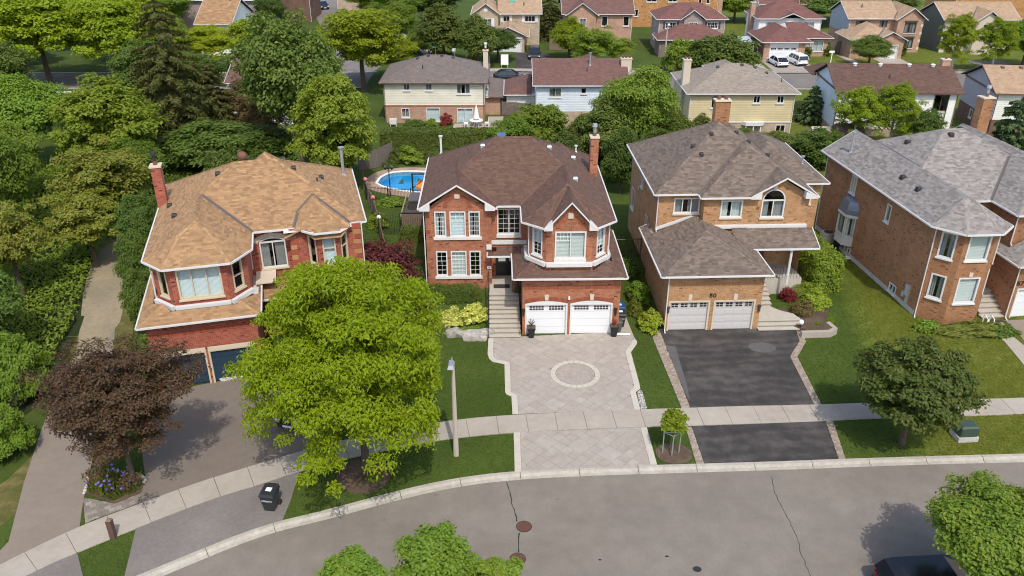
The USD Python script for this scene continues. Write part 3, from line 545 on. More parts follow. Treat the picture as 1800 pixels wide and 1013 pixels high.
strip('driveway', Polygon(D['apron_one']).buffer(0).difference(walk_poly).difference(road_poly.buffer(.45)), 'asphalt_grey', .022, 'coarse grey asphalt apron where the black wheeled bin stands')
strip('driveway', Polygon(D['broken']).buffer(0).difference(walk_poly).difference(road_poly.buffer(.45)), 'asphalt_grey', .022, 'broken asphalt patch at the foot of the footpath')
strip('driveway', 'drive_three_in', 'asphalt_sealed', .024, 'black sealed asphalt driveway in front of the grey garage doors')
strip('driveway', Polygon(D['apron_three_in']).difference(walk_poly).difference(road_poly.buffer(.45)), 'asphalt_sealed', .024, 'black sealed asphalt apron between pavement and kerb')
strip('asphalt_patch', 'patch_three', 'asphalt_patch', .03, 'long grey repair patch along the black driveway edge', 'patch', skirt=.004)
e = affinity.scale(Point(15.9, 44.6).buffer(1), .85, .62)
strip('asphalt_patch', e, 'asphalt_patch', .03, 'round grey patch at the upper corner of the black driveway', 'patch', skirt=.004)
strip('driveway', 'four_drive', 'asphalt_path', .02, 'brown asphalt driveway at the right edge by the white garage door')
strip('front_path', 'four_path', 'concrete', .024, 'curved concrete front path beside the white handrail', 'path')
strip('side_path', 'walk_two', 'concrete', .026, 'short concrete strip under the bins beside the garage', 'path')
strip('gravel', 'gravel', 'pebble', .012, 'white and dark pebble patch beside the patterned driveway', 'gravel')
strip('verge', Polygon([(-24.6, 27.), (-22.5, 31.4), (-21.9, 33.6), (-21.4, 36.5), (-23.7, 40), (-24.2, 44), (-25.8, 50), (-29, 52), (-29, 45), (-26.5, 40), (-24.6, 36), (-25.2, 32), (-27.6, 27.5)]), 'lawn_verge', .008, 'dry patchy grass verge along the footpath', 'grass')
strip('leaf_litter', 'litter', 'litter', .03, 'fallen tan leaves covering the upper footpath', 'leaf litter', skirt=.01)
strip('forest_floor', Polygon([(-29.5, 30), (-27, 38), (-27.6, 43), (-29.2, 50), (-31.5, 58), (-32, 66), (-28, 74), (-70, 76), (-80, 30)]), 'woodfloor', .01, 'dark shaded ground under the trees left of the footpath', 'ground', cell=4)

# pebbles
rng = random.Random(3); b = MB(); gp = Polygon(D['gravel']); x0, y0, x1, y1 = gp.bounds
while len(b.f) < 420 * 20:
    x, y = rng.uniform(x0, x1), rng.uniform(y0, y1)
    if gp.contains(Point(x, y)): b.ball(x, y, .02, rng.uniform(.025, .06), rng.uniform(.025, .06), rng.uniform(.02, .035), sub=0)
b.build('pebbles', M['pebble'], label='white and black pebbles beside the patterned driveway', cat='pebbles', kind='stuff')

# stamped stone driveway: each stone a piece of its own
def ashlar(region, angle, m, parent, z0, z1, module=1.55, gap=.014):
    cx, cy = region.centroid.coords[0]; reg = affinity.rotate(region, -angle, origin=(cx, cy)); x0, y0, x1, y1 = reg.bounds
    a = module * .64; cells = [(0, 0, a, a), (a, 0, module, a * .5), (a, a * .5, module, a), (0, a, a * .5, module), (a * .5, a, a, module), (a, a, module, module)]
    for j in range(int((y1 - y0) / module) + 2):
        for i in range(int((x1 - x0) / module) + 2):
            for k, c in enumerate(cells):
                ox, oy = x0 + i * module - (j % 2) * a, y0 + j * module - (i % 2) * 0
                p = sbox(ox + c[0] + gap / 2, oy + c[1] + gap / 2, ox + c[2] - gap / 2, oy + c[3] - gap / 2).intersection(reg)
                for q in getattr(p, 'geoms', [p]):
                    if q.geom_type != 'Polygon' or q.area < .012: continue
                    q = affinity.rotate(q, angle, origin=(cx, cy)); MB().prism(q, z0, z1 + ((i * 7 + j * 13 + k * 5) % 5) * .0012).build('stone', m, parent)
dp = Polygon(D['drive_two']).buffer(0); cc = Point(*D['circle'][0]); R_out = cc.distance(Point(*D['circle'][1]))
left = LineString(D['drive_two'][0:9]); right = LineString(D['drive_two'][9:16])
edge = unary_union([left.buffer(.34), right.buffer(.34)]).intersection(dp)
drv = thing('driveway', 'pink stamped stone driveway with a round medallion and pale border', 'driveway', kind='structure')
drape(dp, .014).build('bed', M['joint_dark'], drv)
inner = dp.difference(edge.buffer(.012)).difference(cc.buffer(R_out + .012, 32))
ashlar(inner, 47, M['stamped'], drv, .0, .03)
for gq in getattr(edge, 'geoms', [edge]): drape(gq, .036).build('border', M['stamped_border'], drv)
R_in = R_out * .79
for k in range(24):
    a0, a1 = 2 * math.pi * (k + .03) / 24, 2 * math.pi * (k + .97) / 24; t = np.linspace(a0, a1, 4)
    MB().prism(Polygon([(cc.x + R_out * math.cos(q), cc.y + R_out * math.sin(q)) for q in t] + [(cc.x + R_in * math.cos(q), cc.y + R_in * math.sin(q)) for q in t[::-1]]), 0, .034).build('ring_stone', M['stamped_border'], drv)
from scipy.spatial import Voronoi
rs = np.random.RandomState(5); pts = rs.uniform(-1.4, 1.4, (240, 2)); vor = Voronoi(pts); disc = Point(0, 0).buffer(R_in - .03, 32); mb = MB()
for i in range(len(pts)):
    rg = vor.regions[vor.point_region[i]]
    if -1 in rg or not rg: continue
    q = Polygon(vor.vertices[rg]).buffer(-.006).intersection(disc)
    if q.area > .004 and q.geom_type == 'Polygon': mb.prism(affinity.translate(q, cc.x, cc.y), 0, .03)
mb.build('flagstones', M['stamped'], drv, kind='stuff')
ap = Polygon(D['apron_two']).buffer(0).difference(walk_poly).difference(road_poly.buffer(.47))
drv = thing('driveway', 'pink stamped stone apron between pavement and kerb', 'driveway', kind='structure')
drape(ap, .014).build('bed', M['joint_dark'], drv)
A2 = D['apron_two']; ed = unary_union([LineString([A2[0], A2[1]]).buffer(.34), LineString([A2[2], A2[3]]).buffer(.34)]).intersection(ap)
ashlar(ap.difference(ed.buffer(.012)), 47, M['stamped'], drv, 0, .03)
for gq in getattr(ed, 'geoms', [ed]): drape(gq, .036).build('border', M['stamped_border'], drv)
# brick paver edging of the black driveway
def pavers(region, m, z0, z1, w, h, ang, name, parent=None, single=False, **k):
    cx, cy = region.centroid.coords[0]; reg = affinity.rotate(region, -ang, origin=(cx, cy)); x0, y0, x1, y1 = reg.bounds; mb = MB()
    for j in range(int((y1 - y0) / h) + 2):
        for i in range(int((x1 - x0) / w) + 2):
            ox, oy = x0 + (i - .5 * (j % 2)) * w, y0 + j * h; p = sbox(ox + .006, oy + .006, ox + w - .006, oy + h - .006).intersection(reg)
            for q in getattr(p, 'geoms', [p]):
                if q.geom_type == 'Polygon' and q.area > w * h * .2:
                    q = affinity.rotate(q, ang, origin=(cx, cy)); zz = z1 + ((i * 5 + j * 3) % 4) * .002
                    if single: MB().prism(q, z0, zz).build(name, m, parent)
                    else: mb.prism(q, z0, zz)
    if not single: mb.build(name, m, parent, **k)
edging = thing('paver_edging', 'tan brick paver edging on both sides of the black driveway', 'edging', kind='structure')
for key in ('drive_three', 'apron_three'):
    reg = Polygon(D[key]).buffer(0).difference(Polygon(D[key + '_in']).buffer(.02)).difference(walk_poly)
    if key == 'apron_three': reg = reg.difference(road_poly.buffer(.47))
    for gq in getattr(reg, 'geoms', [reg]):
        if gq.area > .3: drape(gq, .008).build('bed', M['joint_dark'], edging); pavers(gq, M['paver'], 0, .028, .24, .16, 12, 'pavers', edging, kind='stuff')
cob = thing('cobbles', 'grey cobbled corner below the flower bed by the pavement', 'cobbles', kind='structure')
cr = Polygon(D['cobble']).buffer(0).difference(walk_poly).difference(Polygon(D['bed_one'])); drape(cr, .012).build('bed', M['joint_dark'], cob); pavers(cr, M['cobble'], 0, .03, .3, .26, 31, 'cobble', cob, single=True)
strip('flower_bed', 'bed_one', 'soil', .05, 'raised soil bed under the dark red tree', 'bed')

# back street, cross street and the far driveways
far = thing('back_street', 'grey street behind the second row of houses', 'road', kind='structure')
drape(sbox(-120, 112.2, 130, 121.2), .03, cell=9).build('carriageway', M['asphalt_grey'], far)
for y0, y1 in ((111.7, 112.2), (121.2, 121.7)): drape(sbox(-120, y0, 130, y1), .05, cell=9).build('kerb', M['concrete_kerb'], far)
drape(Polygon([(-25.5, 120.9), (-15.2, 120.9), (-17.2, 130), (-21.5, 142), (-27, 158), (-38, 196), (-50, 240), (-58, 240), (-46.5, 196), (-35.5, 158), (-29, 138)]), .034, cell=9).build('carriageway', M['asphalt_grey'], far)
strip('pavement', Polygon([(-15, 121.7), (130, 121.7), (130, 123.2), (-13.5, 123.2), (-12.2, 126), (-11.8, 131), (-13.4, 138), (-17.5, 146), (-28, 178), (-30, 178), (-19.5, 146), (-15.2, 137.5), (-13.6, 131), (-13.8, 126)]), 'concrete', .045, 'far concrete pavement bending round the corner behind the houses', 'pavement', cell=6)
for x0, x1, y, m_, t in ((.6, 6, 135.2, 'asphalt_sealed', 'dark asphalt driveway under the black car of the far row'), (38.8, 45.6, 130.4, 'stamped', 'pinkish driveway under the two white cars'), (57, 61.3, 131.8, 'concrete', 'pale concrete driveway beside the round street tree'), (71, 76.5, 130, 'asphalt_grey', 'grey driveway behind the light green trees')):
    strip('driveway', sbox(x0, 121.2, x1, y), m_, .05, t, cell=5)
strip('front_path', sbox(36.9, 121.4, 38.2, 131.5), 'concrete', .05, 'narrow pale path left of the two white cars', 'path', cell=5)
strip('front_path', Polygon([(53.2, 121.6), (54.4, 121.6), (53.3, 134.5), (52.1, 134.5)]), 'concrete', .05, 'pale side path between the far lawn and tan house', 'path', cell=5)
strip('patio', Polygon([(-6.8, 91.6), (-1.5, 91.2), (-1.0, 97), (-2.8, 97), (-2.9, 94), (-6.8, 94.)]), 'concrete', .03, 'grey patio outside the sliding doors of the white-sided house', 'patio')
strip('pool_patio', pool_poly.buffer(1.3).difference(pool_poly), 'patio_tile', .03, 'terracotta tiled patio around the swimming pool', 'patio')
pool = thing('swimming_pool', 'bright blue kidney swimming pool behind the iron fence', 'pool')
zp = .9; rim = pool_poly.exterior; b = MB(); b.prism(pool_poly.buffer(.22).difference(pool_poly), zp - .3, zp + .1); b.build('coping', M['pool_coping'], pool)
b = MB(); c = list(rim.coords)
for p, q in zip(c[:-1], c[1:]): b.quad((*p, zp - 1.15), (*q, zp - 1.15), (*q, zp), (*p, zp))
b.prism(pool_poly, zp - 1.2, zp - 1.15); b.build('basin', M['pool_blue'], pool)
b = MB(); v, f = trimesh.creation.triangulate_polygon(pool_poly, engine='earcut'); b.add([(x, y, zp - .12) for x, y in v], f); b.build('water', M['pool_water'], pool)
# ------------------------------------------------------------------ houses: walls with openings, windows, doors and roofs
class House:
    def __init__(s, name, label, origin, rot, cat='house'):
        s.t = thing(name, label, cat, (*origin, 0), rot); s.o = np.array(origin); s.r = math.radians(rot); s.comps = []
    def frame(s, p0, p1):
        p0, p1 = np.array(p0, float), np.array(p1, float); d = p1 - p0; L = float(np.linalg.norm(d)); d /= L; n = np.array([d[1], -d[0]])
        return L, (lambda a, z, k: (p0[0] + d[0] * a + n[0] * k, p0[1] + d[1] * a + n[1] * k, z))
    def wall(s, p0, p1, z0, z1, m, holes=(), top=None, depth=.14, split=None):
        """One face of wall. holes: (s0, z0, s1, z1); top: extra outline points for a gable; split: (height, second material above it)."""
        L, P = s.frame(p0, p1); ring = [(0, z0), (L, z0), (L, z1)] + (top or []) + [(0, z1)]; poly = Polygon(ring).buffer(0)
        for h in holes: poly = poly.difference(h if hasattr(h, 'exterior') else sbox(*h))
        for i, (pp, mm, dd) in enumerate([(poly, m, 0)] if not split else [(poly.intersection(sbox(-1, -9, L + 1, split[0])), m, .012), (poly.intersection(sbox(-1, split[0], L + 1, 99)), split[1], 0)]):
            b = MB(); off = (p0[0] + p0[1]) * 1.7
            for g in getattr(pp, 'geoms', [pp]):
                if g.geom_type != 'Polygon' or g.is_empty: continue
                v, f = trimesh.creation.triangulate_polygon(g, engine='earcut'); n0 = len(b.v); b.add([P(a, z, dd) for a, z in v], f); b.uv[n0:] = [(a + off, z) for a, z in v]
                for r in g.interiors:
                    c = list(r.coords)
                    for (a, z), (a2, z2) in zip(c[:-1], c[1:]): b.quad(P(a, z, dd), P(a2, z2, dd), P(a2, z2, -depth), P(a, z, -depth), uv=[(a, z), (a2, z2), (a2 + .1, z2), (a + .1, z)])
            b.build('wall', M[mm], s.t, uv=True)
        return L, P
    def window(s, P, a0, z0, a1, z1, n=1, grid=None, blind=None, frame='white_paint', fw=.085, sill='white_paint', arch=0, top_grid=None, split=None, parent=None, curtain=None):
        """Frame, sashes, panes, glazing bars, sill and what hangs behind. arch: height of the curved head above z1."""
        b = MB()
        b.fbox(P, a0, a1, z0, z0 + fw, -.1, .03); b.fbox(P, a0, a0 + fw, z0 + fw, z1 - (0 if arch else fw), -.1, .03); b.fbox(P, a1 - fw, a1, z0 + fw, z1 - (0 if arch else fw), -.1, .03)
        if not arch: b.fbox(P, a0, a1, z1 - fw, z1, -.1, .03)
        else:
            N = 12; c = (a0 + a1) / 2; w = (a1 - a0) / 2
            for k in range(N):
                t0, t1 = math.pi * k / N, math.pi * (k + 1) / N; q = []
                for t in (t0, t1): q.append((c - w * math.cos(t), z1 + arch * math.sin(t))); q.append((c - (w - fw) * math.cos(t), z1 + (arch - fw) * math.sin(t)))
                (o0, i0, o1, i1) = (q[0], q[1], q[2], q[3])
                b.quad(P(*o0, .03), P(*o1, .03), P(*i1, .03), P(*i0, .03)); b.quad(P(*i0, .03), P(*i1, .03), P(*i1, -.1), P(*i0, -.1))
            b.fbox(P, a0 + fw, a1 - fw, z1 - .04, z1 + .04, -.08, .015)
        mw = .06; step = (a1 - a0) / n
        for k in range(1, n): b.fbox(P, a0 + k * step - mw / 2, a0 + k * step + mw / 2, z0 + fw, z1 - (0 if arch else fw), -.09, .02)
        if split: b.fbox(P, a0 + fw, a1 - fw, split - .03, split + .03, -.088, .018)
        w_ = b.build('window', M[frame], parent or s.t)
        for k in range(n):
            l, r = a0 + k * step + (fw if k == 0 else mw / 2), a0 + (k + 1) * step - (fw if k == n - 1 else mw / 2); q = MB()
            q.quad(P(l, z0 + fw, -.06), P(r, z0 + fw, -.06), P(r, z1 - (.04 if arch else fw), -.06), P(l, z1 - (.04 if arch else fw), -.06)); q.build('pane', M['pane'], w_)
            if grid:
                gm = MB(); zt = z1 - fw; zb = z0 + fw if not top_grid else zt - top_grid
                for i in range(1, grid[0]): x = l + (r - l) * i / grid[0]; gm.fbox(P, x - .009, x + .009, zb, zt, -.056, -.04)
                for j in range(0 if top_grid else 1, grid[1]): z = zb + (zt - zb) * j / grid[1]; gm.fbox(P, l, r, z - .009, z + .009, -.055, -.041)
                gm.build('glazing_bar', M['muntin'], w_)
        if arch:
            N = 12; c = (a0 + a1) / 2; w = (a1 - a0) / 2 - fw; q = MB()
            for k in range(N):
                t0, t1 = math.pi * k / N, math.pi * (k + 1) / N
                q.tri(P(c, z1 + .04, -.06), P(c - w * math.cos(t0), z1 + .04 + (arch - fw) * math.sin(t0) * .95, -.06), P(c - w * math.cos(t1), z1 + .04 + (arch - fw) * math.sin(t1) * .95, -.06))
            q.build('pane', M['pane'], w_)
        if sill: MB().fbox(P, a0 - .06, a1 + .06, z0 - .11, z0 - .003, -.02, .1).build('sill', M[sill], w_)
        if blind:
            zb = z0 if isinstance(blind, str) else z0 + (z1 - z0) * blind[1]; nm = blind if isinstance(blind, str) else blind[0]
            q = MB(); h = .055; z = z1 - .02
            while z > zb: q.quad(P(a0 + .04, z - h * .96, -.15), P(a1 - .04, z - h * .96, -.15), P(a1 - .04, z, -.19), P(a0 + .04, z, -.19)); z -= h
            q.build('blind', M[nm], w_)
        bk = MB(); bk.quad(P(a0 - .3, z0 - .3, -.9), P(a1 + .3, z0 - .3, -.9), P(a1 + .3, z1 + arch + .2, -.9), P(a0 - .3, z1 + arch + .2, -.9))
        if curtain:
            q = MB(); nfold = max(6, int((a1 - a0) / .12)); xs_ = np.linspace(a0 + .03, a1 - .03, nfold * 2 + 1)
            for i in range(len(xs_) - 1):
                if .36 < (i + .5) / (len(xs_) - 1) < .58: continue
                q.quad(P(xs_[i], z0, -.2 - .05 * (i % 2)), P(xs_[i + 1], z0, -.2 - .05 * ((i + 1) % 2)), P(xs_[i + 1], z1, -.2 - .05 * ((i + 1) % 2)), P(xs_[i], z1, -.2 - .05 * (i % 2)))
            q.build('curtain', M[curtain], w_)
        return w_
    def garage_door(s, P, a0, z0, a1, z1, m='door_white', rows=4, lights=None, trim='white_paint', arch=0, recess=.12, embossed=0):
        b = MB()
        b.fbox(P, a0 - .1, a0, z0, z1 + .1, -.13, .03); b.fbox(P, a1, a1 + .1, z0, z1 + .1, -.13, .03); b.fbox(P, a0, a1, z1, z1 + .1, -.13, .03)
        if arch:
            N = 12; c = (a0 + a1) / 2; w = (a1 - a0) / 2 + .1
            for k in range(N):
                x0, x1 = c - w + 2 * w * k / N, c - w + 2 * w * (k + 1) / N; f = lambda x: z1 + .1 + arch * (1 - ((x - c) / w) ** 2)
                b.quad(P(x0, z1 + .1, .02), P(x1, z1 + .1, .02), P(x1, f(x1), .02), P(x0, f(x0), .02))
        d = b.build('garage_door', M[trim], s.t); h = (z1 - z0) / rows
        for r in range(rows):
            zz0, zz1 = z0 + r * h + .008, z0 + (r + 1) * h - .008; p = MB(); p.fbox(P, a0, a1, zz0, zz1, -recess - .05, -recess)
            if embossed:
                for k in range(embossed):
                    x0, x1 = a0 + (a1 - a0) * (k + .1) / embossed, a0 + (a1 - a0) * (k + .9) / embossed
                    if not (lights and r == rows - 1): p.fbox(P, x0, x1, zz0 + .09, zz1 - .09, -recess, -recess + .016)
            p.build('panel', M[m], d)
            if lights and r == rows - 1:
                groups, per, rws = lights; W = (a1 - a0) / groups; fr = MB(); gl = MB()
                for g_ in range(groups):
                    l, rr = a0 + W * g_ + .13 * W, a0 + W * (g_ + 1) - .13 * W * .9; lo_, hi_ = zz0 + .1, zz1 - .1
                    gl.fbox(P, l, rr, lo_, hi_, -recess, -recess + .006)
                    for i in range(per + 1): x = l + (rr - l) * i / per; fr.fbox(P, x - .016, x + .016, lo_, hi_, -recess + .007, -recess + .02)
                    for j in range(rws + 1): z = lo_ + (hi_ - lo_) * j / rws; fr.fbox(P, l, rr, z - .014, z + .014, -recess + .007, -recess + .018)
                gl.build('pane', M['door_black'], d); fr.build('glazing_bar', M[m], d)
        return d
    # --- roofs
    def roof(s, poly, z, slopes): s.comps.append((list(map(lambda p: (float(p[0]), float(p[1])), poly)), z, list(slopes) if hasattr(slopes, '__len__') else [slopes] * len(poly)))
    def finish_roof(s, shingle, fascia='white_paint', course=.15, tab=.31, cap=None, valley='valley_metal', gutter=True, under='white_paint', skip=None):
        faces = []; big = 400.0
        for ci, (poly, z, sl) in enumerate(s.comps):
            pg = Polygon(poly); N = len(poly); pl = []
            for i in range(N):
                if sl[i] is None: continue
                a, b = np.array(poly[i]), np.array(poly[(i + 1) % N]); e = (b - a) / np.linalg.norm(b - a); n = np.array([-e[1], e[0]])      # inward
                pl.append((i, a, e, n, sl[i], np.array([sl[i] * n[0], sl[i] * n[1], z - sl[i] * (n @ a)])))
            for k, (i, a, e, n, m, c) in enumerate(pl):
                cell = pg
                for k2, q in enumerate(pl):
                    if k2 == k: continue
                    d = q[5] - c      # keep where c <= q : d.(x,y,1) >= 0
                    g = d[:2]; gn = np.linalg.norm(g)
                    if gn < 1e-9: continue
                    u = g / gn; p0 = -u * d[2] / gn; t = np.array([-u[1], u[0]])
                    cell = cell.intersection(Polygon([p0 - t * big, p0 + t * big, p0 + t * big + u * big, p0 - t * big + u * big]))
                if cell.area > 1e-3: faces.append(dict(c=ci, poly=cell, full=cell, pl=c, a=a, e=e, n=n, m=m))
        for f in faces:
            v = f['full']
            for o in faces:
                if o['c'] == f['c'] or not o['full'].intersects(f['full']): continue
                d = o['pl'] - f['pl']; gn = np.linalg.norm(d[:2]); tie = -1e-4 if o['c'] < f['c'] else 1e-4
                if gn < 1e-9: reg = o['full'] if d[2] > tie else None
                else:
                    u = d[:2] / gn; p0 = -u * (d[2] - tie) / gn; t = np.array([-u[1], u[0]])
                    reg = o['full'].intersection(Polygon([p0 - t * big, p0 + t * big, p0 + t * big + u * big, p0 - t * big + u * big]))
                if reg is not None: v = v.difference(reg)
            f['poly'] = v.buffer(-.012, join_style=2).buffer(.012, join_style=2)
        H = lambda f, x, y: f['pl'][0] * x + f['pl'][1] * y + f['pl'][2]
        polys = lambda g: [q for q in getattr(g, 'geoms', [g]) if q.geom_type == 'Polygon' and q.area > 1e-3]
        deck, sh = MB(), MB(); rng = random.Random(len(faces) + int(abs(s.o[0]) * 10))
        for f in faces:
            for q in polys(f['poly']):
                v, t = trimesh.creation.triangulate_polygon(q, engine='earcut'); deck.add([(x, y, H(f, x, y) - .01) for x, y in v], t)
                k = math.sqrt(1 + f['m'] ** 2); e, n, a = f['e'], f['n'], f['a']
                nrm = np.array([-f['pl'][0], -f['pl'][1], 1.0]); nrm /= np.linalg.norm(nrm)
                loc = Polygon([((np.array(p) - a) @ e, ((np.array(p) - a) @ n) * k) for p in q.exterior.coords])
                if q.interiors: loc = Polygon(loc.exterior, [[((np.array(p) - a) @ e, ((np.array(p) - a) @ n) * k) for p in r.coords] for r in q.interiors])
                b0, b1 = loc.bounds[1], loc.bounds[3]; r0 = math.floor(b0 / course)
                def spans(y):
                    g = loc.intersection(LineString([(-big, y), (big, y)])); return sorted((l.coords[0][0], l.coords[-1][0]) if l.coords[0][0] < l.coords[-1][0] else (l.coords[-1][0], l.coords[0][0]) for l in getattr(g, 'geoms', [g]) if l.geom_type == 'LineString' and l.length > .01)
                def pt(x, y, h): p = a + e * x + n * (y / k); z_ = f['pl'][0] * p[0] + f['pl'][1] * p[1] + f['pl'][2]; return (p[0] + nrm[0] * h, p[1] + nrm[1] * h, z_ + nrm[2] * h)
                for r in range(r0, int(b1 / course) + 1):
                    y0, y1 = max(r * course, b0 + .002), min((r + 1) * course, b1 - .002)
                    if y1 - y0 < .02: continue
                    lo_, hi_ = spans(y0 + .002), spans(y1 - .002)
                    if len(lo_) == 1 and len(hi_) == 1: sp = [(lo_[0][0], lo_[0][1], hi_[0][0], hi_[0][1])]
                    else: sp = [(x0, x1, x0, x1) for x0, x1 in spans((y0 + y1) / 2)]
                    for (l0, R0, l1, R1) in sp:
                        x = min(l0, l1) - rng.uniform(0, tab); xe = max(R0, R1)
                        while x < xe:
                            w = tab * rng.uniform(.6, 1.35); c0, c1 = max(x, l0), min(x + w, R0); d0, d1 = max(x, l1), min(x + w, R1)
                            if x + w >= xe - .05: c1, d1 = R0, R1
                            if c1 > c0 + .01 or d1 > d0 + .01:
                                c1, d1 = max(c1, c0), max(d1, d0); h0 = .012 + rng.uniform(0, .008)
                                sh.quad(pt(c0, y0, h0), pt(c1, y0, h0), pt(d1, y1 + .01, .005), pt(d0, y1 + .01, .005))
                            x += w
        rf = deck.build('roof', M['deck_under'], s.t)
        sh.build('shingles', M[shingle], rf, kind='stuff')
        # ridges, hips and valleys
        rc, vl = MB(), MB()
        for i in range(len(faces)):
            for j in range(i + 1, len(faces)):
                A, B = faces[i], faces[j]
                if not A['poly'].intersects(B['poly'].buffer(.03)): continue
                g = A['poly'].boundary.intersection(B['poly'].buffer(.02))
                if g.is_empty: continue
                if g.geom_type == 'MultiLineString': g = linemerge(g)
                for l in getattr(g, 'geoms', [g]):
                    if l.geom_type != 'LineString' or l.length < .25: continue
                    l = l.simplify(.05); cs = list(l.coords)
                    for p, q in zip(cs[:-1], cs[1:]):
                        p, q = np.array(p), np.array(q); L = np.linalg.norm(q - p)
                        if L < .25: continue
                        mid = (p + q) / 2
                        if abs(H(A, *mid) - H(B, *mid)) > .12: continue
                        t = (q - p) / L; nn = np.array([-t[1], t[0]])
                        if not A['poly'].buffer(.01).contains(Point(*(mid + nn * .06))): nn = -nn
                        zm = H(A, *mid); cv = H(A, *(mid + nn * .3)) + H(B, *(mid - nn * .3)) - 2 * zm
                        tgt, w, up_ = (rc, .15, .028) if cv < 0 else (vl, .1, .026)
                        if abs(cv) < .02 or (A['c'] != B['c'] and np.linalg.norm(A['pl'] - B['pl']) < .05): continue
                        m_ = max(1, int(L / (.28 if cv < 0 else 9)))
                        for k_ in range(m_):
                            u0, u1 = p + t * L * k_ / m_, p + t * L * (k_ + 1) / m_; lift = .012 if cv < 0 else 0
                            for F_, sg in ((A, 1), (B, -1)):
                                o0, o1 = u0 + nn * sg * w, u1 + nn * sg * w
                                tgt.quad((*u0, H(A, *u0) + up_ + lift), (*u1, H(A, *u1) + up_), (*o1, H(F_, *o1) + up_ * .8), (*o0, H(F_, *o0) + up_ * .8 + lift))
        rc.build('ridge_cap', M[cap or shingle], rf, kind='stuff'); vl.build('valley_flashing', M[valley or shingle], rf, kind='stuff')
        # gutters and rake boards
        fs = MB(); others = {k: unary_union([Polygon(c[0]).buffer(-.02) for j, c in enumerate(s.comps) if j != k and abs(c[1] - s.comps[k][1]) < .3]) for k in range(len(s.comps)) if len(s.comps) > 1}
        for ci, (poly, z, sl) in enumerate(s.comps):
            N = len(poly)
            for i in range(N):
                a, b = np.array(poly[i]), np.array(poly[(i + 1) % N]); e = (b - a) / np.linalg.norm(b - a); n = np.array([e[1], -e[0]])     # outward
                for f in faces:
                    if f['c'] != ci or f['poly'].is_empty: continue
                    g = LineString([a, b]).intersection(f['poly'].buffer(.01))
                    for l in getattr(g, 'geoms', [g]):
                        if sl[i] is None: l = l.difference(others.get(ci, Polygon()))
                        if l.geom_type != 'LineString' or l.length < .08: continue
                        p, q = np.array(l.coords[0]), np.array(l.coords[-1])
                        if (q - p) @ e < 0: p, q = q, p
                        if sl[i] is not None:
                            if abs(H(f, *p) - z) > .05: continue
                            tp, w = .02, .09; zz = (z, z)
                        else: tp, w = .03, .03; zz = (H(f, *p), H(f, *q))
                        c = []
                        for zo in (-.1, tp - .012):
                            for (pt_, zq, k_) in ((p, zz[0], -.02), (q, zz[1], -.02), (q, zz[1], w), (p, zz[0], w)): c.append((*(pt_ + n * k_), zq + zo))
                        fs.hexa([c[3], c[2], c[1], c[0], c[7], c[6], c[5], c[4]])
        fs.build('fascia', M[fascia], s.t)
        so = MB()
        for zz in sorted({c[1] for c in s.comps}):
            gb_ = lambda c: len(c[2]) == 4 and ((c[2][0] is None and c[2][2] is None) or (c[2][1] is None and c[2][3] is None)); u = unary_union([Polygon(c[0]).buffer(.001) for c in s.comps if c[1] == zz and not gb_(c)]).difference(unary_union([Polygon(c[0]) for c in s.comps if gb_(c) and c[1] == zz]))
            for q in polys(u):
                v, t = trimesh.creation.triangulate_polygon(q, engine='earcut'); so.add([(x, y, zz - .1) for x, y in v], t)
        so.build('soffit', M[under], s.t)
        s.rf, s.faces, s.H = rf, faces, H
        return rf
    def zroof(s, x, y):
        return max([s.H(f, x, y) for f in s.faces if f['full'].buffer(.01).contains(Point(x, y))] or [0])
    def vent(s, x, y, m='vent_black', size=.32):
        z = s.zroof(x, y); b = MB(); b.taper(x, y, z - .1, size * .6, size * .6, z + .12, size * .55, size * .5); b.taper(x, y, z + .12, size * .62, size * .6, z + .22, size * .5, size * .4); b.build('roof_vent', M[m], s.rf)
    def pipe(s, x, y, h=.9, r=.06, m='pipe_white', cap=True):
        z = s.zroof(x, y); b = MB(); b.cyl(x, y, z - .1, z + h, r, n=8)
        if cap: b.cyl(x, y, z + h, z + h + .1, r * 1.7, r * 2.1, n=8)
        b.cyl(x, y, z - .12, z + .06, r * 2.2, r * 1.3, n=8); b.build('vent_pipe', M[m], s.rf)
    def chimney(s, x0, y0, x1, y1, z0, z1, m, flues=1, cap=True, pot=None):
        L = 0; b = MB()
        for p, q in (((x0, y0), (x1, y0)), ((x1, y0), (x1, y1)), ((x1, y1), (x0, y1)), ((x0, y1), (x0, y0))):
            w = math.dist(p, q); b.quad((*p, z0), (*q, z0), (*q, z1), (*p, z1), uv=[(L, z0), (L + w, z0), (L + w, z1), (L, z1)]); L += w
        b.quad((x0, y0, z1), (x1, y0, z1), (x1, y1, z1), (x0, y1, z1)); c = b.build('chimney', M[m], s.t, uv=True)
        MB().box(x0 - .06, y0 - .06, z1, x1 + .06, y1 + .06, z1 + .1).build('cap', M['keystone'], c)
        for k in range(flues):
            x = x0 + (x1 - x0) * (k + .5) / flues; f = MB(); f.cyl(x, (y0 + y1) / 2, z1 + .1, z1 + .35, .13, n=10); f.build('flue', M['pot_terracotta'], c)
            if pot: f = MB(); f.cyl(x, (y0 + y1) / 2, z1 + .35, z1 + .75, .12, n=10); f.cyl(x, (y0 + y1) / 2, z1 + .75, z1 + .95, .2, .16, n=10); f.build('metal_cowl', M[pot], c)
        return c
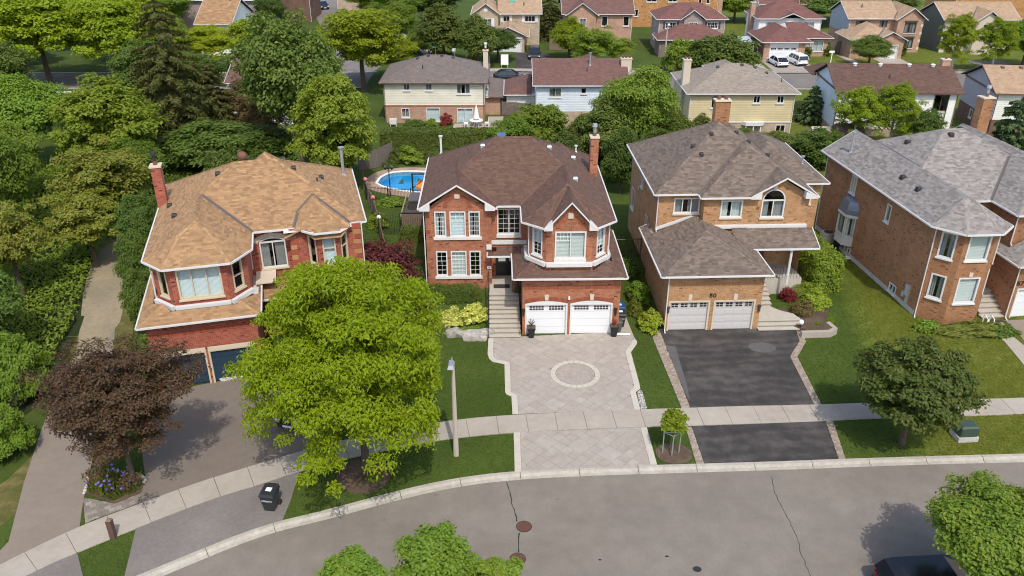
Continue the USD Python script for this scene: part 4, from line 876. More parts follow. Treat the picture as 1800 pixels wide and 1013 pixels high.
    def band(s, pts, z0, z1, m='white_paint', out=.06, name='trim', inn=-.02):
        b = MB()
        for (p0, p1, *zz) in zip(pts[:-1], pts[1:]):
            L, P = s.frame(p0[:2], p1[:2]); a = p0[2] if len(p0) > 2 else 0; c = p1[2] if len(p1) > 2 else 0
            b.hexa([P(0, z0 + a, out), P(L, z0 + c, out), P(L, z0 + c, inn), P(0, z0 + a, inn), P(0, z1 + a, out), P(L, z1 + c, out), P(L, z1 + c, inn), P(0, z1 + a, inn)])
        return b.build(name, M[m], s.t)
    def downspout(s, x, y, z0, z1, m='white_paint', kick=(0, -.25)):
        MB().tube([(x, y, z1), (x, y, z0 + .2), (x + kick[0], y + kick[1], z0 + .05)], .04, 6).build('downspout', M[m], s.t)
    def steps(s, u0, u1, v_front, v_back, z0, z1, n, name='step', side=None):
        for k in range(n):
            a, z = v_front + (v_back - v_front) * k / n, z0 + (z1 - z0) * (k + 1) / n
            MB().box(u0, a + .02, z0 - .3, u1, v_back, z - .05).build('riser', M['riser_dark'], s.t) if k % 1 == 0 else None
            MB().box(u0 - .03, a - .03, z - .05, u1 + .03, a + (v_back - v_front) / n + .02, z).build(name, M['step_stone'], s.t)
    def soldier(s, P, a0, a1, z0, h, m, n=None, arch=0):
        """A course of bricks on end over an opening; with arch it follows the curve."""
        n = n or max(3, int((a1 - a0) / .08)); b = MB(); c, w = (a0 + a1) / 2, (a1 - a0) / 2
        for k in range(n):
            x0, x1 = a0 + (a1 - a0) * (k + .06) / n, a0 + (a1 - a0) * (k + .94) / n; zz = z0 + arch * (1 - (((x0 + x1) / 2 - c) / w) ** 2); b.fbox(P, x0, x1, zz, zz + h, -.01, .014)
        b.build('brick_course', m, s.t, kind='stuff')
island('brick_soldier_red', [(.36, .115, .058), (.31, .09, .048), (.27, .075, .04)]); island('brick_soldier_crimson', [(.37, .09, .05), (.3, .07, .04)]); island('brick_soldier_buff', [(.47, .255, .115), (.4, .21, .09)])
# ------------------------------------------------------------------ the four front houses
# H1: crimson brick, tan roof
h = House('detached_house', 'crimson brick house with a tan shingle roof and navy garage doors', (-17.39, 40.7), 14.8); W = h.wall; BR = 'brick_crimson'; E = 7.45
gd = [(-2.95, 0, -.48, 2.15), (-.16, 0, 2.3, 2.15)]
L, P = W((-3.3, 0), (2.65, 0), 0, 4.3, BR, [(a + 3.3, z0, b + 3.3, z1) for a, z0, b, z1 in gd])
for a, z0, b, z1 in gd: h.garage_door(P, a + 3.3, z0 + .02, b + 3.3, z1, 'door_navy', 4, trim='cream_paint', embossed=4)
h.soldier(P, .1, 5.85, 3.5, .22, M['brick_soldier_crimson']); 
for a, z0, b, z1 in gd: h.band([(a - .1, 0), (b + .1, 0)], z1 + .1, z1 + .32, 'keystone', .03, 'lintel')
W((-3.3, 12), (-3.3, 0), 0, 4.3, BR); W((2.65, 0), (2.65, 4.4), 0, 4.3, BR)
W((2.65, 4.9), (5.0, 4.9), 0, 3.7, BR); h.roof([(2.0, 2.8), (4.7, 2.8), (4.7, 6), (2.0, 6)], 3.7, [.3, None, None, None])
b1, b2, b3, b4 = (-2.67, 2.0), (-1.6, .8), (1.4, .8), (2.5, 2.0)
W((-2.67, 12), b1, 3.5, E, BR)
L, P = W(b1, b2, 4.2, E, BR, [(.45, 5.35, 1.2, 7.1)]); h.window(P, .45, 5.35, 1.2, 7.1, frame='cream_paint', sill='cream_paint')
L, P = W(b2, b3, 4.2, E, BR, [(.3, 5.3, 2.7, 7.15)]); h.window(P, .3, 5.3, 2.7, 7.15, 3, blind='blind_ice', frame='cream_paint', sill='cream_paint', fw=.1)
L, P = W(b3, b4, 4.2, E, BR, [(.4, 5.35, 1.2, 7.1)]); h.window(P, .4, 5.35, 1.2, 7.1, 1, frame='cream_paint', sill='cream_paint', split=6.2)
W(b4, (2.5, 5.0), 3.6, E, BR)
h.band([(*b1, .05), (*b2, 0), (*b3, 0), (*b4, .05)], 4.72, 4.98, out=.28); h.band([(*b1, 0), (*b2, 0), (*b3, 0), (*b4, 0)], 4.98, 5.04, 'brick_soldier_crimson', out=.05)
aw = (.75, 4.75, 2.1, 6.55)
L, P = W((2.5, 5.0), (5.0, 5.0), 3.6, E, BR, [Polygon([(.62, 4.75), (2.2, 4.75), (2.2, 6.5), *[(1.41 + .79 * math.cos(t), 6.5 + .32 * math.sin(t)) for t in np.linspace(0, math.pi, 10)[1:-1]], (.62, 6.5)])])
h.window(P, .62, 4.75, 2.2, 6.5, 2, frame='white_paint', sill='cream_paint', arch=.32, curtain='curtain')
sb = MB()
for k in range(14):
    t0, t1 = math.pi * k / 14, math.pi * (k + .94) / 14; q = []
    for t in (t0, t1):
        for r in (1.0, 1.36): q.append((1.41 - .84 * r * math.cos(t), 6.5 + (.34 * r if r > 1 else .34) * math.sin(t) + (.0 if r == 1 else .16 * math.sin(t))))
    sb.quad(P(*q[0], .03), P(*q[2], .03), P(*q[3], .03), P(*q[1], .03))
sb.build('arch', M['keystone'], h.t); MB().fbox(P, 1.3, 1.52, 6.83, 7.2, 0, .07).build('keystone', M['keystone'], h.t)
W((5.0, 5.0), (5.0, 4.45), 0, E, BR); L, P = W((5.0, 4.45), (6.0, 4.45), 0, E, BR)
for k in range(8): MB().fbox(P, .02, .5 if k % 2 else .38, 4.7 + k * .34, 4.7 + k * .34 + .3, 0, .02).build('quoin', M['brick_soldier_buff'] if k % 2 == 0 else M['brick_soldier_crimson'], h.t)
c1, c2, c3, c4 = (6.0, 4.45), (6.6, 3.8), (7.95, 3.8), (8.5, 4.4)
L, P = W(c1, c2, 0, E, BR, [(.12, 5.1, .78, 7.0)]); h.window(P, .12, 5.1, .78, 7.0, frame='cream_paint', sill='cream_paint')
L, P = W(c2, c3, 0, E, BR, [(.3, 5.1, 1.1, 7.0), (.25, 2.4, 1.1, 4.2)]); h.window(P, .3, 5.1, 1.1, 7.0, 1, blind='blind_ice', frame='cream_paint', sill='cream_paint', split=6.2); h.window(P, .25, 2.4, 1.1, 4.2, frame='cream_paint', sill='cream_paint')
L, P = W(c3, c4, 0, E, BR, [(.1, 5.1, .72, 7.0)]); h.window(P, .1, 5.1, .72, 7.0, 1, frame='cream_paint', sill='cream_paint', split=6.2)
L, P = W(c4, (9.35, 4.4), 0, E, BR)
for k in range(8): MB().fbox(P, .46 if k % 2 else .34, .84, 4.7 + k * .34, 4.7 + k * .34 + .3, 0, .02).build('quoin', M['brick_soldier_buff'] if k % 2 == 0 else M['brick_soldier_crimson'], h.t)
W((9.35, 4.4), (9.35, 14.4), 0, E, BR); W((9.35, 14.4), (-2.67, 14.4), 0, E, BR); W((-2.67, 14.4), (-2.67, 12), 0, E, BR); W((-3.3, 12), (-2.67, 12), 0, 4.3, BR)
h.roof([(-3.05, 4.6), (9.7, 4.6), (9.7, 14.8), (-3.05, 14.8)], E, .56)
h.roof([(-3.05, 1.87), (-1.9, .42), (1.75, .42), (2.86, 2.05), (2.86, 12), (-3.05, 12)], E, [.6, .6, .6, .56, None, .56])
h.roof([(4.69, 4.1), (5.8, 4.1), (6.46, 3.4), (8.1, 3.4), (8.7, 4.08), (8.7, 9), (4.69, 9)], E, [.62, .62, .62, .62, .62, None, .62])
h.roof([(1.3, 9.6), (6.5, 9.6), (6.5, 15.0), (1.3, 15.0)], E, .98)
h.roof([(-3.66, -.45), (2.98, -.45), (2.98, 5), (-3.66, 7)], 4.45, [.46, .46, None, .46])
h.finish_roof('shingle_tan')
for x, y in ((-2.2, 9.0), (1.0, 9.1), (5.7, 9.1), (-1.6, 6.2), (7.4, 9.6), (3.0, 10.2), (5.1, 10.4)): h.vent(x, y, size=.26)
h.pipe(7.1, 8.6, .25, .05, 'vent_black', False); h.pipe(9.0, 12.6, 1.9, .11, 'galvanised')
z = h.zroof(2.6, 9.75); b = MB(); b.ball(2.6, 9.9, z + .35, .3, .3, .26); b.cyl(2.6, 9.9, z - .2, z + .2, .16); b.build('turbine_vent', M['pot_terracotta'], h.rf)
h.chimney(-3.1, 10.2, -2.5, 10.95, 0, 10.15, BR, 1, pot='vent_black')
h.downspout(-2.75, 1.9, 4.9, E, kick=(0, -.2)); h.downspout(9.4, 4.3, 0, E); h.downspout(2.55, 4.9, 4.9, E)
MB().box(2.7, 3.2, 4.55, 3.9, 4.95, 4.62).build('balcony_slab', M['keystone'], h.t)

# H2: red brick, brown roof
h = House('detached_house', 'red brick house with a dark brown roof, two gables and white garage doors', (.67, 46.2), 1.2); W = h.wall; BR = 'brick_red'
gd = [(.28, 0, 2.8, 2.2), (3.17, 0, 5.7, 2.2)]
arc = lambda a, b, z1, rise: Polygon([(a, -.01), (b, -.01), (b, z1), *[(a + (b - a) * t, z1 + rise * (1 - (2 * t - 1) ** 2)) for t in np.linspace(1, 0, 11)[1:-1]], (a, z1)])
L, P = W((0, 0), (6.25, 0), 0, 4.2, BR, [arc(a - .1, b + .1, z1 + .1, .2) for a, z0, b, z1 in gd])
for a, z0, b, z1 in gd:
    h.garage_door(P, a, .02, b, z1, 'door_white', 4, lights=(2, 5, 2), arch=.2); h.soldier(P, a - .15, b + .15, z1 + .13, .24, M['brick_soldier_red'], arch=.2)
    c = (a + b) / 2; b_ = MB(); b_.hexa([P(c - .1, z1 + .36, .06), P(c + .1, z1 + .36, .06), P(c + .1, z1 + .36, 0), P(c - .1, z1 + .36, 0), P(c - .14, z1 + .74, .06), P(c + .14, z1 + .74, .06), P(c + .14, z1 + .74, 0), P(c - .14, z1 + .74, 0)]); b_.build('keystone', M['keystone'], h.t)
h.soldier(P, .05, 6.2, 3.35, .24, M['brick_soldier_red']); MB().fbox(P, 2.93, 3.03, 2.62, 2.82, 0, .12).build('light', M['plastic_white'], h.t)
for x in (.06, 6.0): b = MB(); b.fbox(P, x - .07, x + .07, 1.5, 1.85, 0, .14); b.fbox(P, x - .1, x + .1, 1.85, 1.95, 0, .18); b.build('wall_lantern', M['black_metal'], h.t)
W((0, 5.2), (0, 0), 0, 4.2, BR); W((6.25, 0), (6.25, 9), 0, 4.2, BR); W((6.25, 9), (5.5, 9), 0, 4.2, BR)
win3 = [(.6, 1.36), (1.6, 2.65), (2.85, 3.6)]
holes = [(a, 5.3, b, 7.1) for a, b in win3] + [(a, 2.4, b, 4.25) for a, b in win3]
gt = [(4.35, 7.45), (2.1, 9.05), (0.0, 7.45)]
L, P = W((-6.3, 3.95), (-1.95, 3.95), 0, E, BR, holes, top=[(3.98, E), (2.15, 8.85), (.35, E)])
for i, (a, b) in enumerate(win3):
    h.window(P, a, 5.3, b, 7.1, 1, grid=(2, 5) if i != 1 else (3, 2), top_grid=.62 if i == 1 else None, blind=('blind_ice', 0.0) if i == 1 else None, curtain=None if i == 1 else 'curtain' if i == 2 else 'blind', sill=None)
    h.window(P, a, 2.4, b, 4.25, 1, grid=(2, 5) if i != 1 else (4, 6), blind='blind' if i == 1 else None, sill=None)
for z in (5.3, 2.4): MB().fbox(P, .5, 3.7, z - .2, z - .003, -.02, .1).build('sill', M['white_paint'], h.t)
q = MB(); q.fbox(P, 1.97, 2.31, 8.02, 8.3, 0, .06); q.build('keystone', M['keystone'], h.t)
sb = MB()
for k in range(22):
    t = math.pi * (k + .5) / 22; c, s_ = math.cos(t), math.sin(t); r0, r1 = .68, .95
    sb.quad(P(2.14 - r0 * c - .03 * s_, 7.35 + r0 * s_ - .03 * c, .016), P(2.14 - r0 * c + .03 * s_, 7.35 + r0 * s_ + .03 * c, .016), P(2.14 - r1 * c + .05 * s_, 7.35 + r1 * s_ + .05 * c, .016), P(2.14 - r1 * c - .05 * s_, 7.35 + r1 * s_ - .05 * c, .016))
sb.build('brick_arch', M['brick_soldier_red'], h.t, kind='stuff')
for k in range(9):
    for a in (.02, 4.05): 
        if k % 2 == 0: MB().fbox(P, a, a + .28, 1.9 + k * .6, 1.9 + k * .6 + .3, 0, .016).build('quoin', M['brick_soldier_red'], h.t)
W((-1.95, 3.95), (-1.95, 5.2), 0, E, BR); L, P = W((-1.95, 4.4), (.4, 4.4), 4.3, E, BR, [(.38, 5.25, 1.95, 7.1)]); h.window(P, .38, 5.25, 1.95, 7.1, 2, grid=(2, 5), sill=None); MB().fbox(P, .33, 2.0, 5.03, 5.247, -.02, .11).build('sill', M['white_paint'], h.t)
L, P = W((-1.95, 5.2), (0, 5.2), 0, 4.4, BR, [(.25, 1.75, 1.85, 3.95)]); b = MB(); b.fbox(P, .25, 1.85, 3.85, 3.95, -.1, .02); b.fbox(P, .25, .32, 1.75, 3.85, -.1, .02); b.fbox(P, 1.78, 1.85, 1.75, 3.85, -.1, .02); dr = b.build('door', M['door_black'], h.t)
for k in range(2):
    x0 = .33 + k * .73; MB().fbox(P, x0, x0 + .71, 1.75, 3.84, -.1, -.05).build('leaf', M['door_black'], dr); MB().fbox(P, x0 + .12, x0 + .6, 2.85, 3.65, -.05, -.035).build('pane', M['blind'], dr)
    wr = MB(); wr.tube([P(x0 + .36 + .17 * math.cos(t), 3.35 + .17 * math.sin(t), -.01) for t in np.linspace(math.pi, 2 * math.pi, 9)], .04, 6); wr.build('wreath', M['brown_paint'], dr)
x = MB(); x.box(-2.28, 3.86, 2.95, -2.0, 3.94, 3.12); pl = x.build('number_plate', M['plastic_white'], h.t)
tmx = text_mesh('46', .1, .004); v = tmx.vertices; obj('number', (np.c_[-2.23 + v[:, 0], 3.855 - v[:, 2], 2.985 + v[:, 1]], tmx.faces), M['black_metal'], pl)
b1, b2, b3, b4 = (.4, 1.65), (1.5, .55), (4.4, .55), (5.5, 1.7)
W((.4, 4.4), b1, 4.2, E, BR)
L, P = W(b1, b2, 4.2, E, BR, [(.38, 5.25, 1.2, 7.1)]); h.window(P, .38, 5.25, 1.2, 7.1, 1, grid=(2, 6), blind=('blind_ice', .45))
L, P = W(b2, b3, 4.2, E, BR, [(.52, 5.22, 2.47, 7.08)], top=[(2.8, E), (1.46, 9.0), (.15, E)]); h.window(P, .52, 5.22, 2.47, 7.08, 2, blind='blind', fw=.1, sill=None); MB().fbox(P, .48, 2.51, 4.98, 5.217, -.02, .11).build('sill', M['white_paint'], h.t)
fr = MB()
for i in range(1, 4): fr.fbox(P, .62 + i * .22, .64 + i * .22, 6.45, 6.98, -.05, -.03)
fr.fbox(P, .62, 1.46, 6.7, 6.72, -.049, -.031); fr.fbox(P, .62, 1.46, 6.44, 6.46, -.049, -.031); fr.build('glazing_bar', M['muntin'], h.t)
MB().fbox(P, 1.3, 1.62, 7.95, 8.3, 0, .06).build('keystone', M['keystone'], h.t); sb = MB()
for k in range(18):
    t = math.pi * (k + .5) / 18; c, s_ = math.cos(t), math.sin(t); r0, r1 = .62, .86
    sb.quad(P(1.46 - r0 * c - .03 * s_, 7.28 + r0 * s_ - .03 * c, .016), P(1.46 - r0 * c + .03 * s_, 7.28 + r0 * s_ + .03 * c, .016), P(1.46 - r1 * c + .05 * s_, 7.28 + r1 * s_ + .05 * c, .016), P(1.46 - r1 * c - .05 * s_, 7.28 + r1 * s_ - .05 * c, .016))
sb.build('brick_arch', M['brick_soldier_red'], h.t, kind='stuff')
L, P = W(b3, b4, 4.2, E, BR, [(.4, 5.25, 1.22, 7.1)]); h.window(P, .4, 5.25, 1.22, 7.1, 1, grid=(2, 6), blind=('blind_ice', .3))
h.band([(.4, 3.2, .0), (*b1, .02), (*b2, 0), (*b3, 0), (*b4, .02), (5.5, 4, .0)], 4.72, 4.98, out=.22)
h.band([(-1.95, 4.4), (.4, 4.4)], 4.55, 4.82, out=.1); MB().box(-2.3, 3.75, 4.42, -1.95, 3.93, 4.72).build('trim', M['white_paint'], h.t)
W((5.5, 1.7), (5.5, 13.7), 4.0, E, BR); W((5.5, 9), (5.5, 13.7), 0, 4.0, BR); W((5.5, 13.7), (-6.3, 13.7), 0, E, BR); W((-6.3, 13.7), (-6.3, 3.95), 0, E, BR)
h.roof([(-6.68, 4.0), (5.88, 4.0), (5.88, 14.1), (-6.68, 14.1)], E, .62)
h.roof([(.0, 1.3), (1.38, .18), (4.55, .18), (5.88, 1.36), (5.88, 12), (.0, 12)], E, [.62, .62, .62, .62, None, .62])
h.roof([(-6.68, 3.55), (-1.63, 3.55), (-1.63, 9.5), (-6.68, 9.5)], E, [None, .64, None, .64])
h.roof([(1.45, .14), (4.5, .14), (4.5, 5), (1.45, 5)], E, [None, 1.12, None, 1.12])
h.roof([(-.6, -.36), (6.56, -.36), (6.56, 7.2), (-.6, 4.5)], 4.28, [.48, .48, None, .48])
h.roof([(-2.25, 3.2), (-.3, 3.2), (-.3, 5.4), (-2.25, 5.4)], 4.2, [.36, None, None, None])
h.finish_roof('shingle_brown', valley=None)
for x0, x1, w in ((-6.62, -5.95, 1), (-2.36, -1.7, -1)):
    b = MB(); xi, xo = (x1, x0) if w > 0 else (x0, x1); b.hexa([(x0, 3.5, E - .16), (x1, 3.5, E - .16), (x1, 3.95, E - .16), (x0, 3.95, E - .16)] + ([(x0, 3.5, E), (x1, 3.5, E + .42), (x1, 3.95, E + .42), (x0, 3.95, E)] if w > 0 else [(x0, 3.5, E + .42), (x1, 3.5, E), (x1, 3.95, E), (x0, 3.95, E + .42)])); b.build('gable_return', M['white_paint'], h.t)
for x0, x1, w in ((1.3, 1.85, 1), (4.1, 4.65, -1)):
    b = MB(); b.hexa([(x0, .12, E - .16), (x1, .12, E - .16), (x1, .55, E - .16), (x0, .55, E - .16)] + ([(x0, .12, E), (x1, .12, E + .45), (x1, .55, E + .45), (x0, .55, E)] if w > 0 else [(x0, .12, E + .45), (x1, .12, E), (x1, .55, E), (x0, .55, E + .45)])); b.build('gable_return', M['white_paint'], h.t)
for x, y in ((-2.5, 8.4), (2.1, 8.8), (3.6, 4.9), (3.9, 9.9)): h.vent(x, y, 'galvanised', .26)
h.pipe(-5.7, 13.2, 1.3, .08); h.pipe(4.3, 12.2, .4)
z = h.zroof(-1.2, 10.6); b = MB(); b.hexa([(-1.5, 10.5, z + .3), (-.9, 10.5, z + .3), (-.9, 10.7, z + .75), (-1.5, 10.7, z + .75), (-1.5, 10.46, z + .33), (-.9, 10.46, z + .33), (-.9, 10.66, z + .78), (-1.5, 10.66, z + .78)]); b.cyl(-1.2, 10.6, z - .1, z + .5, .03); b.build('solar_panel', M['solar_blue'], h.rf)
h.chimney(4.98, 8.7, 5.52, 9.4, 4, 10.5, BR, 1, pot='galvanised')
h.downspout(-6.4, 3.85, 1.6, E); h.downspout(.42, 1.55, 4.95, E, kick=(.1, -.15)); h.downspout(5.55, 1.6, 4.95, E, kick=(0, -.2))
h.steps(-2.12, -.14, -.45, 2.7, 0, 1.75, 10); MB().box(-2.12, 2.7, 0, -.03, 5.2, 1.748).build('landing', M['step_stone'], h.t)
MB().box(-1.85, 3.3, 1.75, -.75, 3.85, 1.77).build('door_mat', M['mat_dark'], h.t)
rl = MB(); A_, B_ = (-2.2, -.45, .18), (-2.2, 2.7, 1.75); rl.tube([(A_[0], A_[1], A_[2] + .9), (B_[0], B_[1], B_[2] + .95), (-2.2, 4, 2.7)], .03, 6)
for t in np.linspace(0, 1, 4): p = np.array(A_) * (1 - t) + np.array(B_) * t; rl.tube([p - (0, 0, .3), p + (0, 0, .92)], .022, 6); rl.ball(*(p + (0, 0, .95)), .05, sub=1)
for t in np.linspace(0, 1, 22): p = np.array(A_) * (1 - t) + np.array(B_) * t; rl.tube([p + (0, 0, .1), p + (0, 0, .9)], .01, 4)
rl.build('railing', M['black_metal'], h.t)
rl = MB(); A_, B_ = (-.16, -.3, .18), (-.16, 2.6, 1.75); rl.tube([(A_[0], A_[1], A_[2] + .9), (B_[0], B_[1], B_[2] + .95)], .028, 6)
for t in np.linspace(0, 1, 4): p = np.array(A_) * (1 - t) + np.array(B_) * t; rl.tube([p - (0, 0, .1), p + (0, 0, .92)], .02, 6)
rl.build('railing', M['black_metal'], h.t)

# H3: buff brick, driftwood roof
h = House('detached_house', 'buff brick house with a grey-brown roof, arched window and grey garage doors', (10.03, 46.64), 2.3); W = h.wall; BR = 'brick_buff'; E = 7.4
gd = [(.22, 0, 2.7, 2.15), (3.15, 0, 5.68, 2.15)]
L, P = W((0, 0), (6.15, 0), 0, 4.2, BR, [(a - .1, -.01, b + .1, z1 + .1) for a, z0, b, z1 in gd])
for a, z0, b, z1 in gd:
    h.garage_door(P, a, .02, b, z1, 'door_grey', 4, lights=(4, 2, 2), trim='keystone', embossed=4); c = (a + b) / 2
    MB().fbox(P, c - .12, c + .12, z1 + .14, z1 + .55, 0, .05).build('keystone', M['keystone'], h.t)
h.soldier(P, .05, 6.1, 3.3, .24, M['brick_soldier_buff'])
tm2 = text_mesh('50', .27, .03, True); v = tm2.vertices; c0 = v[:, 0].mean(); obj('house_number', (np.array([P(2.93 + a - c0, 2.5 + b_, .005 + k) for a, b_, k in v]), tm2.faces), M['black_metal'], h.t)
for x in (-.0, 5.97): b = MB(); b.fbox(P, x + .02, x + .15, 1.45, 1.8, 0, .14); b.fbox(P, x - .01, x + .18, 1.8, 1.9, 0, .18); b.build('wall_lantern', M['bronze'], h.t)
W((0, 7.2), (0, 0), 0, 4.2, BR); W((6.15, 0), (6.15, 6.6), 0, 4.2, BR)
L, P = W((.3, 6.1), (3.25, 6.1), 3.6, E, BR, [(1.05, 5.85, 2.85, 6.98)]); h.window(P, 1.05, 5.85, 2.85, 6.98, 3, curtain='curtain', sill='keystone')
W((3.25, 6.1), (3.25, 5.35), 3.6, E, BR)
arch3 = Polygon([(3.95, 5.75), (5.55, 5.75), (5.55, 7.0), *[(4.75 + .8 * math.cos(t), 7.0 + .82 * math.sin(t)) for t in np.linspace(0, math.pi, 14)[1:-1]], (3.95, 7.0)])
L, P = W((3.25, 5.35), (10.45, 5.35), 3.9, E, BR, [(1.15, 5.8, 2.65, 7.05), arch3], top=[(7.1, E), (5.2, 8.55), (3.3, E)])
h.window(P, 1.15, 5.8, 2.65, 7.05, 2, curtain='blind', sill='keystone'); h.window(P, 3.95, 5.75, 5.55, 7.0, 2, arch=.82, curtain='curtain', sill='keystone')
sb = MB()
for k in range(22):
    t = math.pi * (k + .5) / 22; c, s_ = math.cos(t), math.sin(t); sb.quad(*[P(4.75 - r * c + sg * .05 * s_, 7.0 + r * s_ + sg * .05 * c, .016) for r, sg in ((.83, -1), (.83, 1), (1.06, 1), (1.06, -1))])
sb.build('brick_arch', M['brick_soldier_buff'], h.t, kind='stuff'); MB().fbox(P, 4.63, 4.87, 7.85, 8.2, 0, .06).build('keystone', M['keystone'], h.t)
h.band([(3.25, 5.35), (10.5, 5.35)], 5.02, 5.26, out=.16); h.band([(.25, 6.1, -.4), (2.6, 6.1, .45), (3.2, 6.1, .3)], 5.05, 5.25, out=.12)
W((10.45, 5.35), (10.45, 7.9), 0, E, BR); L, P = W((10.45, 7.9), (12.2, 7.9), 0, E, BR, [(.5, 5.7, 1.2, 7.0)]); h.window(P, .5, 5.7, 1.2, 7.0, 1, sill='keystone'); W((12.2, 7.9), (12.2, 16.6), 0, E, BR); W((12.2, 16.6), (.3, 16.6), 0, E, BR)
L, P = W((.3, 16.6), (.3, 6.1), 0, E, BR, [(4.2, 5.6, 4.9, 6.9), (.8, 2.6, 1.9, 4.3), (6.6, 2.9, 7.4, 4.3)]); h.window(P, 4.2, 5.6, 4.9, 6.9); h.window(P, .8, 2.6, 1.9, 4.3); h.window(P, 6.6, 2.9, 7.4, 4.3)
for s_, z in ((3.3, 5.0), (7.9, 3.8)): MB().fbox(P, s_, s_ + .2, z, z + .25, 0, .06).build('dryer_vent', M['keystone'], h.t)
L, P = W((6.15, 6.6), (10.45, 6.6), 0, 4.3, BR, [(.6, 1.6, 2.2, 3.75)]); b = MB(); b.fbox(P, .6, 2.2, 1.6, 3.75, -.1, -.04); dr = b.build('door', M['brown_paint'], h.t); MB().fbox(P, .8, 1.3, 2.6, 3.5, -.04, -.02).build('pane', M['car_glass'], dr); MB().fbox(P, 1.5, 2.0, 2.6, 3.5, -.04, -.02).build('pane', M['car_glass'], dr)
h.roof([(-.1, 5.75), (10.85, 5.75), (10.85, 17), (-.1, 17)], E, .62); h.roof([(2.9, 4.97), (10.85, 4.97), (10.85, 15), (2.9, 15)], E, [.62, .62, None, .62]); h.roof([(5.5, 7.5), (12.6, 7.5), (12.6, 17), (5.5, 17)], E, .56)
h.roof([(6.25, 4.94), (10.87, 4.94), (10.87, 9.5), (6.25, 9.5)], E, [None, .58, None, .58])
h.roof([(-.62, -.5), (6.5, -.5), (6.5, 8), (-.62, 7.4)], 4.28, [.44, .44, None, .44]); h.roof([(5.2, 3.15), (10.8, 3.15), (10.8, 7), (5.2, 7)], 4.4, [.42, None, None, None])
h.finish_roof('shingle_drift', valley=None)
b = MB(); b.hexa([(10.0, 4.92, E - .16), (10.85, 4.92, E - .16), (10.85, 5.35, E - .16), (10.0, 5.35, E - .16), (10.0, 4.92, E + .35), (10.85, 4.92, E), (10.85, 5.35, E), (10.0, 5.35, E + .35)]); b.build('gable_return', M['white_paint'], h.t)
b = MB(); b.hexa([(6.27, 4.92, E - .16), (7.0, 4.92, E - .16), (7.0, 5.35, E - .16), (6.27, 5.35, E - .16), (6.27, 4.92, E), (7.0, 4.92, E + .35), (7.0, 5.35, E + .35), (6.27, 5.35, E)]); b.build('gable_return', M['white_paint'], h.t)
for x, y in ((3.6, 8.6), (3.2, 9.6), (4.6, 10.2), (6.6, 10.8), (7.3, 10.0), (8.6, 9.4)): h.vent(x, y, 'vent_black', .22)
h.pipe(11.2, 9.4, .5, .07, 'galvanised'); h.chimney(5.4, 12.6, 6.5, 13.3, 7, 11.9, 'brick_orange', 2)
MB().tube([(9.0, 3.35, 1.6), (9.0, 3.35, 4.35)], .09, 10).build('porch_post', M['white_paint'], h.t)
h.steps(6.17, 9.1, -.3, .65, 0, .5, 3); MB().prism([(6.17, .6), (9.1, .6), (8.9, 1.2), (8.1, 1.7), (7.75, 2.2), (7.7, 2.6), (6.17, 2.6)], -.1, .498).build('front_walk', M['step_stone'], h.t)
h.steps(6.18, 7.75, 2.3, 4.2, .5, 1.6, 6); MB().box(6.18, 4.2, 0, 10.4, 6.6, 1.598).build('landing', M['step_stone'], h.t)
b = MB()
for z in (1.9, 2.5): b.tube([(7.8, 4.2, z), (9.0, 3.35 + .85, z)], .02, 6)
for x in np.linspace(7.8, 10.4, 14): b.tube([(x, 4.2, 1.6), (x, 4.2, 2.5)], .012, 4)
b.build('railing', M['black_metal'], h.t)
h.downspout(-.04, -.1, 0, 4.25); h.downspout(.22, 6.0, 4.6, E)

# H4: orange-brown brick, pale grey roof
h = House('detached_house', 'orange-brown brick house with a pale grey roof at the right edge', (27.28, 48.7), 6.5); W = h.wall; BR = 'brick_orange'; E = 6.75
f1, f2, f3, f4 = (0, 0), (1.25, -1.35), (3.2, -1.45), (4.3, -.45)
L, P = W(f1, f2, 0, E, BR, [(.45, 4.65, 1.4, 6.45), (.45, 1.7, 1.4, 3.45)])
for z0, z1 in ((4.65, 6.45), (1.7, 3.45)): h.window(P, .45, z0, 1.4, z1, 1, curtain='curtain', fw=.1)
L, P = W(f2, f3, 0, E, BR, [(.3, 4.72, 1.75, 6.5), (.3, 1.62, 1.75, 3.5)])
for z0, z1 in ((4.72, 6.5), (1.62, 3.5)): h.window(P, .3, z0, 1.75, z1, 1, blind='blind', fw=.1)
MB().fbox(P, .9, 1.14, 3.55, 3.85, 0, .05).build('keystone', M['keystone'], h.t)
W(f3, f4, 0, E, BR); W(f4, (4.3, 3.9), 0, E, BR); W((4.3, 3.9), (6.6, 3.9), 0, E, BR); W((6.6, 3.9), (6.6, 1.2), 0, E, BR); W((6.6, 1.2), (13, 1.2), 3.5, E, BR)
sd = lambda v: 15.2 - v
L, P = W((0, 15.2), (0, 0), 0, E, BR, [(sd(11.0), 4.9, sd(10.2), 6.3), (sd(5.7), 4.7, sd(5.1), 6.0), (sd(10.2), .2, sd(9.2), .85), (sd(3.4), .3, sd(2.5), .95)])
h.window(P, sd(11.0), 4.9, sd(10.2), 6.3, 2); h.window(P, sd(5.7), 4.7, sd(5.1), 6.0); h.window(P, sd(10.2), .2, sd(9.2), .85, 2); h.window(P, sd(3.4), .3, sd(2.5), .95, 2)
for a, b_, k in ((0, 5.0, .16), (5.0, 8.6, .1), (8.6, 15.2, .16)):
    MB().fbox(P, sd(b_) + .01, sd(a) - .01, 0, .42, -.02, .05).build('foundation', M['foundation'], h.t)
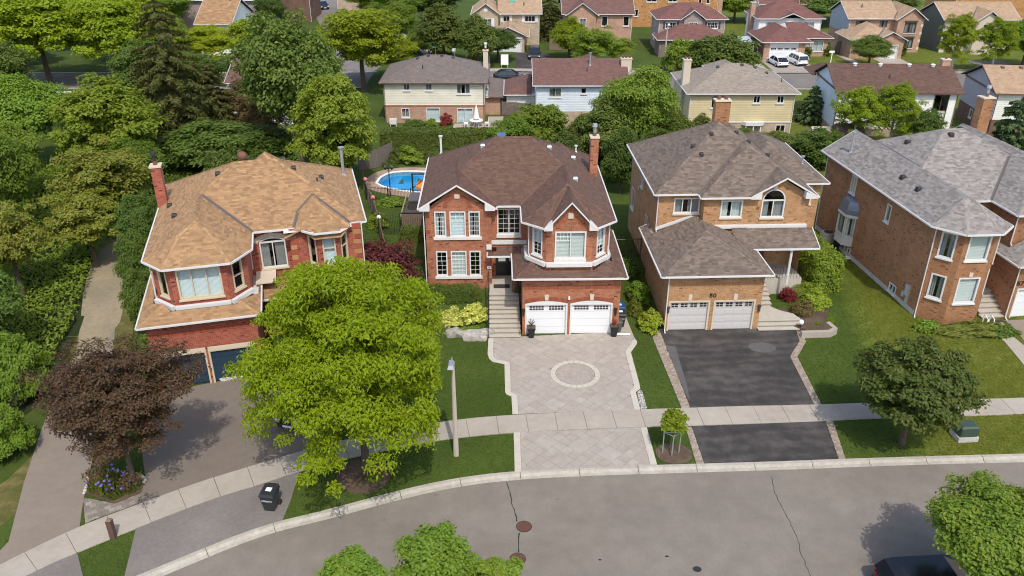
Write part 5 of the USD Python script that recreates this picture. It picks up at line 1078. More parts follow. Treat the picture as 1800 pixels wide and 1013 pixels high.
# metal-hooded bay window on the side wall
pts3 = [(-.0, 11.4), (-.6, 10.9), (-.6, 9.7), (-.0, 9.2)]
bay = MB(); bay.prism(Polygon(pts3), 1.0, 1.75); wd = bay.build('bay_window', M['white_paint'], h.t)
for p, q in zip(pts3[:-1], pts3[1:]):
    LL, PP = h.frame(p, q); h.window(PP, .04, 1.75, LL - .04, 3.35, 1, fw=.08, sill=None, curtain='blind', parent=None)
MB().prism(Polygon([(0.0, 11.5), (-.68, 10.95), (-.68, 9.65), (0.0, 9.1)]), 3.35, 3.55).build('cornice', M['white_paint'], wd)
ap_ = (0.0, 10.3, 4.75); hd = MB(); hp = [(0.0, 11.5, 3.55), (-.68, 10.95, 3.55), (-.68, 9.65, 3.55), (0.0, 9.1, 3.55)]
for p, q in zip(hp[:-1], hp[1:]):
    for t0, t1 in zip(np.linspace(0, 1, 6)[:-1], np.linspace(0, 1, 6)[1:]):
        def lerp(p_, t): s_ = math.sin(t * math.pi / 2); c_ = math.cos(t * math.pi / 2) ** .7 if t < 1 else 0; return (ap_[0] + (p_[0] - ap_[0]) * c_, ap_[1] + (p_[1] - ap_[1]) * c_, p_[2] + (ap_[2] - p_[2]) * s_)
        hd.quad(lerp(p, t0), lerp(q, t0), lerp(q, t1), lerp(p, t1))
hd.build('hood', M['lead_roof'], wd)
b = MB(); b.fbox(P, sd(1.35), sd(.95), 1.0, 1.8, 0, .16); b.fbox(P, sd(1.3), sd(1.0), .3, 1.0, 0, .05); b.fbox(P, sd(1.65), sd(1.4), .75, 1.15, 0, .14); b.build('meter_box', M['meter_grey'], h.t)
h.roof([(-.42, -.2), (.95, -1.78), (3.3, -1.9), (4.72, -.75), (4.72, 15.6), (-.42, 15.6)], E, [.62, .62, .62, .62, None, .62]); h.roof([(-.42, 3.6), (13, 3.6), (13, 15.6), (-.42, 15.6)], E, .55)
h.roof([(6.2, .8), (14, .8), (14, 14), (6.2, 14)], E, [.6, .6, None, .6]); h.roof([(5.55, -1.4), (14, -1.4), (14, 3), (5.55, 3)], 4.1, [.5, None, None, .5])
h.finish_roof('shingle_grey')
for x, y in ((1.0, 6.2), (.9, 4.0), (5.8, 9.0), (3.4, 10.3), (7.2, 10.1)): h.vent(x, y, 'vent_black', .3)
h.pipe(.6, 13.0, 1.5, .08, 'galvanised'); h.chimney(10.2, 12.4, 11.1, 13.2, 7, 11.4, 'brick_orange', 1, pot='galvanised')
gdx = [(.35, 0, 3.0, 2.15)]
L, P = W((5.95, -1.0), (12, -1.0), 0, 4.0, BR, [(.3, -.01, 3.1, 2.25)]); h.garage_door(P, .4, .02, 3.0, 2.15, 'door_white', 4); W((5.95, 1.2), (5.95, -1.0), 0, 4.0, BR); W((5.95, 3.9), (5.95, 1.2), 0, 3.6, BR)
h.steps(4.32, 5.9, -1.0, 1.2, 0, 1.2, 6); MB().box(4.32, 1.2, 0, 5.93, 3.9, 1.198).build('landing', M['step_stone'], h.t); MB().box(4.55, -2.0, .02, 5.8, -1.2, .05).build('door_mat', M['mat_dark'], h.t)
tm2 = text_mesh('57', .3, .03, True); v = tm2.vertices; obj('house_number', (np.array([P(.1 + a, 2.5 + b_, .005 + k) for a, b_, k in v]), tm2.faces), M['black_metal'], h.t)
h.downspout(.0, -.12, 0, E, kick=(-.1, -.2)); h.downspout(5.9, -1.1, 0, 4.0); h.downspout(6.5, 1.1, 4.4, E); h.downspout(4.25, -.55, 3.9, E, kick=(0, -.02)); h.downspout(4.0, -.75, 1.8, 3.7, kick=(0, -.02)); h.downspout(-.05, 15.1, 0, E)

# ------------------------------------------------------------------ the second row: houses seen from behind
def block(label, x, y, w, d, z1, low, up, split, roof, shingle, slope=.42, wins=(), rot=0, fascia='white_paint', z0=-.2, over=.42, left=(), right=(), extra=None, course=.2, tab=.36, name='house', gable_up=None, trimcol='white_paint', win_frame='white_paint'):
    """A plain two-storey house: base masonry, upper cladding, hip or gable roof and its windows (s0, z0, s1, z1, sashes, hanging)."""
    h = House(name, label, (x, y), rot)
    top = [] ; rise = slope * (d / 2 + over)
    gab = [(d / 2, z1 + slope * (d / 2))] if roof == 'gable' else []
    L, P = h.wall((0, 0), (w, 0), z0, z1, low, [q[:4] for q in wins], split=(split, up) if up else None)
    for q in wins: h.window(P, *q[:4], n=q[4] if len(q) > 4 else 1, blind=q[5] if len(q) > 5 and q[5] and q[5].startswith('bl') else None, curtain=q[5] if len(q) > 5 and q[5] and q[5].startswith('cu') else None, frame=q[6] if len(q) > 6 else win_frame, grid=q[7] if len(q) > 7 else None)
    for (p0, p1, ww, tp) in (((w, 0), (w, d), right, True), ((w, d), (0, d), (), False), ((0, d), (0, 0), left, True)):
        Ls, Ps = h.wall(p0, p1, z0, z1, low, [q[:4] for q in ww], top=gab if tp else None, split=(split, gable_up if (gable_up and tp) else up) if up else None)
        for q in ww: h.window(Ps, *q[:4], n=q[4] if len(q) > 4 else 1, frame=win_frame)
    h.downspout(.08, -.06, 0, z1 - .1, fascia); h.downspout(w - .08, -.06, 0, z1 - .1, fascia)
    o = over; h.roof([(-o, -o), (w + o, -o), (w + o, d + o), (-o, d + o)], z1, [slope] * 4 if roof == 'hip' else [slope, None, slope, None])
    if extra: extra(h)
    h.finish_roof(shingle, fascia, course, tab)
    return h
def x2(h):
    h.roof([(5.5, 2), (9, 2), (9, 12), (5.5, 12)], 5.1, [None, .42, .42, .42]); h.wall((11.6, 3.5), (13.4, 3.5), 0, 2.6, 'brick_pink'); h.wall((13.4, 3.5), (13.4, 12), 0, 2.6, 'brick_pink'); h.roof([(11, 3.1), (13.8, 3.1), (13.8, 12.4), (11, 12.4)], 2.6, [.35, .35, .35, None])
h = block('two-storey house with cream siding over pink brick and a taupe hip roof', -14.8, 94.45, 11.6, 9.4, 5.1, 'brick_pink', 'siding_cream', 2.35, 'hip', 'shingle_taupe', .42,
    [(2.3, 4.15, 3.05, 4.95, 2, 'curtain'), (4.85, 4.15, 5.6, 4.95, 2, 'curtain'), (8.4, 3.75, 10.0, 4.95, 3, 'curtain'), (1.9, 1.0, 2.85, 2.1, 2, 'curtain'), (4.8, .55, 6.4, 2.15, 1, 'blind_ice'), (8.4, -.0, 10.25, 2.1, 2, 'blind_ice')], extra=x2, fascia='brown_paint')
h.band([(0, 0), (11.6, 0)], 2.35, 2.45, 'brick_soldier_crimson', .06)
for x in (3.6, 4.9, 6.5, 7.8): h.vent(x, 4.45, 'vent_black', .28)
h.pipe(4.4, 2.2, .4, .05, 'vent_black', False); h.chimney(11.3, 6.6, 11.9, 7.2, 3, 7.3, 'stucco_beige', 1, pot='pipe_white')
def x3(h):
    for p, q in (((-3.4, 4.5), (-.0, 4.5)), ((-3.4, 11), (-3.4, 4.5))): h.wall(p, q, 0, 2.9, 'siding_white')
    h.roof([(-3.7, 4.1), (.3, 4.1), (.3, 12), (-3.7, 12)], 2.9, [.45, None, .45, .45]); h.roof([(5, 5), (8.6, 5), (8.6, 13), (5, 13)], 5.1, [None, .8, .5, .8])
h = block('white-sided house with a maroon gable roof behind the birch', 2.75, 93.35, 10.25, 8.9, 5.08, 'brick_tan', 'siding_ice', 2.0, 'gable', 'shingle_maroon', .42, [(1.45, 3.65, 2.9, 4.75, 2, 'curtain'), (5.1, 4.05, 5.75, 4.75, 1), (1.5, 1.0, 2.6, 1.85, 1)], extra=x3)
h.pipe(6.3, 3.2, 1.3, .09, 'galvanised'); h.pipe(5.9, 2.1, .35, .05, 'vent_black', False); h.chimney(9.9, 2.9, 11.1, 3.7, 3, 7.3, 'stucco_beige', 3)
def x4(h): h.roof([(4.2, 4), (8.4, 4), (8.4, 14), (4.2, 14)], 5.05, [.5, .6, .5, .6])
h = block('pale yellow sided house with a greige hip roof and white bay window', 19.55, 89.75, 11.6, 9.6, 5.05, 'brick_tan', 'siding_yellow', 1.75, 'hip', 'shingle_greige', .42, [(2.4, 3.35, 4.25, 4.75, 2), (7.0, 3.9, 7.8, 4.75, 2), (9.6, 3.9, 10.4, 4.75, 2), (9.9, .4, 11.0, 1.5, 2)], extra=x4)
h.band([(0, 0), (11.6, 0)], 1.72, 1.86, 'white_paint', .07)
b = MB(); b.prism(Polygon([(6.0, 0), (6.4, -.6), (8.2, -.6), (8.6, 0)]), 1.5, 1.9); b.prism(Polygon([(6.1, 0), (6.45, -.5), (8.15, -.5), (8.5, 0)]), -.2, .5); bb = b.build('bay_window', M['white_paint'], h.t)
for x in (6.45, 7.3, 8.1): MB().box(x - .06, -.52, .5, x + .06, -.42, 1.5).build('mullion', M['white_paint'], bb)
q = MB(); q.quad((6.45, -.46, .5), (8.15, -.46, .5), (8.15, -.46, 1.5), (6.45, -.46, 1.5)); q.build('pane', M['pane'], bb)
for x in (3.8, 6.5, 8.0, 9.4): h.vent(x, 4.4, 'vent_black', .28)
h.pipe(10.6, 2.4, .5, .05, 'vent_black', False); h.chimney(-.35, 3.0, .45, 3.9, 2, 7.9, 'stucco_beige', 2)
h = block('white stucco house with a wide brown gable roof behind the shrubs', 36.1, 90.5, 12.9, 9.0, 5.1, 'brick_tan', 'stucco_white', .9, 'gable', 'shingle_brown', .42, [(3.6, 3.4, 5.3, 4.8, 2), (7.3, 3.4, 8.4, 4.8, 1), (10.4, 3.0, 12.0, 4.85, 2, None, 'brown_paint')], rot=-4, fascia='brown_paint', gable_up='siding_ice', extra=lambda h: (h.roof([(7.2, -2.2), (10.2, -2.2), (10.2, .5), (7.2, .5)], 2.3, [.35, None, None, None]), h.roof([(-.8, 8), (2.4, 8), (2.4, 12), (-.8, 12)], 5.1, [.5, .55, .5, .55])))
for x in (2.6, 5.4, 8.6, 11.2): z = h.zroof(x, 4.2); b = MB(); b.cyl(x, 4.2, z - .1, z + .16, .2, .22); b.ball(x, 4.2, z + .16, .27, .27, .12); b.build('roof_vent', M['pipe_white'], h.rf)
h.pipe(5.9, 2.0, .45, .06, 'vent_black', False); h.chimney(12.2, 4.2, 13.1, 5.0, 3, 7.7, 'brick_pink', 1)
h.band([(0, 9.0), (0, 0)], 4.9, 5.1, 'brown_paint', .06); h.downspout(11.9, -.1, 0, 5, 'brown_paint'); h.downspout(0.05, -.1, 0, 5, 'brown_paint')
h = block('mauve-sided house with a sand tile roof at the right edge', 53.2, 89.6, 12, 9.0, 5.1, 'brick_brown', 'siding_white', 2.1, 'gable', 'shingle_sand', .42, [(2.6, 3.2, 4.6, 4.8, 2)], rot=-6, fascia='brown_paint', gable_up='siding_mauve', left=[(3.4, .9, 4.2, 1.9, 1), (6.0, .9, 6.7, 1.9, 1)])
h.band([(0, 9.0), (0, 0)], 4.9, 5.1, 'brown_paint', .06)
for x in (1.6, 3.6, 5.8): h.vent(x, 4.0, 'brown_paint', .3)
h = block('small house with a brown roof half hidden by the spruces', -32.6, 94.7, 8.0, 9.0, 5.05, 'stucco_white', None, 0, 'gable', 'shingle_maroon', .42, [(1, 2.6, 2.2, 3.9, 1)]); h.vent(3.0, 3.9, 'pipe_white', .3); h.vent(5.3, 3.9, 'pipe_white', .3); h.chimney(-.4, 4.6, .2, 5.3, 2, 7.6, 'brick_brown', 1)

# ------------------------------------------------------------------ the far row across the back street
def xf1(h):
    L, P = h.wall((-4.4, -1.1), (-.3, -1.1), 0, 5.3, 'brick_tan', [(1.1, 2.9, 3.0, 4.6)], top=[(4.1, 5.3), (2.05, 6.9), (0, 5.3)]); h.window(P, 1.1, 2.9, 3.0, 4.6, 3, curtain='curtain')
    for a in (.62, 3.05): MB().fbox(P, a, a + .42, 2.85, 4.65, 0, .05).build('shutter', M['white_paint'], h.t)
    MB().fbox(P, 1.75, 2.35, 5.7, 6.15, 0, .04).build('gable_vent', M['white_paint'], h.t)
    h.wall((-4.4, 6), (-4.4, -1.1), 0, 5.3, 'brick_tan'); h.wall((-.3, -1.1), (-.3, 0), 0, 5.3, 'brick_tan'); h.roof([(-4.8, -1.5), (.1, -1.5), (.1, 8), (-4.8, 8)], 5.3, [None, .72, None, .72])
    L, P = h.wall((-1.35, -6.9), (4.0, -6.9), 0, 2.75, 'brick_tan', [(.35, -.01, 4.9, 2.2)], top=[(5.35, 2.75), (2.7, 4.0), (0.05, 2.75)]); h.garage_door(P, .45, .05, 4.8, 2.1, 'door_white', 4, lights=(4, 4, 1)); MB().fbox(P, 2.35, 3.0, 2.85, 3.3, 0, .04).build('gable_vent', M['white_paint'], h.t); MB().fbox(P, .3, 5.0, 2.35, 2.62, 0, .08).build('trim', M['white_paint'], h.t)
    h.wall((4.0, -6.9), (4.0, 0), 0, 2.75, 'brick_tan'); h.wall((-1.35, 0), (-1.35, -6.9), 0, 2.75, 'brick_tan'); h.roof([(-1.75, -7.3), (4.8, -7.3), (4.8, .5), (-1.75, .5)], 2.9, [.4, .4, None, .4]); h.roof([(-1.7, -7.35), (4.4, -7.35), (4.4, -2), (-1.7, -2)], 2.9, [None, .46, None, .46])
h = block('tan brick house with a sand-coloured gable roof and double garage, black car outside', -2.0, 142.4, 6.6, 12, 5.25, 'brick_tan', None, 0, 'gable', 'shingle_sand', .46, [(.5, 3.9, 1.6, 4.9, 2), (4.1, 3.9, 5.9, 4.9, 3)], extra=xf1, course=.3, tab=.5)
for a, b_ in ((.08, .45), (1.65, 2.0), (3.65, 4.05), (5.95, 6.35)): MB().box(a, -.05, 3.85, b_, -.005, 4.95).build('shutter', M['white_paint'], h.t)
z = h.zroof(2.1, 2.9)
sk = MB(); sk.hexa([(1.7, 2.5, z - .3), (2.5, 2.5, z - .3), (2.5, 3.3, z + .1), (1.7, 3.3, z + .1), (1.7, 2.5, z + .02), (2.5, 2.5, z + .02), (2.5, 3.3, z + .4), (1.7, 3.3, z + .4)]); sk.build('skylight', M['skylight'], h.rf); h.pipe(4.0, 1.9, .5, .08, 'vent_black', False)
def xf2(h):
    L, P = h.wall((.6, -1.4), (5.2, -1.4), 0, 5.2, 'brick_pink', [(1.9, 2.9, 3.0, 4.7)], top=[(4.6, 5.2), (2.3, 7.0), (0, 5.2)]); h.window(P, 1.9, 2.9, 3.0, 4.7, 2, curtain='curtain'); h.wall((.6, 0), (.6, -1.4), 0, 5.2, 'brick_pink'); h.wall((5.2, -1.4), (5.2, 0), 0, 5.2, 'brick_pink'); h.roof([(.2, -1.8), (5.6, -1.8), (5.6, 6), (.2, 6)], 5.2, [None, .72, None, .72])
h = block('pink brick house with a brown gable roof behind the lime green tree', 8.7, 142.5, 11.4, 12, 5.2, 'brick_pink', None, 0, 'gable', 'shingle_maroon', .46, [(6.3, 3.2, 7.3, 4.8, 1), (9.9, 3.2, 10.9, 4.8, 1)], extra=xf2, course=.3, tab=.5)
def xf3(h):
    L, P = h.wall((4.0, -.25), (7.0, -.25), 2.5, 5.2, 'siding_taupe', [(.8, 3.55, 2.2, 4.75)], top=[(3.0, 5.2), (1.5, 6.55), (0, 5.2)]); h.window(P, .8, 3.55, 2.2, 4.75, 2, grid=(2, 2), curtain='blind'); h.roof([(3.4, -.7), (7.5, -.7), (7.5, 4), (3.4, 4)], 5.2, [None, .72, None, .72])
    h.wall((-.4, -4.2), (10.6, -4.2), 0, 2.7, 'brick_grey'); h.wall((-.4, 0), (-.4, -4.2), 0, 2.7, 'brick_grey'); h.wall((10.6, -4.2), (10.6, 0), 0, 2.7, 'brick_grey'); h.roof([(-.8, -4.6), (11, -4.6), (11, .6), (-.8, .6)], 2.75, [.42, .42, None, .42])
h = block('grey-mauve house with a red hip roof and three white cottage windows', 23.7, 137.3, 10.7, 7.2, 5.2, 'siding_taupe', None, 0, 'hip', 'shingle_red', .5, [(1.1, 3.7, 2.85, 4.7, 3, None, 'white_paint', (2, 2)), (7.85, 3.7, 9.6, 4.7, 3, None, 'white_paint', (2, 2))], left=[(3.3, 3.6, 4.1, 4.6, 1), (3.0, 1.4, 3.8, 2.4, 1)], extra=xf3, course=.3, tab=.5, gable_up=None)
for a in (.75, 2.95, 7.5, 9.7): MB().box(a, -.05, 3.65, a + .28, -.005, 4.75).build('shutter', M['bronze'], h.t)
h.pipe(7.9, 3.0, .9, .07, 'galvanised')
def xf4(h):
    L, P = h.wall((-.9, -7.8), (5.5, -7.8), 0, 2.85, 'brick_pink', [(.9, -.01, 5.3, 2.2)]); h.garage_door(P, 1.0, .05, 5.2, 2.1, 'door_white', 4, lights=(4, 4, 1)); MB().fbox(P, .88, 5.32, 2.22, 2.85, 0, .05).build('trim', M['white_paint'], h.t)
    h.wall((-.9, 0), (-.9, -7.8), 0, 2.85, 'brick_brown'); h.wall((5.5, -7.8), (5.5, -4.5), 0, 2.85, 'brick_pink'); L, P = h.wall((5.5, -4.4), (10.2, -4.4), 0, 2.85, 'brick_pink', [(.8, .9, 2.0, 2.4), (2.3, .8, 4.0, 2.5)]); h.window(P, .8, .9, 2.0, 2.4, 1, blind='blind'); h.window(P, 2.3, .8, 4.0, 2.5, 2, blind='blind')
    h.wall((10.2, -4.4), (10.2, 0), 0, 2.85, 'brick_pink'); h.roof([(-1.4, -8.3), (6.4, -8.3), (6.4, .5), (-1.4, .5)], 2.95, [.42, .42, None, .42]); h.roof([(4, -4.9), (10.8, -4.9), (10.8, .5), (4, .5)], 2.95, [.42, .42, None, None]); h.roof([(3.1, -.75), (7.3, -.75), (7.3, 4), (3.1, 4)], 5.2, [None, .4, None, .4])
h = block('white house with a red-brown hip roof and a white double garage', 40.0, 138.0, 10.2, 7.4, 5.2, 'stucco_white', None, 0, 'hip', 'shingle_red', .5, [(1.2, 3.5, 3.0, 4.6, 2, 'blind'), (4.75, 3.6, 5.6, 4.7, 1), (7.3, 3.5, 9.1, 4.6, 2, 'blind')], extra=xf4, course=.3, tab=.5)
for a, b_ in ((7.2, 6.2), (4.6, 3.0), (2.6, 1.2)): MB().box(-.03, b_, 2.7, -.005, a, 4.9).build('panel', M['plastic_white'], h.t)
h.pipe(7.2, 3.3, .9, .07, 'galvanised'); h.chimney(-.75, 2.6, -.05, 3.5, 2, 7.2, 'brick_pink', 1)
def xf5(h):
    L, P = h.wall((7.4, -1.2), (11.5, -1.2), 0, 5.2, 'brick_pink', [(1.15, 3.1, 3.05, 4.75), (1.15, .7, 3.05, 2.3)], top=[(4.1, 5.2), (2.05, 6.9), (0, 5.2)])
    for z0, z1 in ((3.1, 4.75), (.7, 2.3)): h.window(P, 1.15, z0, 3.05, z1, 3, curtain='curtain', frame='bronze'); MB().fbox(P, 1.05, 3.15, z1 + .02, z1 + .25, 0, .06).build('lintel', M['bronze'], h.t)
    for k in range(8):
        if k % 2 == 0: MB().fbox(P, 3.75, 4.12, .4 + k * .6, .85 + k * .6, 0, .03).build('quoin', M['keystone'], h.t)
    h.wall((7.4, 0), (7.4, -1.2), 0, 5.2, 'brick_pink'); h.wall((11.5, -1.2), (11.5, 6), 0, 5.2, 'brick_pink'); h.roof([(7.0, -1.6), (11.95, -1.6), (11.95, 6.5), (7.0, 6.5)], 5.2, [None, .72, None, .72])
    h.wall((-1.4, -5.9), (.9, -5.9), 0, 2.8, 'brick_pink'); h.wall((-1.4, 0), (-1.4, -5.9), 0, 2.8, 'brick_pink'); L, P = h.wall((2.3, -6.4), (6.6, -6.4), 0, 2.8, 'brick_pink', [(.8, -.01, 3.6, 2.2)], top=[(4.3, 2.8), (2.15, 3.9), (0, 2.8)]); h.garage_door(P, .9, .05, 3.5, 2.1, 'door_white', 4); h.wall((6.6, -6.4), (6.6, 0), 0, 2.8, 'brick_pink'); h.wall((.9, -5.9), (2.3, -6.4), 0, 2.8, 'brick_pink')
    h.roof([(-1.8, -6.4), (7.0, -6.4), (7.0, .5), (-1.8, .5)], 2.95, [.42, .42, None, .42]); h.roof([(2.0, -6.8), (7.0, -6.8), (7.0, -2), (2.0, -2)], 2.95, [None, .5, None, .5])
h = block('pink brick house with a sand gable roof and blue-grey sided gable end', 54.7, 138.0, 7.6, 8.4, 5.2, 'brick_pink', None, 0, 'gable', 'shingle_sand', .46, [(1.1, 3.7, 3.3, 4.8, 2, 'curtain', 'bronze'), (5.0, 3.7, 6.2, 4.8, 1, 'curtain', 'bronze')], extra=xf5, course=.3, tab=.5)
MB().box(-.05, .02, 2.7, -.01, 8.38, 5.2).build('siding', M['siding_blue'], h.t); gb = MB(); gb.add([(-.045, .02, 5.2), (-.045, 8.38, 5.2), (-.045, 4.2, 7.05)], [(0, 1, 2)]); gb.build('siding', M['siding_blue'], h.t); h.pipe(2.6, 2.5, .5, .07, 'vent_black', False)
def xf6(h):
    L, P = h.wall((4.4, -1.6), (8.0, -1.6), 0, 5.2, 'stucco_beige', [(1, 3.0, 2.6, 4.7)], top=[(3.6, 5.2), (1.8, 6.5), (0, 5.2)]); h.window(P, 1, 3.0, 2.6, 4.7, 2); h.wall((4.4, 0), (4.4, -1.6), 0, 5.2, 'stucco_beige'); h.wall((8.0, -1.6), (8.0, 0), 0, 5.2, 'stucco_beige'); h.roof([(4.0, -2), (8.4, -2), (8.4, 6), (4.0, 6)], 5.2, [None, .7, None, .7])
h = block('cream house with a tan gable roof behind two light green trees', 69.6, 136.8, 11.6, 8.4, 5.2, 'stucco_beige', None, 0, 'gable', 'shingle_sand', .46, [(.9, 3.3, 2.6, 4.7, 2), (9.0, 3.3, 10.6, 4.7, 2)], extra=xf6, course=.3, tab=.5)
MB().box(-.06, .02, .1, -.01, 8.38, 5.2).build('siding', M['siding_dark'], h.t); gb = MB(); gb.add([(-.055, .02, 5.2), (-.055, 8.38, 5.2), (-.055, 4.2, 7.05)], [(0, 1, 2)]); gb.build('siding', M['siding_dark'], h.t)
# left, beyond the spruces
h = block('white-walled house with an orange-tan roof beyond the tall spruces', -49.6, 133.8, 5.2, 12, 5.0, 'stucco_white', None, 0, 'gable', 'shingle_tan', .46, [], course=.3, tab=.5, right=[(.6, 3.2, 1.5, 4.4, 1), (3.4, 3.2, 4.3, 4.4, 1)], extra=lambda h: h.roof([(-.4, 2), (5.6, 2), (5.6, 12), (-.4, 12)], 5.0, [.46, .7, None, .46])); h.chimney(1.5, 5.3, 2.1, 6, 3, 8.1, 'brick_pink', 1); h.pipe(4.0, 5.6, 1.1, .1, 'vent_black', False)
h = block('house with a pale blue-grey roof at the top left', -62, 158, 17, 12, 5.2, 'siding_taupe', None, 0, 'hip', 'shingle_ice', .45, [], course=.4, tab=.8)
h = block('red-roofed house behind the far dark spruce', -46, 166, 7, 9, 5.2, 'brick_brown', None, 0, 'gable', 'shingle_red', .45, [], course=.4, tab=.8)
# behind the far row
def xor(h): h.wall((12.9, -1.2), (14.5, -1.2), 0, 5.3, 'brick_gold'); h.roof([(12.5, -1.6), (14.9, -1.6), (14.9, 5), (12.5, 5)], 5.4, .45)
h = block('golden brick house rising behind the red-roofed house', 22, 160.5, 16.5, 10, 7.6, 'brick_gold', None, 0, 'hip', 'shingle_brown', .5, [(3.1, 4.5, 5.0, 6.0, 2), (7.1, 4.5, 8.8, 6.0, 2), (.9, 1.9, 1.7, 3.2, 1), (12.8, 4.2, 13.4, 5.4, 1), (14.2, 4.2, 14.9, 5.4, 1)], course=.4, tab=.8)
h.chimney(16.6, 0.2, 17.4, 1.0, 0, 6.2, 'brick_pink', 1)
h = block('white house with a maroon roof above the fence line', 46, 159, 9, 9, 4.4, 'stucco_white', None, 0, 'gable', 'shingle_red', .5, [(2, 2, 3.6, 3.2, 2)], course=.4, tab=.8)
h = block('house with a wide orange roof at the top right', 84, 163, 19, 12, 5.6, 'brick_gold', None, 0, 'hip', 'shingle_tan', .5, [], course=.4, tab=.8)
h = block('brown-roofed house beyond the light green trees at the top right', 93, 143, 12, 9, 4.6, 'brick_brown', None, 0, 'hip', 'shingle_red', .45, [], course=.4, tab=.8); h.chimney(-.2, 2, .6, 2.8, 2, 6.8, 'stucco_beige', 1)
h = block('tan house seen between the tree tops left of the corner', -35, 172, 10, 9, 5, 'brick_tan', None, 0, 'hip', 'shingle_sand', .45, [], course=.4, tab=.8)
# ------------------------------------------------------------------ trees, hedges and shrubs
def leaves(c, nrm, l, w, rs, droop=.25):
    """One small four-cornered leaf at each point c, facing nrm."""
    n = len(c); nrm = nrm / np.maximum(np.linalg.norm(nrm, axis=1, keepdims=True), 1e-9)
    t = np.cross(nrm, rs.normal(size=(n, 3))); t /= np.maximum(np.linalg.norm(t, axis=1, keepdims=True), 1e-9); b = np.cross(nrm, t)
    L = l * rs.uniform(.65, 1.25, (n, 1)); Wd = w * rs.uniform(.7, 1.2, (n, 1)); dz = np.array([0, 0, -1.0])
    v = np.stack([c - t * L * .5, c + b * Wd * .5 + t * L * .05, c + t * L * .5 + dz * L * droop, c - b * Wd * .5 + t * L * .05], 1).reshape(-1, 3)
    k = np.arange(n) * 4; f = np.concatenate([np.stack([k, k + 1, k + 2], 1), np.stack([k, k + 2, k + 3], 1)])
    return v, f
def crown(seed, R, H, base, shape='round', n_leaf=26000, l=.25, w=.15, puffs=170, pr=.2, flat=.82, lump=.4, shell=.5, up=.75, droop=.25):
    rs = np.random.RandomState(seed); cz, rz = (base + H) / 2, (H - base) / 2
    d = rs.normal(size=(puffs * 3, 3)); d /= np.linalg.norm(d, axis=1, keepdims=True); d = d[:puffs]
    r = shell + (1 - shell) * rs.uniform(0, 1, puffs) ** .6; r[: puffs // 6] *= rs.uniform(.3, .8, puffs // 6)
    env = 1 - lump / 2 + lump * (fbm(d * 1.9 + seed * 3.1, 3, seed) - .5) * 2.2
    c = d * (r * env)[:, None]; t = (c[:, 2] + 1) / 2        # 0 bottom .. 1 top
    if shape == 'cone': k = np.clip(1.12 - t, .05, 1) ** .8; hr = np.hypot(c[:, 0], c[:, 1]); c[:, :2] *= (k * 1.15)[:, None]
    elif shape == 'egg': c[:, :2] *= (np.clip(1.25 - .65 * t, .3, 1.2))[:, None]
    elif shape == 'tent': c[:, :2] *= (np.clip(1.28 - .86 * t, .28, 1.16))[:, None]
    elif shape == 'vase': c[:, :2] *= (.55 + .65 * np.clip(t * 1.3, 0, 1))[:, None]
    elif shape == 'dome': c[:, 2] = np.abs(c[:, 2]) * 1.6 - .75
    c = c * np.array([R, R, rz]) * (1 - pr * .6) + np.array([0, 0, cz])
    pz = R * pr * rs.uniform(.65, 1.35, puffs); which = rs.choice(puffs, n_leaf, p=pz ** 2 / (pz ** 2).sum())
    q = rs.normal(size=(n_leaf, 3)); q /= np.linalg.norm(q, axis=1, keepdims=True); q[:, 2] = np.where(q[:, 2] < -.25, -q[:, 2], q[:, 2]); q *= rs.uniform(.45, 1.05, (n_leaf, 1))
    p = c[which] + q * pz[which][:, None] * np.array([1, 1, flat])
    out = (c[which] - np.array([0, 0, cz])) / np.array([R, R, rz])
    nr = out * .55 + q * .5 + np.array([0, 0, up]) + rs.normal(size=(n_leaf, 3)) * .42
    return leaves(p, nr, l, w, rs, droop), c
def conifer(seed, R, H, base, n_leaf=16000, l=.4, w=.16, tiers=17, dense=9):
    rs = np.random.RandomState(seed); P, N, C = [], [], []
    per = n_leaf // (tiers * dense)
    for i in range(tiers):
        t = (i + rs.uniform(-.3, .3)) / tiers; z = base + (H - base) * t; rr = R * (1 - t) ** .85 * 1.02 + .15
        for j in range(dense):
            a = 2 * math.pi * (j + rs.uniform(-.4, .4)) / dense + i * 1.3; L = rr * rs.uniform(.65, 1.12); u = rs.uniform(0, 1, per) ** .6
            side = rs.normal(size=per) * .13 * L * (1.15 - u); drop = -.28 * L * u ** 1.4 + .1 * L * u - np.abs(rs.normal(size=per)) * .12 * L * .6
            x = u * L; P.append(np.stack([math.cos(a) * x - math.sin(a) * side, math.sin(a) * x + math.cos(a) * side, z + drop], 1))
            N.append(np.stack([math.cos(a) * .35 + rs.normal(size=per) * .35, math.sin(a) * .35 + rs.normal(size=per) * .35, .8 + rs.normal(size=per) * .3], 1)); C.append((math.cos(a) * L * .8, math.sin(a) * L * .8, z - .15 * L))
    return leaves(np.concatenate(P), np.concatenate(N), l, w, rs, .35), np.array(C)
def trunk(seed, H, r, targets, n=7, lean=0., fork=.3, up_to=.72):
    rg = random.Random(seed); b = MB(); top = np.array([lean, 0, H * up_to]); pts = [np.array([0, 0, -.35]), np.array([0, 0, .15]), np.array([lean * .15, .02, H * .2]), np.array([lean * .5, .04, H * .45]), top]
    b.tube(pts, [r * 1.5, r * 1.08, r * .85, r * .6, r * .22], 8)
    ids = list(range(len(targets))); rg.shuffle(ids)
    for i in ids[:n]:
        t = np.array(targets[i]); s0 = rg.uniform(fork, .62); a = pts[2] * (1 - s0) + top * s0 if s0 > .2 else pts[2]
        if t[2] < a[2] - .3: a = np.array([lean * .2, 0, max(.4, t[2] * .6)])
        m = a * .5 + t * .5 + np.array([0, 0, .08 * H * rg.uniform(.2, 1)]); b.tube([a, m, t], [r * .42, r * .26, r * .08], 6)
    return b
KIND = {}
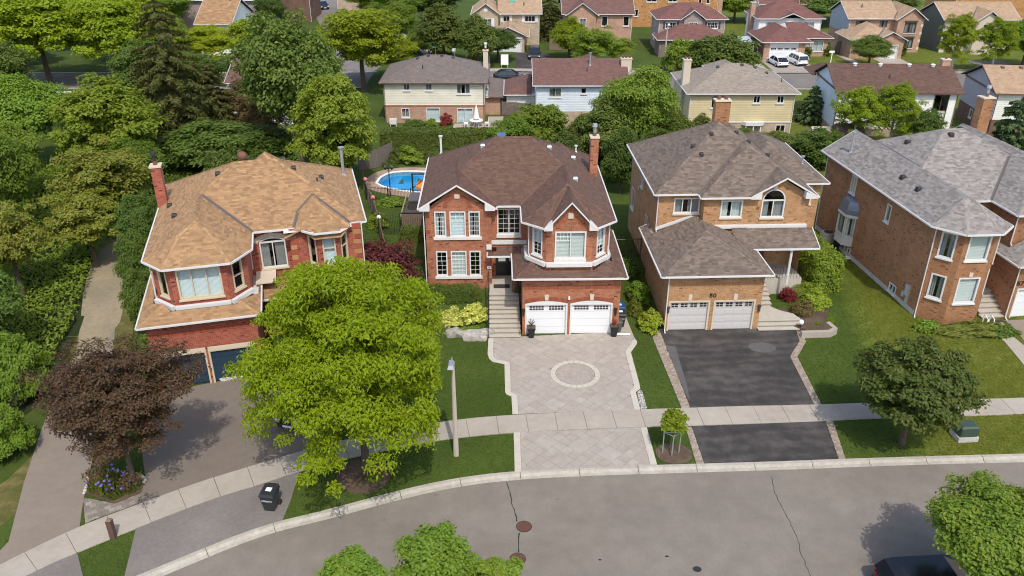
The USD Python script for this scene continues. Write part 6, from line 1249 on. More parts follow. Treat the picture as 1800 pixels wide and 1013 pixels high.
def kind(k, m, shape='round', R=4., H=9., base=1.9, seed=1, bark='bark', tr=.2, limbs=8, con=False, name='tree', cat='tree', **kw): KIND[k] = dict(m=m, shape=shape, R=R, H=H, base=base, seed=seed, bark=bark, tr=tr, limbs=limbs, con=con, name=name, cat=cat, kw=kw, proto=None)
kind('mid', 'leaf_mid', seed=11, n_leaf=27000, puffs=220); kind('fresh', 'leaf_fresh', seed=12, shape='egg', n_leaf=28000, puffs=260, pr=.15); kind('lime', 'leaf_lime_deep', seed=13, n_leaf=30000, puffs=230, pr=.18, flat=.7, lump=.5)
kind('dark', 'leaf_dark', seed=14, n_leaf=27000, puffs=220, base=1.4); kind('yellow', 'leaf_yellow', seed=15, n_leaf=17000, puffs=210, pr=.14, lump=.6); kind('egg', 'leaf_fresh', seed=16, shape='egg', base=.5, n_leaf=30000, puffs=320, pr=.14, flat=.8)
kind('wine', 'leaf_wine', seed=17, n_leaf=16000); kind('soot', 'leaf_soot', seed=18, shape='egg', base=.3, n_leaf=16000, puffs=140); kind('brown', 'leaf_brown', seed=19, n_leaf=16000, base=.6)
kind('spruce', 'needle_dark', seed=20, R=4., H=12., base=.8, con=True, name='spruce_tree', n_leaf=32000, l=.32, w=.12); kind('firblue', 'needle_blue', seed=21, R=2., H=5., base=.2, con=True, name='fir_tree', n_leaf=9000, l=.3, tiers=12, dense=8, tr=.1)
kind('cedar', 'leaf_cedar', seed=22, shape='egg', R=2.2, H=5.5, base=.15, name='cedar_tree', n_leaf=18000, l=.2, w=.1, puffs=190, pr=.2, lump=.5, tr=.1, limbs=3)
kind('bushy', 'leaf_mid', seed=23, shape='dome', R=3., H=4.5, base=.0, name='bushy_tree', n_leaf=22000, l=.22, w=.13, puffs=190, pr=.17, tr=.12, limbs=5); kind('bushd', 'leaf_dark', seed=24, shape='round', R=3., H=5., base=.2, name='bushy_tree', n_leaf=22000, l=.22, w=.13, puffs=190, tr=.12, limbs=5)
kind('birch', 'leaf_fresh', seed=25, shape='round', R=4., H=7.5, base=1.2, name='birch_tree', bark='bark_pale', n_leaf=14000, l=.2, w=.12, puffs=190, pr=.13, lump=.6, tr=.16, limbs=12); kind('feather', 'leaf_lime_deep', seed=26, shape='egg', R=4., H=9., base=1., bark='bark_pale', n_leaf=18000, l=.21, w=.12, puffs=220, pr=.12, lump=.5, tr=.15, limbs=9)
kind('limebush', 'leaf_lime_deep', seed=27, shape='egg', R=3., H=6., base=.8, n_leaf=20000, l=.22, w=.13, puffs=190)
def make(k, name, label, x, y, R, H, group=None, z=None, rot=None):
    K = KIND[k]; z = tz(x, y) - .05 if z is None else z; sc = (R / K['R'], R / K['R'], H / K['H']); rot = (hash_(label) % 360) if rot is None else rot
    if K['proto'] is None:
        t = thing(name or K['name'], label, K['cat'], (x, y, z), rot, group, scale=sc); K['proto'] = t.GetPath()
        (v, f), c = (conifer(K['seed'], K['R'], K['H'], K['base'], **K['kw']) if K['con'] else crown(K['seed'], K['R'], K['H'], K['base'], K['shape'], **K['kw']))
        trunk(K['seed'], K['H'], K['tr'], c, 0 if K['con'] else K['limbs'], up_to=.95 if K['con'] else .72).build('trunk', M[K['bark']], t); obj('crown', (v, f), M[K['m']], t)
        return t
    return copy_of(K['proto'], name or K['name'], label, K['cat'], (x, y, z), rot, group, sc)
def hash_(s):
    h = 7
    for ch in s: h = (h * 31 + ord(ch)) % 1000003
    return h
def true_height(y, R, Hs, g=0.):
    tn = (27.3 - g - Hs * .5) / y; H = Hs
    for _ in range(20): rz = .42 * H; H = .5 * H + .5 * (Hs - (math.sqrt(rz * rz + (tn * R) ** 2) - rz))
    return max(H, Hs * .62)
def place(i, k, label, name=None, group=None, fr=1.14, fh=1.06):
    x, y, g, Hs, R = D['trees'][i]; x += {'pathr1': .7, 'pathr2': .8, 'pathr3': .7, 'wl3': -1.2, 'wl4': -1.2, 'wl5': -1.0, 'wl6': -.8}.get(i, 0); make(k, name, label, x, y, R * fr, true_height(y, R, Hs) * fh, group)
def hero(i, label, m, seed, shape, base, name='tree', bark='bark', tr=.2, limbs=10, R=None, H=None, lean=0., fr=1.05, fh=1.05, dx=0., dy=0., **kw):
    x, y, g, Hs, R0 = D['trees'][i]; R = (R or R0) * fr; H = (H or true_height(y, R, Hs)) * fh; x += dx; y += dy; t = thing(name, label, 'tree', (x, y, tz(x, y) - .03), 0)
    (v, f), c = crown(seed, R, H, base, shape, **kw)
    if i == 'locust':      # pruned clear of the street lamp
        q = v.reshape(-1, 4, 3); mid = q.mean(1) + (x, y, 0); q = q[~((mid[:, 0] > -3.35) & (mid[:, 1] < 34.7))]; v = q.reshape(-1, 3); k = np.arange(len(q)) * 4; f = np.concatenate([np.stack([k, k + 1, k + 2], 1), np.stack([k, k + 2, k + 3], 1)])
    trunk(seed, H, tr, c, limbs, lean).build('trunk', M[bark], t); obj('crown', (v, f), M[m], t); return t
hero('locust', 'large bright lime green tree on the verge before the crimson brick house', 'leaf_lime', 3, 'tent', 1.5, fr=1.36, H=12.6, dx=.3, dy=.6, tr=.2, n_leaf=90000, l=.2, w=.1, puffs=480, pr=.105, flat=.65, lump=.5, shell=.55, droop=.5, limbs=14)
hero('redcrab', 'dark red leaved tree in the flower bed between footpath and driveway', 'leaf_red', 4, 'round', 1.0, fr=1.38, fh=1.36, dx=.4, tr=.13, n_leaf=60000, l=.15, w=.08, puffs=400, pr=.12, flat=.5, lump=.65, shell=.4, limbs=14)
hero('oak', 'bronze-green round tree on the right-hand lawn by the pavement', 'leaf_olive', 5, 'round', 1.3, tr=.16, n_leaf=30000, l=.22, w=.14, puffs=260, pr=.15, flat=.6, lump=.3, shell=.5)
hero('sapling', 'young staked sapling in a mulch ring between the two driveways', 'leaf_lime_deep', 6, 'egg', 1.2, tr=.035, n_leaf=1500, l=.2, w=.11, puffs=45, pr=.28, limbs=6)
hero('jmaple', 'low purple maple behind the lime green tree', 'leaf_wine', 7, 'dome', .5, tr=.09, n_leaf=24000, l=.2, w=.13, puffs=130, pr=.2, limbs=8, R=3.8, H=4.9, dx=.1, dy=-.6)

hero('slim_red', 'slim dark shrub tree with bare stems beside the flower bed rocks', 'leaf_soot', 8, 'egg', .2, tr=.035, n_leaf=2500, l=.2, w=.1, puffs=50, pr=.25, limbs=7)
for i, lb, sd, tr_ in (('front_a', 'leafy tree top at the bottom edge, lowest and leftmost of three', 31, .14), ('front_b', 'tallest tree top at the bottom edge with bare twigs showing', 32, .15), ('front_c', 'small tree top at the bottom edge right of the twiggy one', 33, .12)):
    hero(i, lb, 'leaf_maple_big' if i != 'front_b' else 'leaf_mid', sd, 'egg', 2.0, tr=tr_, bark='bark_pale' if i == 'front_b' else 'bark', fr=1.35, fh=1.22, n_leaf=30000 if i != 'front_b' else 22000, l=.135, w=.115, puffs=130, pr=.2, limbs=16, lump=.5)
hero('front_d', 'big fresh green maple over the black car at the bottom right', 'leaf_maple_big', 34, 'round', 2.2, fr=1.24, fh=1.14, dx=-.4, tr=.2, n_leaf=80000, l=.155, w=.13, puffs=270, pr=.16, flat=.55, lump=.45, limbs=14)
T = [('wl1', 'mid', 'broad green tree at the left edge beside the purple-leaved tree'), ('wl2', 'mid', 'leafy tree at the left edge half way up the picture'), ('wl3', 'yellow', 'sparse tree with pale bare limbs left of the upper footpath'), ('wl4', 'dark', 'dark bushy tree left of the footpath bend'),
     ('wl5', 'bushy', 'green shrub tree hanging over the footpath verge'), ('wl6', 'bushy', 'low bushy growth by the iron fence at the lower left'), ('wl7', 'dark', 'dark tree at the left edge under the yellow-green trees'),
     ('top1', 'lime', 'yellow-green tree at the top left, trunk standing by a white rail'), ('top2', 'lime', 'yellow-green tree at the top left beside the brown shed'), ('top3', 'lime', 'yellow-green tree cut off by the top left corner'),
     ('lime1', 'fresh', 'big fresh green tree left of the tan-roofed house'), ('yel1', 'yellow', 'loose yellowish tree behind the tan roof chimney'), ('yel2', 'yellow', 'thin yellow-leaved tree over the upper footpath'), ('purp1', 'wine', 'dark purple tree between two green trees on the left'),
     ('pathr1', 'dark', 'dark shrub right of the footpath behind the tan-roofed house'), ('pathr2', 'bushd', 'dense shrub right of the footpath beside the tan roof'), ('pathr3', 'bushd', 'dense shrub between footpath and crimson garage wall'),
     ('spruce1', 'spruce', 'tallest dark spruce at the upper left'), ('spruce2', 'spruce', 'shorter spruce with long sagging branches in front of the white house'), ('dark1', 'bushd', 'dark green bush tree left of the tall spruce'),
     ('dkgreen1', 'bushd', 'wide dark green bush tree behind the tan roof ridge'), ('dkgreen2', 'bushd', 'dark rounded bush tree under the small brown-roofed house'), ('brown1', 'brown', 'brownish thin tree in front of the small brown-roofed house'),
     ('limeb', 'lime', 'lime tree right of the house with the orange-tan roof'), ('broad1', 'dark', 'very tall dark broad tree above the garden of the tan-roofed house'), ('pyr1', 'egg', 'egg-shaped fresh green tree beside the pool garden'),
     ('purpsh', 'soot', 'blackish purple columnar tree in front of the egg-shaped tree'), ('limec', 'lime', 'wide lime tree over the far street corner'), ('limed', 'lime', 'drooping lime tree with its trunk on the far street corner'),
     ('t_mid1', 'mid', 'dark street tree left of the bending far pavement'), ('t_mid2', 'bushy', 'small round tree on the strip of grass by the far pavement'), ('wide1', 'cedar', 'wide cedar beside the bending far pavement'), ('wide2', 'cedar', 'cedar left of the tan brick house with double garage'), ('cryst', 'dark', 'round dark tree in front of the tan brick house'),
     ('gaptree', 'spruce', 'dark conifer between the tan and the pink brick house'), ('limee', 'limebush', 'lime green tree right of the black car driveway'), ('birch1', 'birch', 'white-stemmed birch behind the maroon gable roof'), ('birch2', 'birch', 'loose birch in front of the pink brick house'),
     ('dkbig', 'mid', 'large dark green tree between the white and the yellow sided house'), ('dkbig2', 'cedar', 'cedar clump left of the large dark green tree'), ('cedar1', 'cedar', 'cedar behind the brown roof chimney'), ('cedar2', 'bushy', 'light green bush tree before the white-sided house'), ('cedar3', 'bushy', 'rounded bush tree behind the brown roof ridge'),
     ('cedar4', 'cedar', 'cedar left of the grey-brown roof'), ('cedar5', 'cedar', 'low cedar at the foot of the yellow sided house'), ('shr_a', 'bushd', 'dark shrub behind the gap between the two middle houses'), ('med1', 'bushy', 'olive round tree by the far lamp post'), ('med2', 'bushd', 'dark dense round tree before the red-roofed houses'),
     ('rt1', 'feather', 'bushy light green tree before the white stucco house, left one'), ('rt2', 'feather', 'bushy light green tree before the white stucco house, right one'), ('conA', 'firblue', 'small blue-green fir at the corner of the white stucco house'), ('conB', 'firblue', 'feathery fir between the yellow and the white stucco house'),
     ('strt1', 'dark', 'round dark street tree before the pink brick house with the double gable'), ('lt1', 'feather', 'tall light green feathery tree before the cream house'), ('lt2', 'feather', 'second light green feathery tree, nearer the right edge'), ('dk3', 'mid', 'dark tree at the right edge across the back street'),
     ('rear1', 'cedar', 'low cedar behind the grey-brown roof, left of the shed'), ('rear2', 'bushd', 'dark hedge-like bush by the maroon shed'), ('rear3', 'cedar', 'low cedar behind the brick chimney'), ('rear4', 'firblue', 'slender fir by the mauve-sided house'), ('rear5', 'bushd', 'low dark bush below the small blue-green fir'),
     ('row1', 'mid', 'tree at the top edge left of the bending pavement'), ('row2', 'dark', 'dark tree at the top edge behind the cedars'), ('row3', 'dark', 'dark tree at the top edge beside the red roof'), ('sprB', 'firblue', 'far grey-green spruce by the red-roofed house'),
     ('bg1', 'mid', 'tree behind the golden brick house'), ('bg2', 'dark', 'very dark tree behind the white house with red-brown roof'), ('bg3', 'dark', 'dark tree behind the pink brick house with the double gable'), ('bg4', 'dark', 'dark tree filling the gap left of the blue-grey gable'), ('bg5', 'mid', 'tree at the top edge by the far parked car'),
     ('bg6', 'mid', 'small tree at the top edge above the red-brown roof'), ('bg7', 'mid', 'tree at the top right corner'), ('bg8', 'mid', 'tree at the top edge left of the pale blue-grey roof')]
for i, k, lb in T: place(i, k, lb, fr=1.45 if i in ('cedar2', 'cedar3') else 1.14, fh=1.25 if i in ('rt1', 'rt2', 'cedar2', 'cedar3') else 1.06)
# more of the woods on the left, seen only as crowns
for n_, (x, y, R, H, k, lb) in enumerate([(-44, 68, 4, 8, 'mid', 'tree deep in the left woods behind the purple one'), (-52, 78, 5, 10, 'dark', 'tall dark tree at the left edge of the woods'), (-38, 50, 3.2, 7, 'mid', 'mid green tree by the left edge beside the sparse tree'), (-36, 44, 3, 6, 'fresh', 'fresh green tree at the left edge above the fence'),
        (-33.2, 38, 2.6, 5, 'bushy', 'bush at the left edge over the iron fence'), (-30.2, 34.4, 2.2, 3.6, 'bushy', 'low bush behind the iron fence at the lower left'), (-30.8, 30.5, 2.4, 3.6, 'bushy', 'bush in the lower left corner'), (-41, 78, 4, 7, 'bushd', 'dark bush tree under the big fresh green tree'), (-36, 84, 3.5, 6, 'dark', 'shaded tree at the foot of the tall spruce'),
        (-27.5, 62, 2.4, 5, 'bushd', 'dark bush behind the left end of the tan roof'), (-24.8, 68, 3, 5.5, 'bushd', 'dark bush behind the middle of the tan roof'), (-33, 68, 3.2, 6.5, 'mid', 'green tree behind the brick chimney of the tan-roofed house'), (-19.2, 66.5, 2.6, 4.5, 'bushd', 'dark bush behind the right end of the tan roof'),
        (-58, 92, 4, 7, 'mid', 'tree crown behind the left edge trees'), (-20.5, 84, 4, 8, 'dark', 'dark tree behind the egg-shaped tree'), (-26.5, 86.5, 3.4, 7, 'brown', 'dull brown tree beside the spruce with sagging branches'), (-38.5, 100, 4.5, 8, 'dark', 'dark tree behind the two spruces'), (-70, 104, 7, 12, 'lime', 'yellow-green tree at the far left edge'), (-58, 128, 8, 13, 'lime', 'yellow-green tree behind the brown shed'), (-70, 140, 9, 14, 'lime', 'yellow-green crown at the top edge above the far left tree'), (-84, 132, 9, 14, 'lime', 'yellow-green crown farthest out at the top left'), (-50, 122, 5, 9, 'fresh', 'green tree between the brown shed and the white-walled house'),
        (5, 76, 2.6, 5.2, 'cedar', 'cedar behind the brown roof, left of its chimney'), (8.2, 81, 2.8, 6, 'cedar', 'cedar in front of the white-sided house corner'), (14.5, 76.5, 2.6, 5, 'bushd', 'dark bush in the gap between the brown and the grey-brown roof'), (17, 79.5, 2.6, 5.5, 'cedar', 'cedar at the left corner of the yellow sided house'), (11, 84.5, 3, 7, 'mid', 'green tree right behind the large dark green one'), (44, 86, 2.6, 4.5, 'bushd', 'dark bush below the windows of the white stucco house'), (-44.5, 124, 4.5, 7, 'lime', 'low lime tree at the foot of the white-walled house'), (-12.0, 44.0, 2.7, 5.6, 'wine', 'purple-leaved tree before the right bay of the crimson house')]):
    make(k, None, lb, x, y, R, H)
# undergrowth of the woods, garden ground cover
def scatter(region, n, l, w, h, seed, m, name, label, cat, up=.9):
    rs = np.random.RandomState(seed); x0, y0, x1, y1 = region.bounds; p = rs.uniform((x0, y0), (x1, y1), (n * 3, 2)); p = p[shapely.contains_xy(region, p[:, 0], p[:, 1])][:n]
    hh = h * (.25 + .9 * fbm(np.c_[p * .55, p[:, :1] * 0], 3, seed)) * rs.uniform(.3, 1, len(p)); c = np.c_[p, terrain(p[:, 0], p[:, 1]) + hh]
    v, f = leaves(c, np.array([0, 0, up]) + rs.normal(size=c.shape) * .5, l, w, rs); obj(name, (v, f), M[m], label=label, cat=cat, kind='stuff')
scatter(Polygon([(-29.2, 30), (-27.4, 38), (-28.2, 43), (-29.6, 50), (-31.6, 57), (-32, 66), (-26, 74), (-50, 80), (-50, 30)]), 48000, .27, .17, 1.3, 41, 'leaf_mid', 'undergrowth', 'tangled green undergrowth under the trees left of the footpath', 'undergrowth')
scatter(Polygon([(-23.3, 43), (-22.9, 48), (-23.6, 54), (-26, 62), (-20, 62), (-21, 52), (-20.8, 43)]), 9000, .28, .18, 1.6, 42, 'leaf_dark', 'undergrowth', 'dark undergrowth between footpath and tan-roofed house', 'undergrowth')
scatter(sbox(-.6, 74, 22, 82), 9000, .3, .18, 1.2, 43, 'leaf_cedar', 'undergrowth', 'low green growth along the back garden line', 'undergrowth')
scatter(sbox(20, 78, 52, 84), 9000, .3, .18, 1.1, 44, 'leaf_cedar', 'undergrowth', 'low cedar growth behind the two right-hand roofs', 'undergrowth')
def bush(label, x, y, rx, ry, h, m, seed, n=3500, l=.16, w=.1, name='shrub', puffs=60, pr=.26, z=None, up=.6, cat='shrub', group=None, lump=.3):
    t = thing(name, label, cat, (x, y, tz(x, y) - .03 if z is None else z), 0, group); (v, f), c = crown(seed, 1.0, h, -.15 * h, 'dome', n_leaf=n, l=l, w=w, puffs=puffs, pr=pr, lump=lump, up=up, flat=.8); v = v.copy()
    v[:, 0] *= rx; v[:, 1] *= ry; b = MB()
    for q in c[:7]: b.tube([(0, 0, -.1), (q[0] * rx * .5, q[1] * ry * .5, q[2] * .5), (q[0] * rx * .9, q[1] * ry * .9, q[2] * .9)], [.025, .018, .008], 5)
    b.build('stem', M['bark'], t); obj('foliage', (v, f), M[m], t); return t
def hedge(label, x0, y0, x1, y1, h, m, seed, n, l=.16, w=.09, rot=0, name='hedge', z=None, fuzz=.1):
    rs = np.random.RandomState(seed); cx, cy = (x0 + x1) / 2, (y0 + y1) / 2; hx, hy = (x1 - x0) / 2, (y1 - y0) / 2; t = thing(name, label, 'hedge', (cx, cy, tz(cx, cy) - .05 if z is None else z), rot)
    A = [4 * hx * hy, 2 * hx * h, 2 * hx * h, 2 * hy * h, 2 * hy * h]; k = rs.choice(5, n, p=np.array(A) / sum(A)); u = rs.uniform(-1, 1, (n, 2)); P = np.zeros((n, 3)); N = np.zeros((n, 3))
    for i, (fn, nn) in enumerate([(lambda a: np.stack([a[:, 0] * hx, a[:, 1] * hy, 0 * a[:, 0] + h], 1), (0, 0, 1)), (lambda a: np.stack([a[:, 0] * hx, 0 * a[:, 0] - hy, (a[:, 1] + 1) / 2 * h], 1), (0, -1, .3)), (lambda a: np.stack([a[:, 0] * hx, 0 * a[:, 0] + hy, (a[:, 1] + 1) / 2 * h], 1), (0, 1, .3)),
                                   (lambda a: np.stack([0 * a[:, 0] - hx, a[:, 0] * hy, (a[:, 1] + 1) / 2 * h], 1), (-1, 0, .3)), (lambda a: np.stack([0 * a[:, 0] + hx, a[:, 0] * hy, (a[:, 1] + 1) / 2 * h], 1), (1, 0, .3))]):
        s_ = k == i; P[s_] = fn(u[s_]); N[s_] = nn
    P += (fbm(P * 1.6 + seed, 3, seed)[:, None] - .5) * fuzz * 3 * N + rs.normal(size=P.shape) * fuzz * .5
    v, f = leaves(P, N + rs.normal(size=P.shape) * .5, l, w, rs); obj('foliage', (v, f), M[m], t)
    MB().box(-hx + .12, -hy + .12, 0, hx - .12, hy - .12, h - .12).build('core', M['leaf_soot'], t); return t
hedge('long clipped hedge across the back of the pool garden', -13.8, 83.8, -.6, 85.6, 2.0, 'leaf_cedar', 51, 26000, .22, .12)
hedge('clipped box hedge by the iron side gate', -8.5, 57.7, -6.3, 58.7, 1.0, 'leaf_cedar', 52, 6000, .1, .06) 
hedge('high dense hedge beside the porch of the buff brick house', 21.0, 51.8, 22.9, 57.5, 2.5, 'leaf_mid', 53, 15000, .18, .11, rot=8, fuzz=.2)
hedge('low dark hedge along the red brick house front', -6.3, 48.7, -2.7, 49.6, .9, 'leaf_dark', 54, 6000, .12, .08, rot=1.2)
bush('round variegated cream-yellow shrub, left of a pair by the stone steps', -4.1, 47.3, 1.2, .9, 1.3, 'leaf_cream', 61, 3200, .17, .11); bush('round variegated cream-yellow shrub touching the stone steps railing', -2.5, 47.5, 1.1, .9, 1.4, 'leaf_cream', 62, 3200, .17, .11)
bush('low dark green mound above the rocks, nearer the steps', -2.75, 46.3, 1.1, .6, .6, 'leaf_mid', 63, 3500, .1, .06); bush('low dark green mound above the rocks, under the left cream shrub', -4.6, 46.5, .7, .5, .5, 'leaf_dark', 64, 1800, .1, .06)
bush('dark clipped shrub at the left corner of the red brick house', -6.3, 48.9, .7, .6, 1.4, 'leaf_dark', 65, 2600, .13, .08); bush('dark upright shrub between hedge and stone steps', -2.45, 49.0, .5, .5, 1.6, 'leaf_cedar', 66, 2200, .12, .07); bush('small shrub in shade by the left house wall', -7.2, 48.3, .5, .4, .8, 'leaf_dark', 67, 1300, .12, .07)
bush('dark glossy shrub beside the bins, farther up the side yard', 8.75, 50.2, .95, 1.4, 1.9, 'leaf_mid', 68, 4500, .17, .1); bush('golden-green shrub at the corner of the buff brick garage', 9.1, 46.9, 1.0, 1.15, 1.7, 'leaf_gold', 69, 4200, .17, .1); bush('yellowish shrub with bare twigs by the bins strip', 8.35, 48.6, .6, .8, 1.5, 'leaf_yellow', 70, 1800, .16, .09)
bush('dark bush in the side yard near the iron gate', 8.7, 54.5, .8, 1.6, 1.3, 'leaf_dark', 71, 3200, .16, .1)
bush('rusty brown rounded shrub by the curved walk', 19.6, 48.6, 1.0, .9, 1.25, 'leaf_brown', 72, 4200, .11, .07); bush('yellow-green rounded shrub behind the rusty one', 20.9, 49.6, 1.25, 1.1, 1.35, 'leaf_gold', 73, 4200, .15, .09); bush('dark red shrub by the porch stairs', 19.1, 50.3, .8, .7, 1.2, 'leaf_crimson', 74, 2500, .13, .08); bush('bright yellow-green shrub near the porch post', 20.4, 51.2, 1.2, .8, 1.3, 'leaf_fresh', 75, 3200, .14, .08)
bush('small green plant beside the white garden lantern', 20.2, 47.1, .5, .4, .5, 'leaf_mid', 76, 1200, .1, .06); bush('small yellow-tipped plant at the planter corner', 21.2, 47.6, .4, .4, .5, 'leaf_gold', 77, 900, .1, .06)
bush('rounded pale green bush beside the pool', -10.1, 78.4, 1.7, 1.3, 2.1, 'leaf_fresh', 78, 5000, .24, .15); bush('dark rounded bush left of the pale one by the pool', -11.5, 78.5, 1.1, 1.0, 1.8, 'leaf_cedar', 79, 3600, .18, .1); bush('olive bush at the pool corner by the wood fence', -11.9, 77.0, .9, .8, .8, 'leaf_olive', 80, 2400, .16, .1); bush('green bush right of the pale one beside the red brick house', -8.3, 78.5, 1.1, 1.1, 1.5, 'leaf_cedar', 81, 3000, .18, .1)
bush('light green shrub with white flowers by the board fence', -10.7, 60.7, 1.1, 1.0, 1.6, 'leaf_fresh', 82, 3000, .15, .1); bush('leafy plants along the pool fence', -10.6, 66.7, 1.9, .7, .9, 'leaf_mid', 83, 2800, .18, .11)
bush('dark red upright shrub against the pink brick rear wall', -7.6, 93.4, .95, .6, 1.8, 'leaf_crimson', 84, 2500, .2, .11); bush('dark green shrub under the rear windows of the cream-sided house', -11.3, 93.3, 1.6, .7, .9, 'leaf_dark', 85, 2500, .2, .12); bush('rose bush under the rear windows of the cream-sided house', -9.4, 93.2, 1.0, .7, 1.0, 'leaf_mid', 86, 1800, .2, .12)
b_ = bush('mixed hosta and yellow-leaved bed in front of the orange-brown bay', 30.0, 46.4, 3.3, .9, .8, 'leaf_yellow', 87, 3800, .24, .15, name='foundation_planting', lump=.5); bush('dark leaved plants at the left of the orange-brown bay', 27.4, 46.8, 1.2, .7, .8, 'leaf_mid', 88, 1800, .2, .13); bush('dark leaved plants by the white handrail', 31.9, 46.2, 1.1, .7, .9, 'leaf_dark', 89, 1800, .2, .12)
for n_, (x, y) in enumerate(((46.9, 133.0), (50.4, 133.6))): bush(('small dark upright evergreen left of the white-framed window of the far white house', 'small dark upright evergreen at the right corner of the far white house')[n_], x, y, .9, .9, 2.6, 'leaf_cedar', 90 + n_, 1600, .24, .12)
bush('dark pointed evergreen before the far brick gable house', 62.6, 134.2, .8, .8, 3.0, 'leaf_cedar', 92, 1600, .24, .12); bush('orange and white flowering shrub by the far street sign', -11.6, 127.8, 1.3, .9, 2.2, 'leaf_gold', 93, 1800, .3, .16)
# iris bed under the red tree
rs = np.random.RandomState(9); bp = Polygon(D['bed_one']); p = rs.uniform(bp.bounds[:2], bp.bounds[2:], (1600, 2)); p = p[shapely.contains_xy(bp.buffer(-.1), p[:, 0], p[:, 1])][:620]
ir = thing('iris_bed', 'blade-leaved irises with violet flowers under the dark red tree', 'irises', kind='stuff'); b = MB()
for x, y in p:
    a, hh = rs.uniform(0, 6.28), rs.uniform(.3, .6); dx, dy = math.cos(a) * .035, math.sin(a) * .035; lx, ly = rs.normal(size=2) * .13; b.quad((x - dx, y - dy, .05), (x + dx, y + dy, .05), (x + lx + dx * .3, y + ly + dy * .3, hh), (x + lx - dx * .3, y + ly - dy * .3, hh))
b.build('blades', M['leaf_cedar'], ir, kind='stuff'); b = MB()
for k in range(26): x, y = p[k * 7 % len(p)]; b.ball(x, y, rs.uniform(.5, .68), .07, .07, .05, sub=1)
b.build('flowers', M['petal_violet'], ir, kind='stuff'); b = MB(); e = bp.exterior
for k in range(34):
    q = e.interpolate(k / 60, normalized=True); b.ball(q.x + rs.normal() * .06, q.y + rs.normal() * .06, .09, rs.uniform(.07, .13), rs.uniform(.07, .12), .08, sub=1)
b.build('edging_stones', M['white_stone'], ir, kind='stuff')
x, y, g, Hs, R = D['trees']['locust']; MB().prism(Point(x + .3, y - .2).buffer(1.35, 12), -.1, .045).build('mulch_ring', M['soil'], label='dark mulch ring round the lime green tree trunk', cat='mulch', kind='structure'); bush('small groundcover plant in the mulch ring at the lime tree', x + .9, y - .5, .6, .4, .3, 'leaf_mid', 95, 900, .12, .08)
x, y, g, Hs, R = D['trees']['sapling']; MB().prism(affinity.scale(Point(x + .15, y - .25).buffer(.95, 12), 1, .9), -.1, .045).build('mulch_ring', M['soil'], label='brown mulch ring round the staked sapling', cat='mulch', kind='structure')

keep = sbox(-23, 25, 36, 62).difference(unary_union([road_poly.buffer(.52), walk_poly, d1, dp, ap, cr, bp] + [Polygon(D[k]).buffer(.02) for k in ('drive_three', 'apron_three', 'apron_one', 'path', 'broken', 'four_drive', 'four_path', 'gravel', 'walk_two')]))
olive = Polygon([(34 - 10.9, 26), (36, 26), (36, 62), (26.5, 62), (23.4, 45), (22.2, 36)]); rest = keep.difference(olive)
scatter(rest, 120000, .13, .035, .055, 45, 'grass_blade', 'grass', 'short green grass blades of the middle lawns', 'grass', up=.5); scatter(keep.intersection(olive), 60000, .13, .035, .055, 46, 'grass_olive', 'grass', 'short olive grass blades of the right-hand lawn', 'grass', up=.5)
# ------------------------------------------------------------------ street furniture, cars, garden things
PT = {k: v for k, v in D['pts'].items()}
def pos(k, i=0, dz=0): x, y = PT[k][i]; return (x, y, tz(x, y) + dz)
def lamp_post(label, x, y, H, arm=1.3, group=None):
    t = thing('street_lamp', label, 'street lamp', (x, y, tz(x, y))); b = MB(); b.tube([(0, 0, -.3), (0, 0, H * .5), (0, 0, H)], [.15, .115, .085], 10); b.build('post', M['concrete_pole'], t)
    MB().tube([(0, 0, H - .3), (0, -.1, H + .25), (.0, -arm * .5, H + .5), (.0, -arm, H + .52)], .03, 6).build('arm', M['galvanised'], t)
    b = MB(); b.taper(0, -arm - .25, H + .42, .16, .34, H + .6, .1, .26); lh = b.build('lamp_head', M['galvanised'], t); MB().taper(0, -arm - .25, H + .36, .12, .26, H + .42, .14, .3).build('lens', M['lamp_lens'], lh); return t
x, y = PT['post'][0]; lamp_post('slender concrete street lamp beside the lime green tree', x, y, 5.7, .75)
lamp_post('concrete street lamp across the back street by the olive round tree', 22.7, 123.9, 6.2, .6)
for i, lb in ((0, 'rusty round manhole cover in the street, farther one'), (1, 'rusty round manhole cover in the street, nearer the bottom trees')):
    x, y = PT['manhole'][i]; t = thing('manhole_cover', lb, 'manhole cover', (x, y, -.1)); b = MB(); b.tube([(0, 0, -.02), (0, 0, .012)], .37, 28); b.build('frame', M['tar'], t)
    b = MB(); b.tube([(0, 0, -.02), (0, 0, .018)], .34, 28)
    for k in range(-4, 5):
        for j in range(-4, 5):
            if k * k + j * j < 18: b.box(k * .07 - .02, j * .07 - .02, .018, k * .07 + .02, j * .07 + .02, .024)
    b.build('cover', M['rust_iron'], t)
x, y = PT['roadspot'][0]; MB().prism(affinity.scale(Point(x, y).buffer(.19, 10), 1, .85), -.1, -.092).build('tar_patch', M['tar'], label='black round tar patch on the street near the bottom edge', cat='patch', kind='structure')
for k, (px, py, r) in enumerate(((3.9, 26.8, .05), (6.9, 27.0, .06), (-6.1, 29.3, .12), (-6.9, 29.2, .09), (-3.7, 31.0, .1), (2.2, 30.7, .06))): MB().prism(affinity.scale(Point(px, py).buffer(r, 7), 1.5, .8), -.1, -.095).build('stain', M['tar'] if k < 2 else M['asphalt_drive'], label='small dark stain on the asphalt street', cat='stain', group='small stains on the street', kind='structure')

